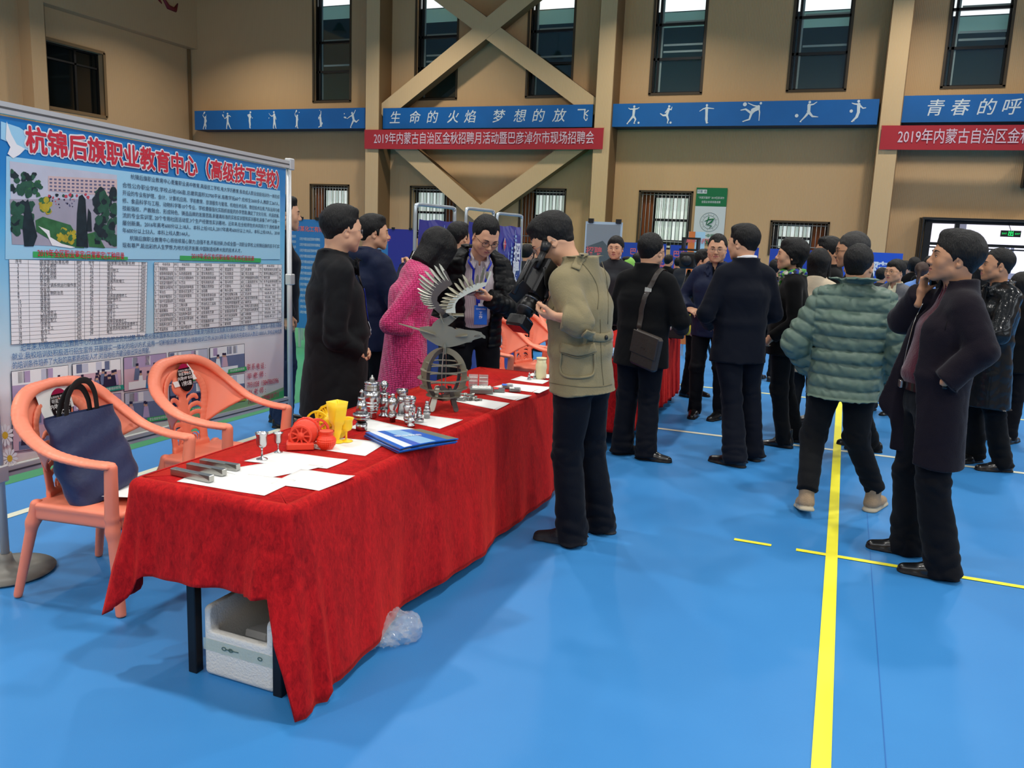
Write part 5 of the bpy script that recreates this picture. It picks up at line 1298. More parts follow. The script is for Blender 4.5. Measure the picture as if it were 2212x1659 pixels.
prf=[(pz[0:9,0]*1.0)]
for i,z_ in enumerate(np.linspace(0,.076,40)):
    r=np.interp(z_,[q[1] for q in prof[:10]],[q[0] for q in prof[:10]])
    R_.append([((r+(.0016*(math.cos(14*(a+z_*26))*math.cos(14*(a-z_*26))) if z_<.052 else 0))*math.cos(a),(r+(.0016*(math.cos(14*(a+z_*26))*math.cos(14*(a-z_*26))) if z_<.052 else 0))*math.sin(a),z_) for a in np.linspace(0,2*math.pi,121)[:-1]])
m.grid(np.array(R_).transpose(1,0,2),mat('plastic_orange_plain','F2452A',.45),closed_u=True); m.lathe([(.032,.076),(.029,.076),(.025,.06),(.025,.03),(0,.02)],(0,0,0),OP,40); m.build('body',e)
def wheel(e,c,r,w,mt,nspoke,axis,teeth=0,hub=.35,name='wheel'):
    """spoked wheel, axis unit vector"""
    ax=unit(axis); u_=unit(np.cross([0,0,1],ax)); v_=np.cross(ax,u_); c=np.array(c,float); m=MB(); N_=72
    ro=[r*(1+(.035 if teeth and (k*teeth//N_)%2==0 and (k*2*teeth//N_)%2 else 0)) for k in range(N_)] if teeth else [r]*N_
    ring=lambda rr,o:[c+ax*o+(u_*math.cos(2*math.pi*k/N_)+v_*math.sin(2*math.pi*k/N_))*(rr[k] if hasattr(rr,'__len__') else rr) for k in range(N_)]
    G=np.array([ring(ro,-w/2),ring(ro,w/2),ring(r*.84,w/2),ring(r*.84,-w/2)]).transpose(1,0,2)
    G=np.concatenate([G,G[:,:1]],1); m.grid(G,mt,smooth=False,closed_u=True)
    m.tube([c-ax*w*.5,c+ax*w*.5],r*hub,mt,24)
    for k in range(nspoke):
        a=2*math.pi*k/nspoke; d=u_*math.cos(a)+v_*math.sin(a); t_=np.cross(ax,d)
        m.prism([(r*hub*.8,-r*.07),(r*.87,-r*.05),(r*.87,r*.05),(r*hub*.8,r*.07)],c,d,t_,w*.7,mt)
    return m.build(name,e)
vr=lambda px: (lambda d: np.array([d[1],-d[0],0])/math.hypot(d[0],d[1]))(ray(px,900))
p=at_z(655,968,TZ+.003); e=empty('gear_model',(p[0],p[1],TZ+.003),0,'orange printed gear model with a spoked wheel on a base','printed model','printed plastic pieces')
R0=vr(655); F0=np.array([R0[1],-R0[0],0])   # towards the camera
axis=F0*.92+R0*-.25
m=MB(); Rb=np.stack([R0,-F0,[0,0,1]],1); m.box(-R0*.012+np.array([0,0,.014]),(.055,.038,.014),OP,Rb,bev=.004); m.box(-R0*.048-F0*.02+np.array([0,0,.028]),(.012,.02,.028),OP,Rb,bev=.003); m.build('base',e)
m=MB(); cc=R0*.004-F0*.012+np.array([0,0,.062]); m.tube([cc-axis*.030,cc+axis*.018],.053,OP,48); m.build('drum',e)
wheel(e,cc+axis*.030+R0*-.006+np.array([0,0,-.006]),.046,.014,OP,9,axis); wheel(e,cc-axis*.035,.058,.02,OP,6,axis,teeth=36,hub=.5,name='gear')
wheel(e,R0*.055-F0*.045+np.array([0,0,.06]),.055,.012,OP,9,axis*.8+R0*.5,hub=.25)
p=at_z(700,950,TZ+.003); e=empty('gear_model',(p[0],p[1]+.03,TZ+.003),0,'yellow printed turbine model behind the orange gears','printed model','printed plastic pieces')
m=MB(); m.box((0,0,.012),(.04,.03,.012),YP,Rb,bev=.003); m.build('base',e)
wheel(e,-R0*.045-F0*.0+np.array([0,0,.074]),.050,.012,YP,7,F0*.9-R0*.3,hub=.25)
wheel(e,R0*.012-F0*.04+np.array([0,0,.083]),.062,.026,YP,24,F0*.85-R0*.45,teeth=30,hub=.45,name='turbine')
m=MB(); m.tube([R0*.012-F0*.03+np.array([0,0,.083]),R0*.0+F0*.02+np.array([0,0,.078])],.024,YP,20); m.tube([R0*.04-F0*.01+np.array([0,0,.035]),R0*.05+F0*.01+np.array([0,0,.035])],.035,YP,20); m.build('shaft',e)
# ---- brochures at the front edge
BRC=[mat('brochure_blue','1F63C4',.3,coat=.3),mat('brochure_light','8FC0E6',.3,coat=.3),mat('brochure_white','DDE2EA',.35),mat('brochure_navy','132A66',.3,coat=.3),mat('brochure_photo','6A6A5A',.5)]
A=at_z(786,947,TZ);B=at_z(860,983,TZ);C_=at_z(985,961,TZ);D_=at_z(905,940,TZ)
for k in range(5):
    c=(A+B+C_+D_)/4; m=MB(); z0=.004+k*.0062; jx=(k*37%11-5)*.0012; sh=np.array([jx,-jx*1.4,0])+np.array([.004*k,-.003*k,0])
    P=[A-c+sh,B-c+sh,C_-c+sh,D_-c+sh]
    F_=lambda a,b_,dz: (P[0]*(1-a)+P[3]*a)*(1-b_)+(P[1]*(1-a)+P[2]*a)*b_+np.array([0,0,z0+dz+.006*math.sin(math.pi*a)**.7*(1 if k==4 else .35)*(.3+b_*.7)])
    n=16
    top=np.array([[F_(a,b_,.0048) for b_ in np.linspace(0,1,8)] for a in np.linspace(0,1,n)]); bot=np.array([[F_(a,b_,.0) for b_ in np.linspace(0,1,8)] for a in np.linspace(0,1,n)])
    for i in range(n-1):
        a=i/(n-1); mt=BRC[2] if i in(1,2) else BRC[0] if i<5 else BRC[1] if i<9 else BRC[0] if i<12 else BRC[4]
        m.grid(top[i:i+2],mt)
    m.grid(bot[::-1],BRC[3]); 
    for E1,E2 in((top[:,0],bot[:,0]),(bot[:,-1],top[:,-1]),(bot[0],top[0]),(top[-1],bot[-1])): m.grid(np.array([E1,E2]),BRC[3] if k%2 else BRC[0])
    if k==4: m.text('职业教育',F_(.45,.5,.008),unit(P[3]-P[0]),unit(P[0]-P[1]),.03,BRC[2],bold=.01)
    tag(m.build('brochure',None,(c[0],c[1],TZ)),['bottom one of the folded blue brochures at the table edge','second from the bottom of the folded blue brochures','middle one of the five folded blue brochures','folded blue brochure just under the topmost one','topmost folded blue brochure, light blue and white cover'][k],'brochure','blue brochures stacked at the table edge')
# ---- parts boxes beyond the eagle
CLR=mat('clear_plastic','C9CFCF',.15,trans=.75,alpha=.75); GP=mat('grey_plastic','8F9794',.35,.5); WP=mat('white_plastic','E0E2DE',.4)
def vdir(px):
    d=ray(px,850); return np.array([d[1],-d[0],0])/math.hypot(d[0],d[1])
Rv=vdir(1040); Fv=np.array([-Rv[1],Rv[0],0]); Rm=np.stack([Rv,Fv,[0,0,1]],1)
p=at_z(1040,848,TZ+.003); e=empty('parts_case',(p[0],p[1],p[2]),0,'grey plastic parts case with an open clear lid','case')
m=MB(); m.box((0,0,.014),(.066,.05,.014),GP,Rm,bev=.003); m.build('body',e); m=MB(); m.box((0,0,.030),(.055,.04,.0035),WP,Rm,bev=.002)
for k in range(7): m.ball(Rv*(-.05+.016*k)+Fv*(.02*math.sin(k*2.3))+np.array([0,0,.034]),(.008,.006,.006),WP,8)
m.build('tray',e); m=MB(); Rl=Rm@rotx(1.05)
for s in(-1,1): 
    m.box(Rv*(s*.03-.02)+Fv*.062+np.array([0,0,.052]),(.027,.045,.0015),CLR,Rl)
    for q in(-.5,0,.5): m.box(Rv*(s*.03-.02)+Fv*(.062+.03*q*.5)+np.array([0,0,.055+.04*q]),(.024,.002,.003),WP,Rl)
m.build('lid',e)
for px,py,lab,col in((1078,846,'flat clear parts box with a red label',mat('label_red','D8322E',.5)),(1096,838,'flat clear parts box with a blue label',mat('label_blue','2F6FD8',.5)),(1112,845,'flat clear parts box with white parts inside',WP)):
    p=at_z(px,py,TZ+.003); m=MB(); m.box((0,0,.010),(.034,.030,.009),CLR,Rm,bev=.002); m.box((0,0,.008),(.028,.024,.005),GP,Rm); m.box(-Rv*.018+np.array([0,0,.0195]),(.014,.026,.001),col,Rm)
    tag(m.build('parts_box',None,tuple(p)),lab+' beyond the parts case','box','clear parts boxes')
rr=random.Random(9)
for i in range(14):
    p=at_z(985+rr.random()*55,866-rr.random()*14,TZ+.003); m=MB(); a=rr.random()*3; R_=rotz(a)
    m.box((0,0,.004+.003*(i%3)),(.018+.01*rr.random(),.007,.004),STD if i%2 else GP,R_,bev=.001); m.lathe([(.009,0),(.009,.008+.004*(i%3)),(.006,.012)],(.01,.004,0),STE,12)
    tag(m.build('metal_fitting',None,tuple(p)),'small grey metal fitting in the heap between the eagle and the parts case','metal fitting','heap of small metal fittings')
for (px,py),h,lab in(((1143,820),.045,'steel chess piece with a round top, left of three'),((1155,818),.055,'steel chess piece, the tallest of three'),((1174,819),.042,'steel chess piece, nearest to the cream jar')):
    turned('chess_piece',0,(px,py),[('base_ring',[(.013,0),(.013,.006),(.009,.012)],None),('body',[(.009,.012),(.005,h*.6),(.008,h*.7),(.003,h*.8)],None),('crown',[(.003,h*.8),(.0055,h*.9),(.003,h),(0,h)],None)],lab,'chess piece','steel chess pieces')
turned('jar',0,(1168,818),[('body',[(.030,0),(.034,.01),(.036,.03),(.033,.05),(.037,.075),(.035,.095),(.030,.105),(.031,.128)],None),('rim',[(.033,.128),(.034,.137),(.028,.137),(.026,.12),(0,.118)],None)],'cream plastic jar with a waisted body at the far table end','jar',None,mat('cream_plastic','EDE7B8',.45))
# ---------------------------------------------------------------- coral plastic armchairs
COR=mat('chair_coral','F58A6C',.42,spec=.45,var=(3,.05))
def chair_parts():
    prt={}
    # flowing rim: arm front, arm, up round the back
    half_=[(.262,.235,.645),(.272,.12,.650),(.285,-.01,.675),(.288,-.10,.722),(.270,-.175,.785),(.215,-.225,.850),(.125,-.255,.893),(.0,-.265,.905)]
    pth=bez(half_,5)
    def rim(sg,i0,i1):
        out=[]
        for i in range(i0,i1):
            a=pth[i]*[sg,1,1]; b_=pth[i+1]*[sg,1,1]; f=i/len(pth)
            w=.034 if f<.55 else .034-.008*(f-.55)/.45; d=.015+.004*(f>.6)
            out.append(cap(a,b_,w,w,d,d,s=(sg*1.,-.15,.0+.9*max(0,f-.55)*0),k=.006))
        return out
    n=len(pth)-1; cut=int(n*.50)
    rims=rim(1,cut,n)+rim(-1,cut,n); back=[]
    # solid upper shell between the rim and the inner arch, leaning back
    yb=lambda z:-.205-.12*(z-.42)
    Rt=rotx(-math.atan(.12))
    Rt=rotx(math.atan(.12))
    # arch border
    arch=[(.105,.43),(.112,.50),(.128,.58),(.145,.66),(.150,.73),(.125,.79),(.07,.825),(0,.835)]
    for s in(-1,1):
        A=bez([(s*x,yb(z),z) for x,z in arch],3)
        for i in range(len(A)-1): back.append(cap(A[i],A[i+1],.020,.020,.008,.008,s=(1,0,.1),k=.006))
        back.append(cap((s*.118,yb(.45),.43),(s*.118,yb(.55),.54),.024,.02,.009,.009,k=.01))
    # stem and leaves
    st=[(0,yb(.42),.42),(0,yb(.74),.74)]
    back.append(cap(*st,.018,.030,.009,.009,k=.004)); back.append(ell((0,yb(.76)+.004,.765),(.085,.012,.055),Rt,k=.01))
    for z0,zt,xt in((.60,.70,.105),(.585,.655,.125),(.57,.61,.125),(.53,.565,.105),(.515,.53,.095)):
        for s in(-1,1):
            A=bez([(s*.008,yb(z0-.03),z0-.03),(s*xt*.35,yb(zt),z0+(zt-z0)*.75),(s*xt*.8,yb(zt),zt),(s*xt,yb(zt),zt-.02)],3)
            for i in range(len(A)-1):
                w=.006+.008*math.sin(math.pi*(i+.5)/len(A)); back.append(cap(A[i],A[i+1],w,w,.006,.006,s=(0,0,1),k=.003))
    for s in(-1,1):
        for r in(.034,.020,.007):
            T_=np.linspace(0,2*math.pi,13)
            for i in range(12): back.append(cap((s*.044+r*math.cos(T_[i]),yb(.47)+.002,.472+r*math.sin(T_[i])),(s*.044+r*math.cos(T_[i+1]),yb(.47)+.002,.472+r*math.sin(T_[i+1])),.0045,.0045,k=.002))
    back.append(rbox((0,yb(.435),.435),(.14,.011,.018),k=.01))
    V,Q=isomesh(back,.0052); V[:,1]+=1.05*V[:,0]**2; V2,Q2=isomesh(rims,.006)
    # curved shell lofted between the inner arch and the rim
    Vs=[V,V2];Qs=[Q,Q2+len(V)]; off=len(V)+len(V2)
    for s in(-1,1):
        IA=[(.122,.535),(.140,.61),(.150,.69),(.142,.755),(.105,.805),(.055,.830),(0,.836)]; ia=bez([(s*x,yb(z)+1.05*x*x,z) for x,z in IA],4)
        oa=bez([(s*.283,.0,.688),(s*.286,-.08,.712),(s*.275,-.16,.772),(s*.235,-.21,.832),(s*.165,-.243,.876),(s*.08,-.260,.898),(0,-.265,.905)],4)
        m_=8; F=[];B=[]
        for f in np.linspace(0,1,m_):
            mid=ia*(1-f)+oa*f; bow=np.zeros_like(mid); bow[:,1]=-.022*math.sin(math.pi*f); F.append(mid+bow+[0,.005,0]); B.append(mid+bow-[0,.005,0])
        F=np.array(F);B=np.array(B); n1,n2=F.shape[:2]; g=np.arange(n1*n2).reshape(n1,n2)
        q=np.stack([g[:-1,:-1],g[1:,:-1],g[1:,1:],g[:-1,1:]],-1).reshape(-1,4); N_=n1*n2
        q2=q[:,::-1]+N_; e1=np.stack([g[:-1,0],g[:-1,0]+N_,g[1:,0]+N_,g[1:,0]],-1)
        Vs.append(np.concatenate([F.reshape(-1,3),B.reshape(-1,3)])); Qs.append(np.concatenate([q,q2,e1])+off); off+=2*N_
    prt['backrest']=(np.concatenate(Vs),np.concatenate(Qs))
    for s,nm in((1,'armrest'),(-1,'armrest.')):
        prt[nm]=isomesh(rim(s,0,cut+1),.006)
    seat=[rbox((0,.015,.415),(.225,.225,.014),r=.014),rbox((0,.015,.385),(.22,.22,.035),r=.02,k=.01),rbox((0,.015,.365),(.195,.195,.035),r=.01,k=.006,op='-'),ell((0,.0,.47),(.19,.2,.055),k=.01,op='-')]
    prt['seat']=isomesh(seat,.007)
    for i,(s,f) in enumerate(((1,1),(-1,1),(1,-1),(-1,-1))):
        if f>0: L=[cap((s*.262,.238,.640),(s*.250,.222,.42),.028,.030,.022,.026,k=.01,s=(0,1,0)),cap((s*.250,.222,.42),(s*.262,.255,.005),.028,.022,.022,.020,k=.01,s=(0,1,0),c=(.02,.006)),cap((s*.19,.2,.39),(s*.25,.22,.36),.02,.02,.03,.02,k=.03)]
        else: L=[cap((s*.200,-.19,.42),(s*.245,-.275,.008),.030,.018,.022,.018,k=.01,s=(1,0,0),c=(.02,.008)),cap((s*.15,-.18,.40),(s*.21,-.21,.34),.02,.02,.03,.02,k=.03)]
        prt['leg'+'.'*i]=isomesh(L,.007)
    return prt
CP=chair_parts()
def make_chair(loc_,ang,label,grp='coral plastic armchairs'):
    e=empty('plastic_armchair',(loc_[0],loc_[1],0),ang,label,'chair',grp)
    for nm,(V,Q) in CP.items():
        me=bpy.data.meshes.new(nm.rstrip('.')); me.from_pydata(V.tolist(),[],Q.tolist()); me.materials.append(COR); me.polygons.foreach_set('use_smooth',np.ones(len(Q),bool)); me.update(); link(nm.rstrip('.'),me,e)
    return e
h0=math.radians(8)-math.pi/2
ch1=make_chair((-2.935,2.645),h0,'coral plastic armchair holding the navy tote bag, nearest to the picture corner')
def clone(o,loc_,ang,label):
    c=copy_tree(o); c.location=(loc_[0],loc_[1],0); c.rotation_euler=(0,0,ang); c['label']=label; return c
ch2=clone(ch1,(-2.985,3.43),math.radians(4)-math.pi/2,'empty coral plastic armchair between the display panel and the man in the black coat')
ch4=clone(ch1,(-2.60,6.60),math.radians(-20)-math.pi/2,'coral plastic armchair under the camcorder lens, dark jacket over its seat')
ch5=clone(ch1,(-2.58,7.30),math.radians(-15)-math.pi/2,'coral plastic armchair behind the one under the camcorder')
ch6=clone(ch1,(-2.50,7.98),math.radians(-10)-math.pi/2,'coral plastic armchair furthest back in the row under the camcorder')
# stickers on the two front chairs
STK=mat('sticker_black','1B1216',.25,coat=.5); STW=mat('sticker_white','EDEBEA',.4); STM=mat('sticker_magenta','A01848',.3)
def sticker(ch,seatno,dx,paper):
    yb=lambda z:-.205-.12*(z-.42); z=.815; m=MB(); o=np.array([dx,yb(z)+.016,z]); ux=np.array([-1.,0,0]); uy=unit([0,-.20,1.]); n_=np.cross(ux,uy); 
    if paper==1: m.add([o+ux*a+uy*b_+n_*.002 for a,b_ in((-.11,-.03),(-.10,-.055),(.0,-.045),(.02,-.03),(.075,-.03),(.065,.065),(.02,.075),(-.125,.062))],[list(range(8))],PAP)
    else:
        m.add([o+ux*a+uy*b_+n_*.002 for a,b_ in((.03,.02),(.035,.065),(.085,.0),(.09,-.03),(.04,-.03))],[list(range(5))],PAP); m.add([o+ux*a+uy*b_+n_*.002 for a,b_ in((-.1,-.02),(-.04,-.02),(-.04,-.05),(-.09,-.05))],[list(range(4))],PAP)
    el=lambda rx,ry,of,c=(0,0):[o+ux*(rx*math.cos(a)+c[0])+uy*(ry*math.sin(a)+c[1])+n_*of for a in np.linspace(0,2*math.pi,41)[:-1]]
    m.add(el(.058,.075,.004,(.0,-.01)),[list(range(40))],STK)
    m.add([o+ux*(.058*math.cos(a))+uy*(.075*math.sin(a)-.01)+n_*.0045 for a in np.linspace(.75,math.pi-.75,16)],[list(range(16))],STM)
    for s,yy,h,bd in(('安顿邮电 相聚之夜',.028,.012,0),('明星演唱会',.010,.020,.0),('内场VIP B3区',-.013,.022,.01),('1排%d座'%seatno,-.042,.028,.01)): m.text(s,o+uy*yy+n_*.0055,ux,uy,h,STW,bold=bd)
    m.build('seat_sticker',ch)
sticker(ch1,2,-.01,1); sticker(ch2,5,-.02,2)
# ---- navy tote bag and paper on the near chair
NAV=mat('tote_navy','1F2B52',.55,sheen=.3,bump=(40,.3)); STR=mat('strap_black','101012',.7)
def chl(ch,p): a=ch.rotation_euler[2]; return np.array([ch.location[0],ch.location[1],0])+rotz(a)@np.array(p,float)
e=empty('tote_bag',tuple(chl(ch1,(0,0,.43))),h0,'navy blue tote bag with black handles standing on the near coral chair','bag')
m=MB(); W_,Hh=.20,.36; G=[]
for i,a in enumerate(np.linspace(0,1,22)):
    z=a*Hh; r=[]; lean=-.02-.10*a
    for t_ in np.linspace(0,2*math.pi,45)[:-1]:
        c,s=math.cos(t_),math.sin(t_); w=W_*(1+.03*math.sin(3*a+c)); d=(.055*(1-a**2*.8)+.006)
        x=w*math.copysign(abs(c)**.35,c); y=d*math.copysign(abs(s)**.8,s)+lean+.012*math.sin(9*a+6*x)*(1-a)+.006*math.sin(22*a+14*x)
        r.append((x+.02*a-.01,y,z+.012*math.sin(5*x)*a+.03*a*(-x)))
    G.append(r)
m.grid(np.array(G).transpose(1,0,2),NAV,closed_u=True); m.add(G[0],[list(range(44))],NAV); m.build('body',e)
m=MB(); 
for y0,dz,dx in((.008,.0,.0),(-.012,-.025,.02)):
    P=bez([(-.085+dx,-.115+y0,.345),(-.08+dx,-.12+y0,.43+dz),(-.045+dx,-.12+y0,.485+dz),(.0+dx,-.125+y0,.495+dz),(.05+dx,-.12+y0,.475+dz),(.085+dx,-.12+y0,.42+dz),(.10+dx,-.115+y0,.335)],5)
    m.tube(P,1.,STR,8,flat=(.0145,.002),up=[0,1,0])
m.build('handle',e)
m=MB(); c=chl(ch1,(-.03,.15,.435)); G=[]
for a in np.linspace(0,1,10):
    G.append([ (c+rotz(h0+.25)@np.array([(a-.5)*.30,(b_-.5)*.21, .006+.05*max(0,a-.35)**1.6+.035*max(0,b_-.6)])) for b_ in np.linspace(0,1,8)])
m.grid(np.array(G)-c,PAP); o=m.build('paper_sheet',None,tuple(c)); md=o.modifiers.new('t','SOLIDIFY'); md.thickness=.0006; tag(o,'white curling paper sheet on the seat of the near coral chair','paper')
# ---- foam box and bubble wrap under the table
FO=mat('foam_white','D9D6D0',.85,bump=(120,.4),var=(6,.08)); e=empty('foam_box',(-1.865,2.40,0),-.02,'open white foam box under the near end of the table','box')
V,Q=isomesh([rbox((0,0,.135),(.16,.19,.135),r=.022),rbox((0,.0,.20),(.125,.155,.14),r=.02,k=.006,op='-'),rbox((0,-.19,.235),(.125,.05,.06),r=.01,k=.01,op='-')],.006)
me=bpy.data.meshes.new('body'); me.from_pydata(V.tolist(),[],Q.tolist()); me.materials.append(FO); me.polygons.foreach_set('use_smooth',np.ones(len(Q),bool)); link('body',me,e)
m=MB(); m.box((.03,.0,.09),(.07,.1,.02),FO,rotx(.3),bev=.005); m.box((-.04,.03,.10),(.05,.08,.015),mat('foam_greyish','B9B4AE',.85),rotx(-.2),bev=.005); m.build('foam_offcut',e)
m=MB(); TP=mat('clear_tape','C8D8CC',.2,alpha=.35); m.box((0,-.1915,.125),(.155,.0012,.022),TP)
for x in(-.06,-.03,.10): m.tube([(x+.009*math.cos(a),-.1935,.125+.006*math.sin(a)) for a in np.linspace(0,6.28,13)[:-1]],.0015,mat('tape_print','3A5A58',.5),5,closed=True)
m.tube([(-.05,-.1935,.125),(.005,-.1935,.126)],.0015,mat('tape_print','3A5A58',.5),5); m.build('tape',e)
V,Q=isomesh([ell((0,0,.035),(.15,.10,.055),rotz(.7),k=.02),ell((.06,.05,.05),(.10,.07,.07),k=.03),dict(plane=(np.zeros(3),np.array([0,0,-1.])),k=.004,op='k',q=None)],.008,disp=lambda P:.018*wob(P,7,2)+.010*wob(P,22,5)+.004*np.sin(P[:,0]*330)*np.sin(P[:,1]*330))
me=bpy.data.meshes.new('bubble_wrap'); me.from_pydata(V.tolist(),[],Q.tolist()); me.materials.append(mat('bubble_wrap','DDE6EE',.12,alpha=.28,spec=.9)); me.polygons.foreach_set('use_smooth',np.ones(len(Q),bool))
tag(link('bubble_wrap',me,None,(-1.585,2.72,0)),'crumpled clear bubble wrap on the floor under the front edge of the table','packaging')
# ---------------------------------------------------------------- the steel eagle on a globe
p0=at_z(957,884,TZ+.003); SPX=.00243
dd=ray(957,750); ER=unit(np.array([dd[1],-dd[0],0])); EF=np.array([ER[1],-ER[0],0])     # right along the plates; EF towards the viewer side
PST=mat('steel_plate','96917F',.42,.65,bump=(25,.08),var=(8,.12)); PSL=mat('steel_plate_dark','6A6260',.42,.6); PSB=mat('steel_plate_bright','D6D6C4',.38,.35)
e=empty('eagle_sculpture',(p0[0],p0[1],TZ+.003),0,'slotted steel plate sculpture of an eagle with raised wings on a globe','sculpture')
def L(pts,ox=0,oz=0): return [((cx/5.025+860-957+ox)*SPX,(884-(cy/5.025+570)+oz)*SPX) for cx,cy in pts]
def plate(nm,pts,off,mt,th=.004,tilt=0.,raw=False,R_=None,o3=None):
    m=MB(); P=pts if raw else L(pts); ux=ER if R_ is None else R_[0]; uy=np.array([0,0,1.]) if R_ is None else R_[1]
    m.prism(P,EF*off if o3 is None else o3,ux,uy,th,mt); return m.build(nm,e)
body=[(222,745),(222,700),(290,690),(345,690),(360,655),(400,620),(440,590),(470,600),(500,590),(560,545),(680,540),(682,575),(620,580),(560,640),(510,678),(560,690),(600,715),(640,700),(700,715),(800,720),(870,735),(885,755),(915,775),(918,800),(900,800),(880,790),(800,815),(760,835),(690,860),(620,885),(540,905),(470,905),(400,885),(330,845),(270,810)]
plate('body',body,.0,PST); plate('body',[(600,700),(700,718),(800,724),(865,740),(880,760),(905,795),(870,790),(790,822),(770,850),(720,855),(640,885),(560,900),(620,850),(640,800)],-.020,PST)
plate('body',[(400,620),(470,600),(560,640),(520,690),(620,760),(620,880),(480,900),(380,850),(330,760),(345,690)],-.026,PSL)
for nm,z0,x0,x1 in(('spine_plate',(725),(0),(390)),('breast_plate',(780),(600),(725))):
    m=MB(); a=L([(x0,z0-55 if x0==0 else z0+8)])[0];b_=L([(x1,z0+45 if x0==0 else z0-10)])[0]
    A=ER*a[0]+np.array([0,0,a[1]]);B=ER*b_[0]+np.array([0,0,b_[1]]); u_=unit(B-A); l=np.linalg.norm(B-A)
    m.prism([(0,-.004),(l*.5,-.03),(l,-.034),(l,.034),(l*.5,.030),(0,.004)],A,u_,EF,.004,PST); m.build(nm,e)
m=MB(); m.tube([ER*q[0]+EF*.004+np.array([0,0,q[1]]) for q in L([(795,780),(815,768),(840,765),(860,772),(845,782),(820,782),(800,778)])],.0012,PSL,5,closed=True); m.build('eye',e)
lw=[(452,108),(465,104),(482,112),(552,245),(520,270),(440,335),(400,385),(395,430),(430,470),(480,490),(500,540),(450,590),(400,545),(350,505),(312,455),(297,400),(300,345),(330,290),(370,245),(430,205),(480,200)]
rw=[(900,200),(925,110),(935,86),(948,88),(948,115),(892,238),(860,255),(720,322),(620,385),(590,430),(585,470),(592,530),(490,530),(495,480),(525,405),(600,340),(700,262),(800,215)]
# wings stand out to both sides of the body, so they are set apart and turned
wl=lambda th,of:(unit(ER*math.cos(th)+EF*math.sin(th)),np.array([0,0,1.]))
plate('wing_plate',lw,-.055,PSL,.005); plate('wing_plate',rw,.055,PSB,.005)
LF=[((495,180),(405,35)),((455,185),(355,55)),((415,205),(300,80)),((380,230),(250,115)),((350,262),(195,155)),((330,295),(190,200)),((315,325),(200,245)),((305,350),(178,303)),((300,378),(190,345)),((300,402),(205,385)),((303,425),(210,415)),((312,448),(230,440)),((325,472),(245,465)),((345,500),(292,508))]
RF=[((905,150),(905,85)),((845,195),(872,40)),((800,215),(805,120)),((760,240),(735,165)),((730,250),(650,130)),((690,278),(610,170)),((655,305),(568,218)),((620,335),(500,262)),((600,355),(470,333)),((575,385),(445,378)),((560,410),(430,418)),((545,440),(415,455)),((540,465),(440,490))]
def feathers(lst,off,mt,sgn,inner):
    for i,(b_,t_) in enumerate(lst):
        A=np.array(L([b_])[0]);B=np.array(L([t_])[0]); d=B-A; l=np.linalg.norm(d); d/=l
        A2=A-d*inner; l2=l+inner; u3=ER*d[0]+np.array([0,0,d[1]]); n3=ER*(-d[1])+np.array([0,0,d[0]])
        # blade turned about its own axis: slotted across the wing plate
        w3=unit(n3*.80+EF*sgn*.60); m=MB()
        m.prism([(0,-.005),(inner,-.008),(l2*.62,-.009),(l2*.85,-.006),(l2,.0),(l2*.93,.003),(l2*.75,.007),(l2*.5,.009),(inner,.008),(0,.004)],ER*A2[0]+np.array([0,0,A2[1]])+EF*off,u3,w3,.003,mt)
        m.build('feather',e)
feathers(LF,-.055,mat('steel_feather','A9A89C',.4,.55),1,.018); feathers(RF,.055,PST,1,.010)
m=MB(); 
for a,b_,w in(((430,560),(470,640),.012),((480,520),(600,590),.010),((560,560),(680,560),.010)): 
    A=L([a])[0];B=L([b_])[0]; m.prism([(0,-w),(1,-w),(1,w),(0,w)],ER*A[0]+np.array([0,0,A[1]])-EF*.0,ER*(B[0]-A[0])+np.array([0,0,B[1]-A[1]]),EF*5,.004,PST)
m.build('wing_bracket',e)
gz=.184; R1,R2=.128,.142
def ringp(nm,rx,rz,w,ang,mt,cz=gz,th=.004):
    ux=unit(ER*math.cos(ang)+EF*math.sin(ang)); m=MB(); N_=64; nn=np.cross(ux,[0,0,1.]); G=[]
    for k in range(N_):
        a=2*math.pi*k/N_; c,s=math.cos(a),math.sin(a)
        o=ux*rx*c+np.array([0,0,cz+rz*s]); i_=ux*(rx-w)*c+np.array([0,0,cz+(rz-w)*s])
        G.append([o+nn*th/2,i_+nn*th/2,i_-nn*th/2,o-nn*th/2,o+nn*th/2])
    m.grid(np.array(G),mt,smooth=False,closed_u=True); m.build(nm,e)
ringp('meridian_ring',.122,.140,.030,.25,PST); ringp('meridian_ring',.122,.140,.020,.25+math.pi/2*.9,PSL); ringp('meridian_ring',.120,.138,.022,-.75,PSL)
for z_,r in((.245,.095),(.208,.122),(.165,.136),(.118,.124),(.075,.09)):
    m=MB(); N_=56; G=[]
    for k in range(N_):
        a=2*math.pi*k/N_; c,s=math.cos(a),math.sin(a); d=np.array([c,s,0])
        G.append([d*r+[0,0,z_+.0018],d*(r-.022)+[0,0,z_+.0018],d*(r-.022)+[0,0,z_-.0018],d*r+[0,0,z_-.0018],d*r+[0,0,z_+.0018]])
    m.grid(np.array(G),PST,smooth=False,closed_u=True); m.build('latitude_ring',e)
for k in range(4):
    a=.86+k*math.pi/2; d=ER*math.cos(a)-EF*math.sin(a); m=MB(); tn=np.cross(d,[0,0,1.]); q=d*.092; u_=unit(d*.047-np.array([0,0,.118])); L_=.126
    m.prism([(0,-.012),(L_*.6,-.018),(L_-.008,-.018),(L_,-.010),(L_,.010),(L_-.008,.018),(L_*.6,.018),(0,.012)],d*.045+np.array([0,0,.118]),u_,tn,.004,PSB if k in(1,2) else PSL); m.build('leg',e)
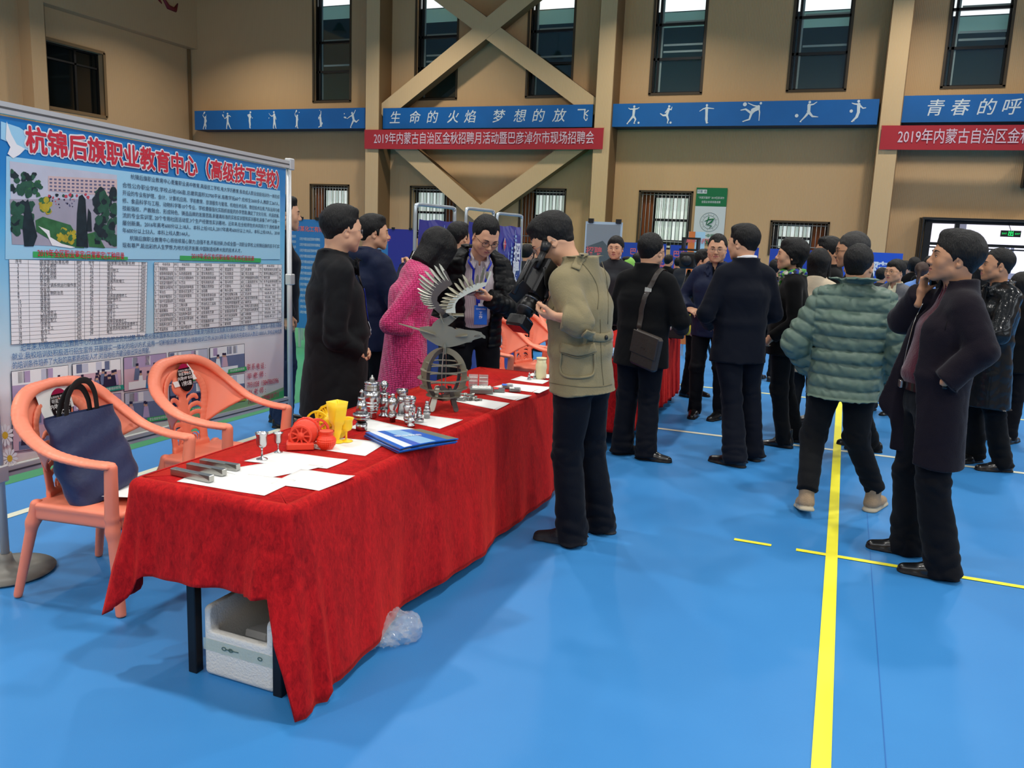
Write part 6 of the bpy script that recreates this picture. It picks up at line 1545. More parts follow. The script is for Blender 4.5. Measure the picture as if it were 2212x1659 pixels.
m=MB(); m.prism([(-.03,.05),(-.01,.06),(.02,.06),(.035,.075),(.03,.10),(.0,.125),(-.03,.12),(-.045,.10),(-.03,.09),(-.02,.10),(0,.10),(.01,.09),(-.01,.075),(-.03,.07)],(0,0,0),ER,(0,0,1),.004,PSL); m.build('inner_plate',e)
m=MB(); m.prism([(-.007,.29),(.007,.29),(.007,.335),(0,.35),(-.007,.335)],EF*.012,ER,(0,0,1),.004,PST); m.prism([(-.012,.29),(.012,.29),(.012,.325),(-.012,.325)],(0,0,0),EF,(0,0,1),.004,PST); m.build('support_plate',e)
# ---------------------------------------------------------------- banner stands
TUB=mat('tube_pale_steel','B9C4CC',.3,.6); NB=mat('rollup_navy','2C3194',.3,coat=.3); NBP=mat('rollup_purple','3E3A92',.3,coat=.3); SHT=mat('rollup_white','DDE0E8',.35); RDM=mat('emblem_red','C8283A',.4); LBL=mat('rollup_lightblue','8FB0D8',.4)
def stand(y0,y1,zt,label,full,zb=.08,x=-3.6,dx=0):
    e=empty('banner_stand',(x,(y0+y1)/2,0),0,label,'banner stand','navy banner stands on tube frames')
    w=(y1-y0)/2; T=lambda a,z,o=0:(o+dx*a,a*w,z)
    m=MB(); m.tube(bez([T(-1,0),T(-1,.9),T(-1,zt-.10),T(-.95,zt-.02),T(-.82,zt),T(0,zt),T(.82,zt),T(.95,zt-.02),T(1,zt-.10),T(1,.9),T(1,0)],4),.017,TUB,8); m.build('tube_frame',e)
    m=MB(); 
    for a in(-1,1): m.tube([T(a,.02,-.22),T(a,.02,.22)],.016,TUB,8)
    m.build('foot',e)
    m=MB(); n=14; top=zt-.13
    def S(a,z,o): return np.array(T(a*.90,z,.012+o+.006*math.sin(z*9+a*2)))
    zs=[top,1.0,zb]; 
    m.grid(np.array([[S(a,z,0) for z in np.linspace(top+.006*math.cos(a*5),(1.05 if full else zb),12)] for a in np.linspace(-1,1,10)]),NB)
    if full:
        m.grid(np.array([[S(a,z,0) for z in np.linspace(1.05,.32,10)] for a in np.linspace(-1,.55,8)]),SHT); m.grid(np.array([[S(a,z,0) for z in np.linspace(1.05,.32,10)] for a in np.linspace(.55,1,4)]),NBP); m.grid(np.array([[S(a,z,0) for z in np.linspace(.32,zb,5)] for a in np.linspace(-1,1,8)]),NB)
        for i,z in enumerate((.92,.80,.68,.57,.46,.38)): m.text('招聘岗位若干名',S(-.35,z,.012),(0,1,0),(0,0,1),.055,RDM if i==1 else mat('ink_black','15151A',.6),align='CENTER')
        for z in(.88,.66,.44):
            c=S(.62,z,.012); m.add([c+np.array([0,.06*math.cos(t_),.075*math.sin(t_)]) for t_ in np.linspace(0,2*math.pi,25)[:-1]],[list(range(24))],LBL)
            c=S(.62,z-.02,.014); m.add([c+np.array([0,.045*math.cos(t_),.05*math.sin(t_)]) for t_ in np.linspace(0,2*math.pi,25)[:-1]],[list(range(24))],NBP)
        [m.text(ch_,S(.55,z_,.014),(0,1,0),(0,0,1),.21,SHT,bold=.03) for ch_,z_ in(('招',1.42),('聘',1.22),('会',1.02))]
    c=S(-.55,top-.20,.012)
    m.add([c+np.array([0,a,b_]) for a,b_ in((0,.075),(.045,.0),(0,-.085),(-.045,.0))],[(0,1,2,3)],SHT); m.add([c+np.array([.003,a,b_]) for a,b_ in((0,.066),(.038,.0),(0,-.076),(-.038,.0))],[(0,1,2,3)],RDM)
    m.tube([c+np.array([.004,-.038,0]),c+np.array([.004,.038,0])],.003,SHT,4); m.tube([c+np.array([.004,0,-.07]),c+np.array([.004,-.02,.0]),c+np.array([.004,0,.06])],.002,SHT,4)
    # distillation towers drawn in pale line
    for a,h in((-.15,.30),(.12,.42),(.42,.55),(-.45,.22)):
        for k in range(int(h/.045)):
            q=S(a,top-.62+k*.045,.010); m.add([q+np.array([0,-.028,0]),q+np.array([0,.028,0]),q+np.array([0,.028,.026]),q+np.array([0,-.028,.026])],[(0,1,2,3)],LBL)
        q=S(a,top-.64,.009); m.add([q+np.array([0,-.006,0]),q+np.array([0,.006,0]),q+np.array([0,.006,h+.05]),q+np.array([0,-.006,h+.05])],[(0,1,2,3)],LBL)
    m.build('printed_cloth',e)
stand(6.69,7.50,1.86,'navy banner stand with red diamond emblem, left of three behind the men',False)
stand(7.76,8.47,1.87,'navy banner stand in the middle of three, behind the man with glasses',False)
stand(8.57,9.33,1.85,'navy and white banner stand on the right of three, over the camcorder',True)
# ---------------------------------------------------------------- boards, backdrops and far stands
BLU=mat('backdrop_blue','1E43A6',.45); BLU2=mat('board_blue','2F74B8',.45); CYA=mat('text_cyan','5FC8F0',.5); TW=mat('text_offwhite','DDE4EC',.5); TR=mat('text_coralred','D86A70',.5); BLK=mat('clip_black','121214',.5); BRD=mat('board_orange','D8783A',.5)
def board(name,pxl,pxr,pyt,Y,hgt,zb,face,label,cat,fn,grp=None,thick=.02,legs=True,lean=0.,slope=0.):
    A=at_y(pxl,pyt,Y); B=at_y(pxr,pyt+slope,Y); w=B[0]-A[0]; c=np.array([(A[0]+B[0])/2,Y,0]); zt=A[2] if zb is None else zb+hgt
    e=empty(name,tuple(c),0,label,cat,grp); m=MB(); z0=zt-hgt; m.box((0,0,(zt+z0)/2),(w/2,thick/2,hgt/2),face)
    fn(m,w,z0,zt,-thick/2-.004); m.build('panel',e)
    if legs:
        m=MB()
        for s in(-1,1): m.box((s*(w/2-.03),thick,zt/2),(.014,.014,zt/2),TUB)
        m.build('support_frame',e)
    return e
def lines(title,n,sz,tc=TR,bc=TW):
    def f(m,w,z0,zt,y):
        if title: m.text(title,(0,y,zt-.13),(1,0,0),(0,0,1),sz,tc,bold=.02)
        for k in range(n): m.text('公司位于内蒙古自治区巴彦淖尔市招聘岗位',(-w/2+.06,y,zt-.26-k*.075),(1,0,0),(0,0,1),.042,bc,align='LEFT',wid=min(1,(w-.12)/(.042*18.5)))
        for s in(-.3,.3): m.box((s*w,y,zt+.01),(.025,.02,.02),BLK)
    return f
board('display_board',640,700,473,9.4,1.45,None,BLU2,'blue display board with rows of text, left of the man in the black coat','display board',lines('巴彦淖尔市某化工有限公司招聘',14,.075))
board('display_board',796,838,492,9.6,1.4,None,BLU2,'blue display board with an orange corner behind the man holding a recorder','display board',lambda m,w,z0,zt,y:(lines('某公司招聘',13,.08)(m,w,z0,zt,y),m.add([(w/2,y-.002,zt),(w/2-.14,y-.002,zt),(w/2,y-.002,zt-.16)],[(0,1,2)],BRD)))
board('display_board',620,654,470,10.,1.5,None,BLU2,'edge of a blue display board beside the post of the large display','display board',lines('',14,.075))
board('banner_stand',1122,1168,536,12.,1.5,None,mat('board_brightblue','1F63B8',.4),'bright blue roll-up with large 20 lettering beyond the camcorder','banner stand',lambda m,w,z0,zt,y:[m.text(s,(0,y,zt-o),(1,0,0),(0,0,1),h,CYA,bold=.02,wid=.9) for s,o,h in(('保障卡20周年',.28,.13),('惠民服务',.48,.12))])
def picture(m,w,z0,zt,y):
    m.box((0,y,zt-.3),(w/2-.02,.002,.27),mat('photo_fog','8C97A0',.5)); m.add([(-w/2+.02,y-.004,zt-.57),(-w/2+.02,y-.004,zt-.3),(0,y-.004,zt-.22),(w/2-.02,y-.004,zt-.42),(w/2-.02,y-.004,zt-.57)],[(0,1,2,3,4)],mat('photo_hill','56646A',.6)); m.text('招聘',(-.1,y-.006,zt-.35),(1,0,0),(0,0,1),.10,TR,bold=.02)
    for s in(-.35,.4): m.box((s*w,y,zt+.01),(.03,.02,.025),BLK)
board('display_board',1266,1344,478,9.7,1.4,None,mat('board_skyblue','B9D0E4',.4),'pale display board with a misty picture behind the tan jacket','display board',picture,slope=20)
def tallp(m,w,z0,zt,y):
    m.box((-w/2+.05,y,(zt+z0)/2),(.045,.002,(zt-z0)/2),BRD); m.text('某学院招聘',(.04,y-.003,zt-.13),(1,0,0),(0,0,1),.075,TR,bold=.02); m.box((.04,y-.003,zt-.40),(w/2-.1,.002,.16),mat('photo_grey','6E7276',.5))
    for k in range(9): m.text('专业技能人才招聘',(.04,y-.003,zt-.65-k*.08),(1,0,0),(0,0,1),.04,mat('ink_blue','3A6AA8',.5))
board('display_board',1488,1524,500,12.,1.6,None,mat('board_lightcyan','A9D3E8',.4),'light blue display board with an orange left edge, behind the smiling man','display board',tallp)
def wide(s1,s2,tc=TR):
    def f(m,w,z0,zt,y):
        if s1: m.text(s1,(0,y,zt-.22),(1,0,0),(0,0,1),.17,TR,bold=.02)
        m.text(s2,(0,y,zt-.62),(1,0,0),(0,0,1),.34,tc,bold=.03,wid=.9)
    return f
board('backdrop_board',1344,1440,523,20,1.5,None,BLU,'long blue backdrop board left of the man with the shoulder bag','backdrop',wide('巴彦淖尔','工商业联'),'blue backdrop boards along the hall')
board('backdrop_board',1449,1492,529,20,1.5,None,BLU,'blue backdrop board between the shoulder bag man and the orange edged board','backdrop',wide('巴彦','巴'),'blue backdrop boards along the hall')
board('backdrop_board',1562,1640,532,20,1.5,None,BLU,'blue backdrop board behind the smiling man and the dark suit','backdrop',wide('巴彦',''),'blue backdrop boards along the hall')
board('backdrop_board',1664,1790,537,20,1.5,None,BLU,'blue backdrop board behind the woman with the scarf','backdrop',wide('','') if 0 else wide('','就业'),'blue backdrop boards along the hall')
board('backdrop_board',1790,1952,541,20,1.5,None,mat('backdrop_blue_bright','1C55C8',.4),'bright blue backdrop board with white lettering right of the green puffer jacket','backdrop',lambda m,w,z0,zt,y:m.text('保障处',(w*.22,y,zt-.38),(1,0,0),(0,0,1),.34,TW,bold=.03,wid=.9),'blue backdrop boards along the hall')
board('backdrop_board',838,900,494,14,1.2,None,NB,'dark blue board in a white tube frame between the recorder man and the woman','backdrop',wide('','') if 0 else lines('',0,.1),'blue backdrop boards along the hall')
# ---- things on the far red table
m=MB(); BX=mat('bag_pink_print','D8B0B8',.4,var=(30,.3)); V,Q=isomesh([ell((0,0,.12),(.13,.10,.16),k=.03),rbox((0,0,.05),(.12,.09,.05),r=.02,k=.03)],.012,disp=lambda P:.012*wob(P,8,1)); me=bpy.data.meshes.new('plastic_bag'); me.from_pydata(V.tolist(),[],Q.tolist()); me.materials.append(BX); me.polygons.foreach_set('use_smooth',np.ones(len(Q),bool)); tag(link('plastic_bag',me,None,(-1.84,6.60,.715)),'crumpled pink printed plastic bag on the far red table beside the tan jacket','bag')
m=MB(); m.box((0,0,.03),(.13,.10,.03),mat('cloth_lightblue','9CC0E4',.8),bev=.02); tag(m.build('folded_cloth',None,(-1.66,6.42,.703)),'pale blue folded cloth in front of the pink bag on the far table','cloth')
e=empty('pen_display',(-1.50,8.05,.703),0,'black sloping display rack of white tipped pens beside the smiling man','display rack'); m=MB()
for k in range(4): m.box((0,.07*k,.05+.085*k),(.12,.04,.05+.02*k),BLK,bev=.005)
m.build('rack',e)
for k in range(4):
    for j in range(7): 
        m=MB(); m.tube([(-.10+.033*j,.07*k-.045,.08+.105*k),(-.10+.033*j,.07*k-.06,.13+.105*k)],.007,WP if k%2==0 else STE,6); m.build('pen',e)
m=MB(); m.box((0,0,.02),(.08,.05,.02),mat('box_violet','3A2F6E',.4),bev=.004); tag(m.build('small_box',None,(-1.55,7.72,.703)),'small violet box at the edge of the far red table','box')
m=MB(); m.ball((0,0,.035),(.035,.035,.035),WP,14); m.tube([(0,0,.0),(0,0,.03)],.02,WP,10); tag(m.build('paper_cup',None,(-1.50,7.35,.703)),'white crumpled cup on the front edge of the far red table','cup')
m=MB(); m.lathe([(.03,0),(.05,.04),(.04,.10),(.02,.13),(.03,.20),(.03,.24),(0,.26)],(0,0,0),mat('toy_yellow','E8D020',.5),14); tag(m.build('yellow_toy',None,(-1.42,8.40,.703)),'yellow and red ornament behind the pen display rack','ornament')
# ---- video camera on a tripod behind the far table
p=at_y(1484,640,10.6); e=empty('video_camera',(p[0],10.6,0),0,'black video camera on a tripod behind the far table','video camera')
m=MB(); m.box((0,0,1.40),(.10,.18,.10),BLK,bev=.02); m.box((0,-.02,1.53),(.12,.10,.012),BLK); m.box((-.09,0,1.60),(.012,.08,.07),BLK); m.box((.09,0,1.60),(.012,.08,.07),BLK); m.box((0,0,1.67),(.11,.05,.012),BLK); m.build('camera_body',e)
m=MB(); m.tube([(0,-.17,1.40),(0,-.30,1.40)],.06,BLK,20); m.build('lens',e)
for k in range(3): 
    a=k*2.094+.5; m=MB(); m.tube([(0,0,1.28),(.45*math.cos(a),.45*math.sin(a),0)],.018,BLK,8); m.build('leg',e)
# ---------------------------------------------------------------- the people in the hall
def place(px,dist): d=ray(px,600.); d=d/math.hypot(d[0],d[1]); return np.array([d[0]*dist,d[1]*dist])
def feetpx(pos,ang,h,lst):
    """ankle points given by the floor position; returns local feet"""
    S=h/1.72; R=rotz(-(ang-math.pi/2)); out=[]
    for (px,py,phi,*r) in lst:
        w=at_z(px,py); l=R@np.array([w[0]-pos[0],w[1]-pos[1],0]); yaw=-math.degrees((face_fwd(px,600,phi)-ang+math.pi)%(2*math.pi)-math.pi)
        out.append((l[0]/S,l[1]/S,yaw,*r))
    return out
MC={k:mat('cloth_'+k,*v[:1],**dict(dict(spec=.18),**v[1])) for k,v in dict(
 black=('090A0C',dict(rough=.85,sheen=.06,bump=(300,.15))), blackcoat=('0F1013',dict(rough=.7,sheen=.05,bump=(60,.10))), velvetblack=('060607',dict(rough=.9,sheen=.08)),
 navytr=('0D1018',dict(rough=.85,sheen=.05,bump=(150,.15))), darktr=('0B0C11',dict(rough=.85,sheen=.04,bump=(150,.12))), charcoal=('131416',dict(rough=.88,sheen=.05,bump=(150,.2))),
 tan=('857A5C',dict(rough=.85,sheen=.15,bump=(160,.25),var=(5,.14))), green=('586C60',dict(rough=.5,spec=.4,bump=(40,.15),var=(4,.12))), puffer=('0A0B0D',dict(rough=.42,bump=(60,.2))),
 navy=('141D36',dict(rough=.6,sheen=.05,bump=(60,.15))), suit=('0B0F1A',dict(rough=.8,sheen=.06,bump=(200,.1))), wool=('17121A',dict(rough=.92,sheen=.12,bump=(260,.3))), maroon=('4A1724',dict(rough=.85,sheen=.3,bump=(120,.3))),
 leather=('14171A',dict(rough=.3,coat=.25,bump=(25,.35))), white=('E6E6EA',dict(rough=.7)), blue=('6F96D8',dict(rough=.7)), jeans=('1B2A44',dict(rough=.85,bump=(150,.3))),
 cream=('D8D2B4',dict(rough=.85,bump=(60,.3))), beige=('C9B9A0',dict(rough=.8,bump=(60,.2))), hoodie=('8CC45A',dict(rough=.8,sheen=.2)), greige=('5A5448',dict(rough=.85)), grey=('6A6A6E',dict(rough=.85,bump=(200,.5),var=(60,.3))), darkgrey=('2B2D31',dict(rough=.8)),
 teal=('2F9AA8',dict(rough=.6)), pinkblouse=('E8C8DC',dict(rough=.7))).items()}
# striped shirt and the honeycomb knit
SH=mat('cloth_striped','CFC4C6',.75); nt=SH.node_tree; b=nt.nodes['Principled BSDF']; tc=nt.nodes.new('ShaderNodeTexCoord'); w=nt.nodes.new('ShaderNodeTexWave'); w.bands_direction='X'; w.inputs['Scale'].default_value=52; nt.links.new(tc.outputs['Object'],w.inputs['Vector'])
mx=nt.nodes.new('ShaderNodeMix'); mx.data_type='RGBA'; mx.inputs[6].default_value=(*srgb('7A6268'),1); mx.inputs[7].default_value=(*srgb('DDD4D6'),1); nt.links.new(w.outputs['Fac'],mx.inputs[0]); nt.links.new(mx.outputs[2],b.inputs['Base Color'])
PK=mat('knit_pink','E52B78',.85,sheen=.4); nt=PK.node_tree; b=nt.nodes['Principled BSDF']; tc=nt.nodes.new('ShaderNodeTexCoord'); mp=nt.nodes.new('ShaderNodeMapping'); mp.inputs['Scale'].default_value=(1,1,1.25); nt.links.new(tc.outputs['Object'],mp.inputs[0])
v=nt.nodes.new('ShaderNodeTexVoronoi'); v.inputs['Scale'].default_value=62; v.inputs['Randomness'].default_value=.25; nt.links.new(mp.outputs[0],v.inputs['Vector'])
u=nt.nodes.new('ShaderNodeBump'); u.invert=True; u.inputs['Strength'].default_value=.9; u.inputs['Distance'].default_value=.01; nt.links.new(v.outputs['Distance'],u.inputs['Height']); nt.links.new(u.outputs['Normal'],b.inputs['Normal'])
mr=nt.nodes.new('ShaderNodeMapRange'); mr.inputs['From Max'].default_value=.75; nt.links.new(v.outputs['Distance'],mr.inputs['Value']); mx=nt.nodes.new('ShaderNodeMix'); mx.data_type='RGBA'; mx.inputs[6].default_value=(*srgb('F04A90'),1); mx.inputs[7].default_value=(*srgb('A8124E'),1); nt.links.new(mr.outputs[0],mx.inputs[0]); nt.links.new(mx.outputs[2],b.inputs['Base Color'])
def TR_(m,**k): return dict(m=MC[m],**k)
def tgt(pos,A,h):
    S=h/1.72; R=rotz(-(A-math.pi/2)); D=math.hypot(*pos)
    def f(px,py,dd=0.):
        d=ray(px,py); k=(D+dd)/math.hypot(d[0],d[1]); w=EYE+d*k; l=R@np.array([w[0]-pos[0],w[1]-pos[1],w[2]]); return tuple(l/S)
    return f
def shirt(m='white',**k): return dict(dict(name='shirt',m=MC[m] if isinstance(m,str) else m,ad=-.012,hem=1.18,collar=.036,colw=-.008,sleeves=False,hollow=False,v=(.02,.05),res=.007),**k)
def det(name,fn):      # garment detail placed on the surface
    def f(c,P,disp):
        mb=MB(); fn(c,mb,lambda pts,off=.004: snap(pts,P,off,10,disp)); mb.v=[tuple(np.array(p)*c['S']) for p in mb.v]; under(mb.build(name,c['root']),c)
    return f
def button(x,y,z,m_,r=.010):
    def fn(c,mb,sn):
        q,n=sn([(x,y,z)],.003); mb.ball(q[0],(r,r,.004),m_,12,frame(n[0]))
    return det('button',fn)
def frame(n):
    n=unit(n); a=unit(np.cross([0,0,1.],n)) if abs(n[2])<.95 else np.array([1.,0,0]); return np.stack([a,np.cross(n,a),n],1)
def seam(name,pts,m_,w=.010,th=.003,n=5,off=.002,closed=False):
    def f(c,P,disp):
        B=bez(pts,n); Q,N=snap(B,P,off,10,disp); mb=MB(); mb.tube(Q,1.,m_,8,flat=(w/2,th/2),up=N); mb.v=[tuple(np.array(p)*c['S']) for p in mb.v]; under(mb.build(name,c['root']),c)
    return f
def pseam(name,T,pts,m_,w=.010,th=.003,off=.002,full=True,n=5):
    def f(c,P,disp):
        Q,N=px_on(c,disp,T,pts,off,full,n); mb=MB(); mb.tube(Q,1.,m_,8,flat=(w/2,th/2),up=N); mb.v=[tuple(np.array(p)*c['S']) for p in mb.v]; under(mb.build(name,c['root']),c)
    return f
def pbutton(T,pt_,m_,r=.010,off=.004):
    def f(c,P,disp):
        Q,N=px_on(c,disp,T,[pt_,(pt_[0]+1,pt_[1])],off,True,1); mb=MB(); mb.ball(Q[0],(r,r,r*.5),m_,12,frame(N[0])); mb.v=[tuple(np.array(p)*c['S']) for p in mb.v]; under(mb.build('button',c['root']),c)
    return f
def patch(name,ctr,hw,hh,dirn,m_,th=.006,flap=True):
    """a pocket: rectangle projected on the garment. ctr local point outside, dirn = direction pointing out of the body"""
    def f(c,P,disp):
        d=unit(dirn); ux=unit(np.cross([0,0,1.],d)); mb=MB()
        def gr(u0,u1,v0,v1,of,n=9):
            return np.array([[np.array(ctr)+ux*(u0+(u1-u0)*i/(n-1))+np.array([0,0,v0+(v1-v0)*j/(n-1)]) for j in range(n)] for i in range(n)]),of,n
        def prj(G,of):
            X=G.reshape(-1,3).copy(); X=X+d*.12
            for _ in range(60):
                q=sdf(X,P,disp)-of; X=X-d*np.clip(q*.7,-.02,.02)[:,None]
            return X
        for u0,u1,v0,v1,of in ((-hw,hw,-hh,hh*.8,th),)+(((-hw*1.06,hw*1.06,hh*.35,hh,th*1.9),) if flap else ()):
            G,of_,n=gr(u0,u1,v0,v1,of); Q=prj(G,of_); Q2=prj(G,-.006)
            Q=Q.reshape(n,n,3);Q2=Q2.reshape(n,n,3); mb.grid(Q,m_)
            for a_,b_ in((Q[0],Q2[0]),(Q2[-1],Q[-1]),(Q2[:,0],Q[:,0]),(Q[:,-1],Q2[:,-1])): mb.grid(np.array([a_,b_]),m_,False)
        mb.v=[tuple(np.array(p)*c['S']) for p in mb.v]; under(mb.build(name,c['root']),c)
    return f
BTN=mat('button_dark','1A1614',.35); BTG=mat('metal_ring','B0B0AC',.25,.9); LAN=mat('lanyard_blue','1B2FB0',.5); BDG=mat('badge_blue','1E5FC0',.3,coat=.4); BDW=mat('badge_clear','D8DCE4',.2)

# 1 the man in the black coat behind the table
pos=place(722,4.86); A=face_fwd(722,600,104); T_=tgt(pos,A,1.735)
c=person('man in a black coat and thin glasses standing behind the table with clasped hands',pos,A,h=1.735,build=1.10,fat=.9,hyaw=6,hpitch=2,jaw=1.06,lean=.0,hips=(0,.0),
 arms=dict(R=dict(e=T_(722,728,-.24),w=T_(776,764,-.14),f=(-.75,.62,-.28),n=(-.5,-.6,-.6),curl=.75,thumb=.8),L=dict(e=(-.265,.02,1.085),w=T_(778,752,.02),f=(.80,.45,-.25),n=(.3,-.8,-.5),curl=.8,thumb=.8)),
 hair='short',glasses='silver',feet=((.12,-.02,-5),(-.12,-.02,5)),trousers=TR_('darktr'),
 top=[shirt('black',v=(.03,.06)),dict(m=MC['blackcoat'],hem=.545,flare=.055,ad=.026,belly=.055,collar=.030,colw=.006,wings=1.15,cuff=-.02,fold=.008,seed=2,r=(0.050,0.045,0.036),v=(.030,.07),
  details=[seam('coat_placket',[(.012,.3,1.34),(.015,.3,1.15),(.015,.32,.95),(.012,.32,.75),(.01,.32,.58)],MC['blackcoat'],.03,.006,5),button(.02,.3,1.30,BTG,.009),button(.02,.35,.80,BTG,.007),
   seam('lapel',[(.055,.2,1.46),(.075,.22,1.38),(.03,.25,1.30)],MC['blackcoat'],.045,.008,6)])])
strap(c,[(.075,.24,1.30),(.06,.28,1.22),(.05,.30,1.16)],.018,.004,LAN,'lanyard')
strap(c,[(.05,.30,1.155),(.045,.32,1.08),(.045,.33,.99)],.030,.003,BDW,'badge')
# 2 the woman in pink
pos=place(886,5.70); A=face_fwd(886,600,108); T_=tgt(pos,A,1.645)
person('woman in a bright pink honeycomb knit coat bending over the table, black bobbed hair',pos,A,h=1.645,fem=True,lean=.10,hfwd=.045,hpitch=38,hyaw=8,hips=(0,-.04),build=.94,
 arms=dict(R=dict(e=T_(842,700,-.2),w=T_(902,712,-.14),f=(-.1,.95,.12),n=(-.6,0,-.8),curl=.4),L=dict(e=(-.20,.08,1.07),w=(-.08,.31,.99),f=(.2,.95,-.2),n=(.6,0,-.8),curl=.5)),
 hair='bob',feet=((.09,-.05,0),(-.09,-.03,0)),trousers=TR_('darktr',leg=.85,w=.95),shoes='female',
 top=[shirt('pinkblouse',sleeves='only',cuff=.028,hem=.9,ad=.0,r=(0.035,0.032,0.028),collar=0,name='blouse_cuff',v=None),dict(name='coat',m=PK,hem=.56,flare=.035,ad=.030,collar=.0,cuff=-.055,fold=.006,seed=4,r=(0.046,0.042,0.035),
  details=[seam('pocket_flap',[(.26,.02,.84),(.26,.07,.80),(.22,.17,.80),(.20,.2,.84)],PK,.014,.008,6)])])
# 3 the man with the phone and the name badge
pos=place(1030,6.05); A=face_fwd(1030,600,8); T_=tgt(pos,A,1.755)
c=person('man in open black down jacket and blue name badge looking down at a phone',pos,A,h=1.755,lean=.07,hfwd=.05,hpitch=33,hyaw=16,hroll=-4,build=1.05,fat=.4,hips=(0,-.03),
 arms=dict(L=dict(e=T_(1108,672,-.12),w=T_(1056,644,-.32),f=(.95,.25,.10),n=(.2,-.35,.9),curl=.62,thumb=.7),R=dict(e=T_(935,664,.18),w=T_(938,700,.0),f=(-.6,.7,-.1),n=(-.3,0,-.9),curl=.4)),
 hair='receding',glasses='brown',feet=((.12,0,-8),(-.12,0,8)),trousers=TR_('darktr'),
 top=[dict(name='shirt',m=SH,hem=.93,ad=-.004,collar=.032,colw=-.004,wings=1.0,sleeves=False,hollow=False,v=(.03,.07),fold=.004,belly=.015,
   details=[button(0,.3,z,BTN,.006) for z in(1.3,1.2,1.1,1.0)]),
  dict(m=MC['puffer'],hem=.80,ad=.026,quilt=(.055,.007),collar=.05,colw=.012,open=(.135,.085),r=(0.049,0.045,0.038),cuff=-.01,fold=.006,res=.0068,
   more=lambda c:[cap(c['nk']+np.array([-.10,-.06,.0]),c['nk']+np.array([.10,-.06,.0]),.055,.055,k=.03),ell(c['nk']+np.array([0,.02,.035]),(.075,.07,.08),k=.01,op='-')])])
strap(c,[(.062,.06,1.47),(.085,.18,1.38),(.05,.26,1.22),(.01,.28,1.10)],.016,.003,LAN,'lanyard',which=0); strap(c,[(-.062,.06,1.47),(-.08,.18,1.38),(-.04,.26,1.22),(-.0,.28,1.10)],.016,.003,LAN,'lanyard',which=0)
S=c['S']; m=MB(); q=np.array([.0,.245,1.045])*S; m.box(q,(.046,.003,.068),BDG,rotx(.06),bev=.003); m.box(q+[0,.004,.072],(.02,.003,.01),BDW); m.text('工',q+[0,.0045,.012],(-1,0,0),(0,0,1),.026,STW,bold=.01); m.text('作',q+[0,.0045,-.015],(-1,0,0),(0,0,1),.026,STW,bold=.01); m.text('证',q+[0,.0045,-.042],(-1,0,0),(0,0,1),.026,STW,bold=.01); m.text('巴彦淖尔招聘会',q+[0,.0045,.042],(-1,0,0),(0,0,1),.010,STW); m.build('name_badge',c['root'])
def held(c,name,label,cat,off,half_,m_,R_=None,bev=.004,arm='L',extra=None):
    """a thing held in a hand: world placed, top level"""
    a=c['arms'][arm]; p=(np.array(a['w'])+np.array(off))*c['S']; M=c['root']; an=M.rotation_euler[2]; w=rotz(an)@p+np.array([M.location[0],M.location[1],0]); m=MB(); m.box((0,0,0),half_,m_,R_,bev=bev)
    if extra: extra(m)
    o=m.build(name,None,tuple(w)); o.rotation_euler=(0,0,an); return tag(o,label,cat)
PH=mat('phone_black','08090B',.15,coat=.5)
held(c,'smartphone','black smartphone held by the man with the blue name badge','phone',(.095,.02,.03),(.037,.072,.005),PH,rotx(.25)@rotz(.3))
m=MB(); wa=c['arms']['L']; wp=(np.array(wa['w'])*.9+np.array(wa['e'])*.1)*S; m.tube([wp+np.array([0,.031*math.cos(t),.031*math.sin(t)]) for t in np.linspace(0,6.28,17)[:-1]],.005,BTG,6,closed=True); m.build('wrist_watch',c['root'])
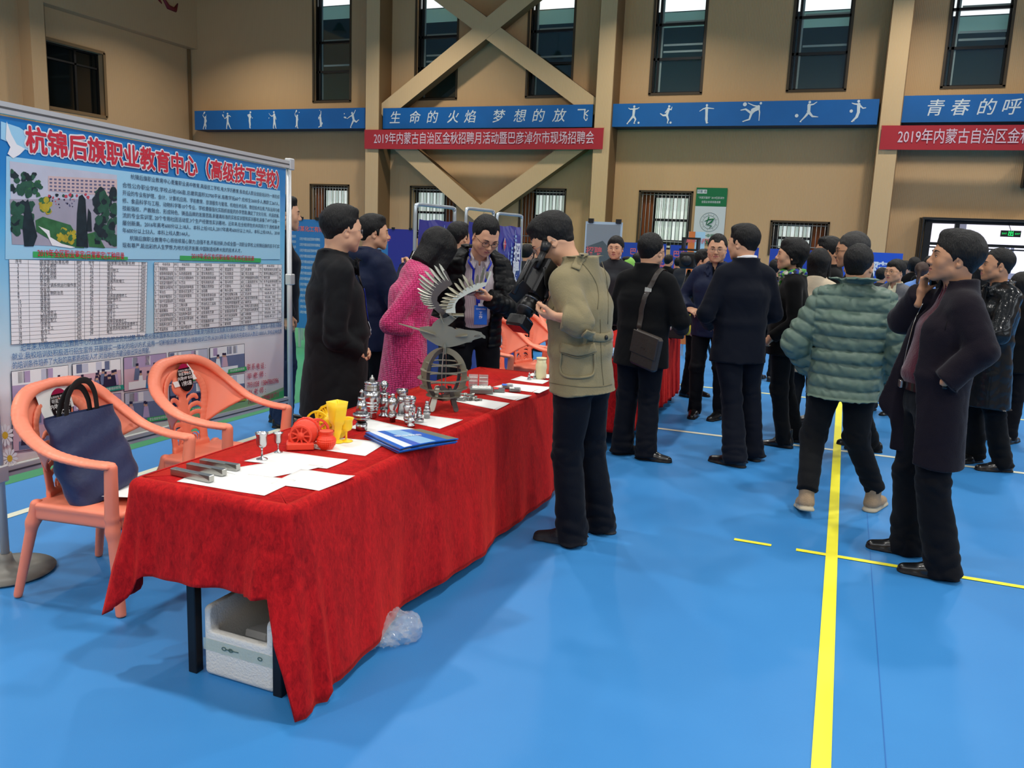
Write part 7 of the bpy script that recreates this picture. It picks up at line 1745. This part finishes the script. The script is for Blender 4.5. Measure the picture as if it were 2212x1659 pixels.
# 4 the camera operator in the tan jacket
pos=place(1250,4.32); A=face_fwd(1250,600,-116); T_=tgt(pos,A,1.755)
TN=MC['tan']; TND=mat('cloth_tan_stitch','6B6248',.9); FT=feetpx(pos,A,1.755,[(1296,1148,-100),(1232,1172,-98)])
c=person('man in a tan field jacket filming the table with a camcorder',pos,A,h=1.755,lean=.055,hfwd=.05,hpitch=36,hyaw=20,build=1.08,fat=.3,hips=(0,-.05),
 arms=dict(L=dict(e=T_(1252,698,-.27),w=T_(1202,684,-.27),f=(.1,1,.0),n=(.45,-.1,.9),curl=.55,thumb=.3,spread=.2),R=dict(e=(.24,.12,1.10),w=T_(1196,640,.12),f=(-.3,.9,.1),n=(-.9,0,.1),curl=.6)),
 hair='short',glasses='silver',feet=FT,knees=None,trousers=TR_('navytr',w=1.04,leg=1.08,ank=.075,cuff=-.01),shoes='sneaker',
 top=[shirt('darkgrey',v=None),dict(m=TN,hem=.82,ad=.023,collar=.045,colw=.008,cuff=-.035,fold=.008,seed=5,r=(0.057,0.052,0.043),flare=.012,belly=.02,res=.0068,
  disp=lambda X:-.0022*np.exp(-((np.abs(X[:,0])-.095)/.004)**2)*(X[:,1]<-.02)-.002*np.exp(-((X[:,2]-.835)/.003)**2),
  details=[pseam('pocket',T_,[(1212,742),(1211,772),(1210,800),(1222,813),(1250,816),(1276,812),(1284,800),(1284,772),(1284,744)],TN,.012,.008,.004),
   pseam('pocket_flap',T_,[(1211,750),(1230,755),(1248,759),(1266,756),(1286,750)],TN,.048,.009,.006),pseam('pocket_flap_edge',T_,[(1211,762),(1230,768),(1248,772),(1266,769),(1286,762)],TND,.004,.004,.008),
   pseam('belt_tab',T_,[(1272,726),(1290,729),(1308,729),(1322,724)],TN,.042,.010,.007),pseam('belt_tab',T_,[(1262,720),(1272,724),(1284,727)],TN,.050,.012,.012),pbutton(T_,(1310,729),BTN,.013,.016),
   pseam('epaulette',T_,[(1243,580),(1251,563),(1262,548)],TN,.046,.008,.006),pbutton(T_,(1258,551),BTN,.009,.012),
   pseam('armhole_seam',T_,[(1250,560),(1272,585),(1288,612),(1293,640),(1291,668)],TND,.004,.003,.001),pseam('side_seam',T_,[(1297,690),(1298,740),(1300,790),(1304,832)],TND,.004,.003,.001),
   pseam('back_seam',T_,[(1300,565),(1310,600),(1314,650),(1313,700)],TND,.004,.003,.001),pseam('hem_stitch',T_,[(1186,826),(1220,832),(1260,836),(1300,835),(1322,830)],TND,.0035,.003,.001),pseam('cuff_edge',T_,[(1196,662),(1192,676),(1196,692)],TND,.004,.004,.002)])])
# the camcorder: body toward his face, lens pointing down and left
S=c['S']; M=c['root']; an=M.rotation_euler[2]
lp=lambda p:rotz(an)@(np.array(p,float)*S)+np.array([M.location[0],M.location[1],0])
B0=lp(T_(1176,590,-.06)); B1=lp(T_(1134,674,-.16)); ax=unit(B1-B0); Lc=np.linalg.norm(B1-B0)
e=empty('camcorder',tuple(B0),0,'black shoulder camcorder with a wide lens hood held by the man in the tan jacket','video camera')
upv=unit(np.array([0,0,1.])-ax*ax[2]); sd=np.cross(ax,upv); Rm2=np.stack([sd,upv,ax],1)
CB=mat('camcorder_black','0D0D0F',.42,bump=(200,.1)); CM=mat('camcorder_ring','6E7074',.25,.8); CG=mat('lens_glass','10131C',.05,coat=1.)
def cm(nm,fn,par=None): m=MB(); fn(m); return m.build(nm,par or e)
e.scale=(.80,)*3
cm('camera_body',lambda m:(m.box(ax*.05,(.055,.065,.13),CB,Rm2,bev=.012),m.box(ax*.02+sd*.02-upv*.05,(.045,.03,.10),CB,Rm2,bev=.01)))
LENS=cm('lens',lambda m:(m.tube([ax*.16,ax*.23,ax*.231,ax*.30,ax*.301,ax*.335],[.050,.050,.054,.054,.047,.047],CB,28),m.tube([ax*.195,ax*.205],.0535,CM,28),m.tube([ax*.27,ax*.276],.0565,CM,28)))
cm('lens_hood',lambda m:(m.box(ax*.375,(.070,.055,.040),CB,Rm2,bev=.012),m.box(ax*.345,(.073,.030,.006),CM,Rm2,bev=.004),m.box(ax*.416,(.060,.046,.002),CG,Rm2)),LENS)
cm('handle',lambda m:m.tube(bez([upv*.065+ax*-.03,upv*.125+ax*-.01,upv*.135+ax*.07,upv*.125+ax*.15,upv*.070+ax*.17],5),.014,CB,10))
cm('viewfinder',lambda m:(m.tube([upv*.09-ax*.10,upv*.085+ax*.02],.022,CB,16),m.tube([upv*.10-ax*.16,upv*.09-ax*.10],[.034,.026],CB,16)))
cm('microphone',lambda m:m.tube([upv*.165+ax*.02,upv*.16+ax*.26],.016,CB,14))
cm('flip_screen',lambda m:m.box(upv*.06+ax*.22-sd*.0+upv*.06,(.004,.050,.065),CB,Rm2@roty(.5),bev=.003))
cm('shoulder_strap',lambda m:m.tube(bez([upv*.07+ax*.0-sd*.05,upv*.0+ax*.1-sd*.07,-upv*.06+ax*.18-sd*.065,upv*.0+ax*.3-sd*.06],6),1.,CB,8,flat=(.016,.002),up=[0,0,1]))
# 5 the man with the shoulder bag
pos=place(1396,6.2); A=face_fwd(1396,600,152)
c=person('man in a black wool coat with a brown shoulder bag, seen from behind',pos,A,h=1.665,hyaw=-6,lean=.01,build=1.10,fat=.4,
 arms=dict(R=dict(e=(.29,.04,1.10),w=(.19,.27,1.02),f=(-.3,.9,0),n=(-.7,0,-.7),curl=.6),L=dict(e=(-.27,.03,1.09),w=(-.16,.24,1.02),f=(.3,.9,0),n=(.7,0,-.7),curl=.6)),
 hair='bald',glasses='dark',feet=feetpx(pos,A,1.665,[(1395,992,80),(1345,980,120)]),trousers=TR_('navytr',leg=1.1,ank=.078,cuff=-.01),
 top=[dict(m=MC['black'],hem=.735,ad=.028,collar=.052,colw=.008,flare=.015,fold=.006,seed=6,r=(0.052,0.045,0.038))])
# give the thin crown some hair colour: a thin dark shell sits under the bald patch
BGM=mat('bag_brown_leather','2E2722',.5,coat=.1,bump=(40,.25)); 
e=empty('shoulder_bag',tuple(np.array([0,0,0.])),0,'dark brown leather shoulder bag hanging behind the black wool coat','bag'); S=c['S']; M=c['root']; an=M.rotation_euler[2]
e.location=(M.location[0],M.location[1],0); e.rotation_euler=(0,0,an)
m=MB(); Rb2=rotz(-.28)@roty(.17); bc=np.array([.165,-.235,.885])*S; m.box(bc,(.125,.032,.125),BGM,Rb2,bev=.018); m.build('body',e)
m=MB(); m.box(bc+Rb2@np.array([0,-.034,.045]),(.126,.006,.082),BGM,Rb2,bev=.005); m.text('jeep',bc+Rb2@np.array([-.0,-.0425,.02]),Rb2@np.array([1.,0,0]),Rb2@np.array([0,0,1.]),.022,mat('bag_emboss','1A1512',.5)) if 0 else m.tube([bc+Rb2@np.array([.018*math.cos(t),-.041,.02+.010*math.sin(t)]) for t in np.linspace(0,6.28,17)[:-1]],.0015,mat('bag_emboss','1A1512',.5),5,closed=True); m.build('flap',e)
P_,D_=c['tops'][-1]
B=bez([(.055,-.19,1.03),(.075,-.25,1.15),(.10,-.25,1.28),(.125,-.15,1.42),(.14,-.0,1.50),(.13,.10,1.42),(.10,.20,1.28),(.08,.24,1.12)],6); Q,N=snap(B,P_,.006,10,D_); m=MB(); m.tube(Q*S,1.,BGM,10,flat=(.019,.0025),up=N)
q0=bc+Rb2@np.array([-.115,0,.10]); m.tube(bez([Q[0]*S,(Q[0]*S+q0)/2-[0,.01,0],q0],4),1.,BGM,8,flat=(.012,.003),up=[0,-1,0]); m.build('strap',e)
m=MB(); qq=Q[15]*S; m.box(qq,(.024,.004,.018),BTG,frame(N[15])@rotx(math.pi/2),bev=.001); m.box(Q[0]*S+[0,-.004,-.01],(.014,.004,.012),BTG,None,bev=.002); m.build('buckle',e)
# 6 the smiling older man
pos=place(1546,7.92); A=face_fwd(1546,600,-14)
person('smiling older man in a navy jacket and glasses facing the camera',pos,A,h=1.69,hyaw=10,hpitch=3,smile=1,age=1,jaw=1.06,fat=.5,lod=1.35,
 arms=dict(R=dict(e=(.30,.0,1.115),w=(.175,.21,1.045),f=(-.9,.35,-.25),n=(-.2,-.5,-.8),curl=.45),L=dict(e=(-.26,-.02,1.1),w=(-.20,.16,.93),f=(.2,.5,-.8),n=(.8,0,0),curl=.5)),
 hair='receding',glasses='silver',feet=((.10,0,-8),(-.14,-.02,14)),trousers=TR_('darktr'),
 top=[shirt('black',v=(.02,.04),colw=-.004),dict(m=MC['navy'],hem=.79,ad=.024,collar=.026,colw=.01,wings=1.1,v=(.05,.12),belly=.03,seed=7,r=(0.052,0.046,0.036),fold=.009,details=[seam('zip_placket',[(0,.3,1.3),(0,.3,1.1),(0,.3,.85)],MC['navy'],.022,.005,4)])])
# 7 the dark suit seen from behind
pos=place(1608,6.42); A=face_fwd(1608,600,-152)
person('tall man in a dark navy suit jacket seen from behind, white shirt collar showing',pos,A,h=1.755,hyaw=32,hpitch=4,build=1.06,fat=.3,lod=1.1,
 arms=dict(R=dict(e=(.27,-.0,1.10),w=(.14,.24,1.0),f=(-.6,.7,-.2),n=(-.5,-.2,-.8),curl=.5),L=dict(e=(-.28,-.0,1.09),w=(-.13,.24,1.0),f=(.6,.7,-.2),n=(.5,-.2,-.8),curl=.5)),
 hair='short',feet=feetpx(pos,A,1.755,[(1622,992,-140),(1586,1006,-112)]),trousers=TR_('suit',leg=1.08,ank=.078,cuff=-.01,w=1.03),
 top=[shirt('white',collar=.058,colw=-.002),dict(m=MC['suit'],hem=.745,ad=.022,collar=.040,colw=.012,flare=.012,fold=.006,seed=8,r=(0.050,0.045,0.036),details=[])])
# 8 the woman with the scarf
pos=place(1712,6.98); A=face_fwd(1712,600,-92)
c=person('woman in a black velvet coat with a patterned scarf, in profile beside the dark suit',pos,A,h=1.67,fem=True,smile=.8,hyaw=8,hpitch=-3,build=1.0,lod=1.2,lean=-.03,hips=(0,.02),
 arms=dict(R=dict(e=(.22,-.10,1.09),w=(.10,-.16,.93),f=(-.6,-.3,-.5),n=(0,1,0)),L=dict(e=(-.24,-.06,1.08),w=(-.22,.10,.95),f=(.3,.6,-.6),n=(.6,0,-.4),curl=.5)),
 hair='fem_short',feet=feetpx(pos,A,1.67,[(1718,955,-80),(1690,966,-100)]),trousers=TR_('black',leg=.98,ank=.060,w=.98),shoes='female',
 top=[dict(name='coat',m=MC['velvetblack'],hem=.80,ad=.020,collar=.0,flare=.02,fold=.005,seed=9,r=(0.048,0.043,0.035))])
SCF=mat('scarf_print','8A8A80',.7); nt=SCF.node_tree; b=nt.nodes['Principled BSDF']; tc=nt.nodes.new('ShaderNodeTexCoord'); v=nt.nodes.new('ShaderNodeTexVoronoi'); v.inputs['Scale'].default_value=42; nt.links.new(tc.outputs['Object'],v.inputs['Vector']); cr=nt.nodes.new('ShaderNodeValToRGB'); cr.color_ramp.interpolation='CONSTANT'
for i,(p_,c_) in enumerate(((0,'2B2F2E'),(.3,'A8A890'),(.5,'2A3FA0'),(.62,'4FA040'),(.78,'D0D0C4'),(.88,'1A1C20'))):
    x=cr.color_ramp.elements[i] if i<2 else cr.color_ramp.elements.new(p_); x.position=p_; x.color=(*srgb(c_),1)
nt.links.new(v.outputs['Color'],cr.inputs[0]); nt.links.new(cr.outputs[0],b.inputs['Base Color'])
nk=c['nk']; iso_obj('scarf',[*sum([[cap(nk+np.array([.085*math.cos(t),.075*math.sin(t)+.01,.012+.012*math.sin(2*t)]),nk+np.array([.085*math.cos(t+.5),.075*math.sin(t+.5)+.01,.012+.012*math.sin(2*t+1)]),.034,.034,k=.02)] for t in np.arange(0,6.3,.5)],[]),cap(nk+[0,.09,-.02],nk+[.02,.13,-.14],.045,.03,.02,.016,k=.03)],.007,SCF,c['root'],disp=lambda X:.007*wob(X,14,3,5,(1,1,1.6))).scale=(c['S'],)*3
m=MB(); m.tube(bez([(-.10,.10,1.40),(-.05,.17,1.25),(.02,.18,1.18)],4),.003,BTG,5); m.build('necklace',c['root']) if 0 else None
# 9 the walker in the green puffer jacket
pos=place(1850,5.42); A=face_fwd(1850,600,176)
FT=feetpx(pos,A,1.640,[(1884,1100,162),(1738,1112,-170)])
FT=[(FT[0][0],FT[0][1],FT[0][2]),(FT[1][0],FT[1][1],FT[1][2],.035,-12)]
person('man in a green quilted puffer jacket walking away in tan high-top boots',pos,A,h=1.640,hyaw=-12,lean=.0,build=1.10,lod=1.0,hips=(.0,0),
 arms=dict(R=dict(e=(.315,-.03,1.10),w=(.225,.12,.915),f=(-.2,.5,-.8),n=(-1,0,0),hand=False),L=dict(e=(-.315,-.05,1.10),w=(-.225,.10,.915),f=(.2,.5,-.8),n=(1,0,0),hand=False)),
 hair='crop',feet=FT,knees=((.10,.06,.50),(-.155,.02,.49)),trousers=TR_('charcoal',leg=1.10,ank=.058,w=1.06,cuff=.10),shoes='boot',
 top=[shirt('beige',v=None,collar=.062,colw=.004),dict(m=MC['green'],hem=.775,ad=.042,quilt=(.083,.020),collar=.055,colw=.010,fold=.007,seed=10,r=(0.056,0.052,0.042),res=.0068,flare=.0)])
# 10, 11 the two men in glasses in profile
pos=place(1792,8.05); A=face_fwd(1792,600,-80)
person('man with gold glasses in black, in profile behind the woman with long hair',pos,A,h=1.705,hyaw=-4,lod=1.25,skin=SKIN2,fat=.6,jaw=1.04,hair='short',glasses='gold',trousers=TR_('black'),feet=((.1,0,0),(-.1,0,0)),top=[dict(m=MC['black'],hem=.75,ad=.024,collar=.04,r=(0.049,0.043,0.035))])
pos=place(1852,6.72); A=face_fwd(1852,600,-78)
person('grey haired man with glasses in profile, mostly hidden by the green puffer jacket',pos,A,h=1.73,hyaw=-6,hpitch=4,hfwd=.03,lod=1.15,skin=SKIN2,fat=.5,hair='grey',hairmat=HAIRG,glasses='dark',age=1,trousers=TR_('black'),feet=feetpx(pos,A,1.73,[(1862,965,-85),(1880,975,-85)]),top=[dict(m=MC['black'],hem=.75,ad=.022,collar=.04)])
# 12 long haired woman from behind
pos=place(1764,7.5); A=face_fwd(1764,600,165)
person('woman with long black hair and a beige coat, seen from behind near the scarf',pos,A,h=1.60,fem=True,hair='long',lod=1.4,trousers=TR_('darkgrey'),shoes='female',top=[dict(name='coat',m=MC['beige'],hem=.62,ad=.024,collar=.03,flare=.02)])
# 13 the man on the phone
pos=place(2066,4.66); A=face_fwd(2066,600,-74); T_=tgt(pos,A,1.715)
FT=feetpx(pos,A,1.715,[(1955,1195,-86),(2030,1248,-84)])
WO=MC['wool']
c=person('man in a dark purple wool coat holding a phone to his mouth',pos,A,h=1.715,lean=-.045,hips=(0,.035),hpitch=-7,hyaw=-2,build=1.06,fat=.55,skin=SKIN2,jaw=1.05,nose=1.1,
 arms=dict(R=dict(e=T_(1950,692,.20),w=T_(1990,632,.05),f=(.0,-.12,1),n=(-.7,-.7,.0),curl=(.85,.8,.75,.7),thumb=.4),L=dict(e=T_(2122,758,-.22),w=T_(2040,826,-.24),f=(.1,.5,-.8),n=(1,0,0),hand=False)),
 hair='side',feet=FT,trousers=TR_('darktr',leg=1.12,ank=.080,w=1.06,cuff=-.015,top=1.02),
 top=[dict(name='shirt',m=MC['maroon'],hem=.965,ad=.0,collar=.036,colw=-.002,sleeves=False,hollow=False,v=(.02,.05),fold=.006,belly=.05),
  dict(name='coat',m=WO,hem=.58,ad=.026,collar=.050,colw=.006,open=(.060,.150,-.045),flare=.030,fold=.007,seed=11,r=(0.056,0.049,0.041),cuff=-.01,belly=.03,hemtilt=.16,
   more=lambda c:[cap((.10,.13,1.22),(.11,.19,.85),.030,.075,.016,.012,s=(.15,1,0),k=.04,c=(.03,.07))],
   details=[seam('armhole_seam',[(-.17,.06,1.48),(-.215,.10,1.38),(-.225,.09,1.28)],MC['black'],.004,.002,5,.001),pseam('zip_edge',T_,[(1994,655),(1976,692),(1962,742),(1950,796)],BTG,.005,.004,.002),button(-.30,.08,.955,BTN,.009),button(-.31,.05,.955,BTN,.009)])])
m=MB(); S=c['S']; N_=40; G=[]
for k in range(N_):
    a=2*math.pi*k/N_; G.append([(.172*1.08*math.cos(a)*S,(.128*math.sin(a)+.035+.012)*S,z*S) for z in(.945,.985)])
m.grid(np.array(G),mat('belt_black','0A0A0B',.35,coat=.3),closed_u=True); m.box(np.array([.02,.190,.965])*S,(.022,.008,.020),BTG,bev=.004); m.build('belt',c['root'])
# zip edge of the open coat
held(c,'smartphone','black smartphone held in front of the mouth of the man in the wool coat','phone',(-.022,-.044,.098),(.0055,.035,.056),PH,rotz(.78)@rotx(-.12),arm='R')
# 14 leather coat, arms crossed
pos=place(2160,7.18); A=face_fwd(2160,600,-62)
person('man in a black leather coat and blue shirt standing with crossed arms at the right',pos,A,h=1.66,hyaw=-6,hpitch=-2,build=1.08,fat=.5,skin=SKIN2,lod=1.2,
 arms=dict(L=dict(e=(-.285,.10,1.10),w=(-.04,.255,1.17),f=(.95,-.05,.15),n=(0,-1,-.2),curl=.2),R=dict(e=(.285,.08,1.10),w=(.05,.235,1.13),f=(-.95,-.1,.05),n=(0,-1,0),curl=.3)),
 hair='crop',feet=feetpx(pos,A,1.66,[(2102,998,-40),(2162,1018,-62)]),trousers=TR_('black',leg=1.1,ank=.070),
 top=[shirt('blue',v=(.02,.05)),dict(name='coat',m=MC['leather'],hem=.52,ad=.026,collar=.026,colw=.012,wings=1.3,v=(.07,.17),flare=.03,fold=.011,seed=12,r=(0.053,0.048,0.039),
  details=[seam('lapel',[(-.06,.16,1.47),(-.085,.24,1.38),(-.02,.28,1.26)],MC['leather'],.05,.010,6,.006),button(-.03,.3,.98,BTN,.013),button(-.03,.3,.84,BTN,.013)])])
# 15 woman in a grey jacket
pos=place(1936,9.1); A=face_fwd(1936,600,-28)
person('woman with glasses in a grey checked jacket over a cream blouse, beyond the walking man',pos,A,h=1.525,fem=True,fat=.6,hyaw=-10,lod=1.5,hair='tied',glasses='gold',trousers=TR_('darkgrey'),shoes='female',
 arms=dict(R=dict(e=(.24,.0,1.1),w=(.10,.22,1.05),f=(-.8,.4,.1),n=(0,-1,0),curl=.4),L=dict(e=(-.24,.0,1.1),w=(-.08,.22,1.06),f=(.8,.4,.1),n=(0,-1,0),curl=.4)),
 top=[dict(name='blouse',m=MC['cream'],hem=.95,ad=-.004,collar=.035,sleeves=False,hollow=False,v=(.03,.06)),dict(m=MC['grey'],hem=.62,ad=.022,collar=.02,open=(.075,.02),r=(0.046,0.041,0.034))])
# 16 behind the leather coat
pos=place(2122,7.95); A=face_fwd(2122,600,-80)
person('person with glasses and a beige jacket, partly hidden behind the leather coat',pos,A,h=1.58,fem=True,lod=1.4,hair='bob',glasses='gold',trousers=TR_('black'),top=[dict(m=MC['beige'],hem=.72,ad=.02,collar=.04)])
# 17 man at the edge of the display
pos=place(604,6.98); A=face_fwd(606,600,92)
person('man in a dark suit half hidden by the edge of the large display',pos,A,h=1.84,lod=1.2,fat=.5,hair='short',trousers=TR_('jeans',ank=.075),feet=((.1,.02,0),(-.1,0,0)),top=[shirt('beige'),dict(m=MC['suit'],hem=.80,ad=.022,collar=.04,v=(.05,.2))])
# 18 the man with the recorder
pos=place(796,6.35); A=face_fwd(796,600,128)
c=person('man in a navy hooded jacket holding a small recorder, behind the black coat',pos,A,h=1.715,hyaw=-32,lod=1.2,hair='short',trousers=TR_('darktr'),
 arms=dict(R=dict(e=(.27,.04,1.12),w=(.17,.24,1.33),f=(-.1,.3,.9),n=(-1,-.2,0),curl=.8,thumb=.8),L=dict(e=(-.26,.0,1.1),w=(-.2,.15,.95),f=(0,.4,-.8),n=(1,0,0))),
 top=[dict(m=MC['navy'],hem=.74,ad=.034,collar=.03,colw=.01,fold=.009,seed=3,r=(0.055,0.048,0.039),more=lambda c:[cap(c['nk']+np.array([-.08,-.07,-.01]),c['nk']+np.array([.08,-.07,-.01]),.06,.06,k=.03),ell(c['nk']+np.array([0,.01,.06]),(.075,.075,.08),k=.01,op='-')])])
held(c,'voice_recorder','small black recorder held up by the man in the navy hooded jacket','recorder',(-.01,.04,.10),(.014,.012,.055),PH,rotx(-.5),arm='R')
# 19 head between the banner stands
pos=place(982,7.45); A=face_fwd(985,600,140)
person('black haired man in a dark jacket in front of the banner stands, face turned away',pos,A,h=1.70,lod=1.5,hair='short',trousers=TR_('darkgrey'),top=[dict(m=MC['darkgrey'],hem=.75,ad=.024,collar=.04)])
# 20 girl behind the tan jacket
pos=place(1327,9.0); A=face_fwd(1327,600,-10)
person('young woman with a fringe peeking out behind the tan field jacket',pos,A,h=1.64,fem=True,hair='ponytail',lod=1.5,trousers=TR_('darktr'),shoes='female',top=[dict(m=MC['darkgrey'],hem=.75,ad=.018,collar=.03)])
# 21.. smaller figures further back
def far(label,px,d,phi,h,hair,topm,hm=None,fem=False,trm='darktr',**k):
    pos=place(px,d); kk=dict(hem=.74,ad=.022,collar=.035,res=.010); kk.update(k.pop('topk',{}))
    return person(label,pos,face_fwd(px,600,phi),h=h,fem=fem,hair=hair,hairmat=hm,lod=k.pop('lod',2.2),trousers=TR_(trm),brow=d<12,top=[dict(m=MC[topm],**kk)],**k)
far('person in a bright green hooded jacket beyond the young woman',1357,11.5,-60,1.38,'short','hoodie',topk=dict(more=lambda c:[ell(c['Hc']+np.array([0,-.02,.01]),(.115,.13,.135),k=.02),ell(c['Hc']+np.array([0,.10,-.01]),(.075,.10,.10),k=.01,op='-')],collar=.05))
far('man in a brownish grey jacket seen from behind, left of the shoulder bag man',1374,12.6,175,1.42,'short','greige')
far('woman with long brown hair in a cream sweater far behind the camcorder',1152,11.8,35,1.46,'long','cream',hm=HAIRB,fem=True)
far('man in a dark jacket beside the woman in the cream sweater',1134,10.6,160,1.50,'short','darkgrey')
far('man in profile with short hair behind the smiling older man',1512,9.0,60,1.54,'short','black')
far('balding man seen from behind, far left of the orange edged board',1462,15.,170,1.34,'bald','darkgrey')
far('man in a dark jacket seen from behind, next to the balding man',1478,14.2,-170,1.40,'grey','darkgrey',hm=HAIRG)
far('dark haired person behind the video camera on its tripod',1440,14.6,150,1.38,'short','black')
far('dark haired person between the shoulder bag man and the far backdrop',1402,16.,-30,1.40,'fem_short','beige',fem=True)
far('dark haired person behind the dark suit and the scarf woman',1672,10.5,150,1.45,'short','black')
far('person with black hair below the white backdrop lettering',1902,12.,160,1.38,'short','darkgrey')
far('person in a pale blue top seen from behind, right of the woman in grey',1988,11.5,165,1.48,'ponytail','blue',fem=True,hm=HAIRB)
far('dark haired person furthest left of those below the entrance',1972,13.5,-170,1.52,'fem_short','black',fem=True)
far('dark haired person in front of the entrance frame, left of the phone',2004,13.,180,1.55,'short','black')
far('person in a teal top just behind the man on the phone',2066,8.8,-40,1.40,'short','teal',lod=1.8)
far('person in black with dark hair at the right picture edge behind the leather coat',2208,8.4,160,1.46,'bob','black',fem=True,lod=1.5)
far('person in a dark red jacket at the far right edge, mostly outside the picture',2232,11.6,170,1.58,'short','maroon',lod=2.)
far('dark haired person on the blue floor left of the grey jacket woman',1950,15.,150,1.45,'short','navy')
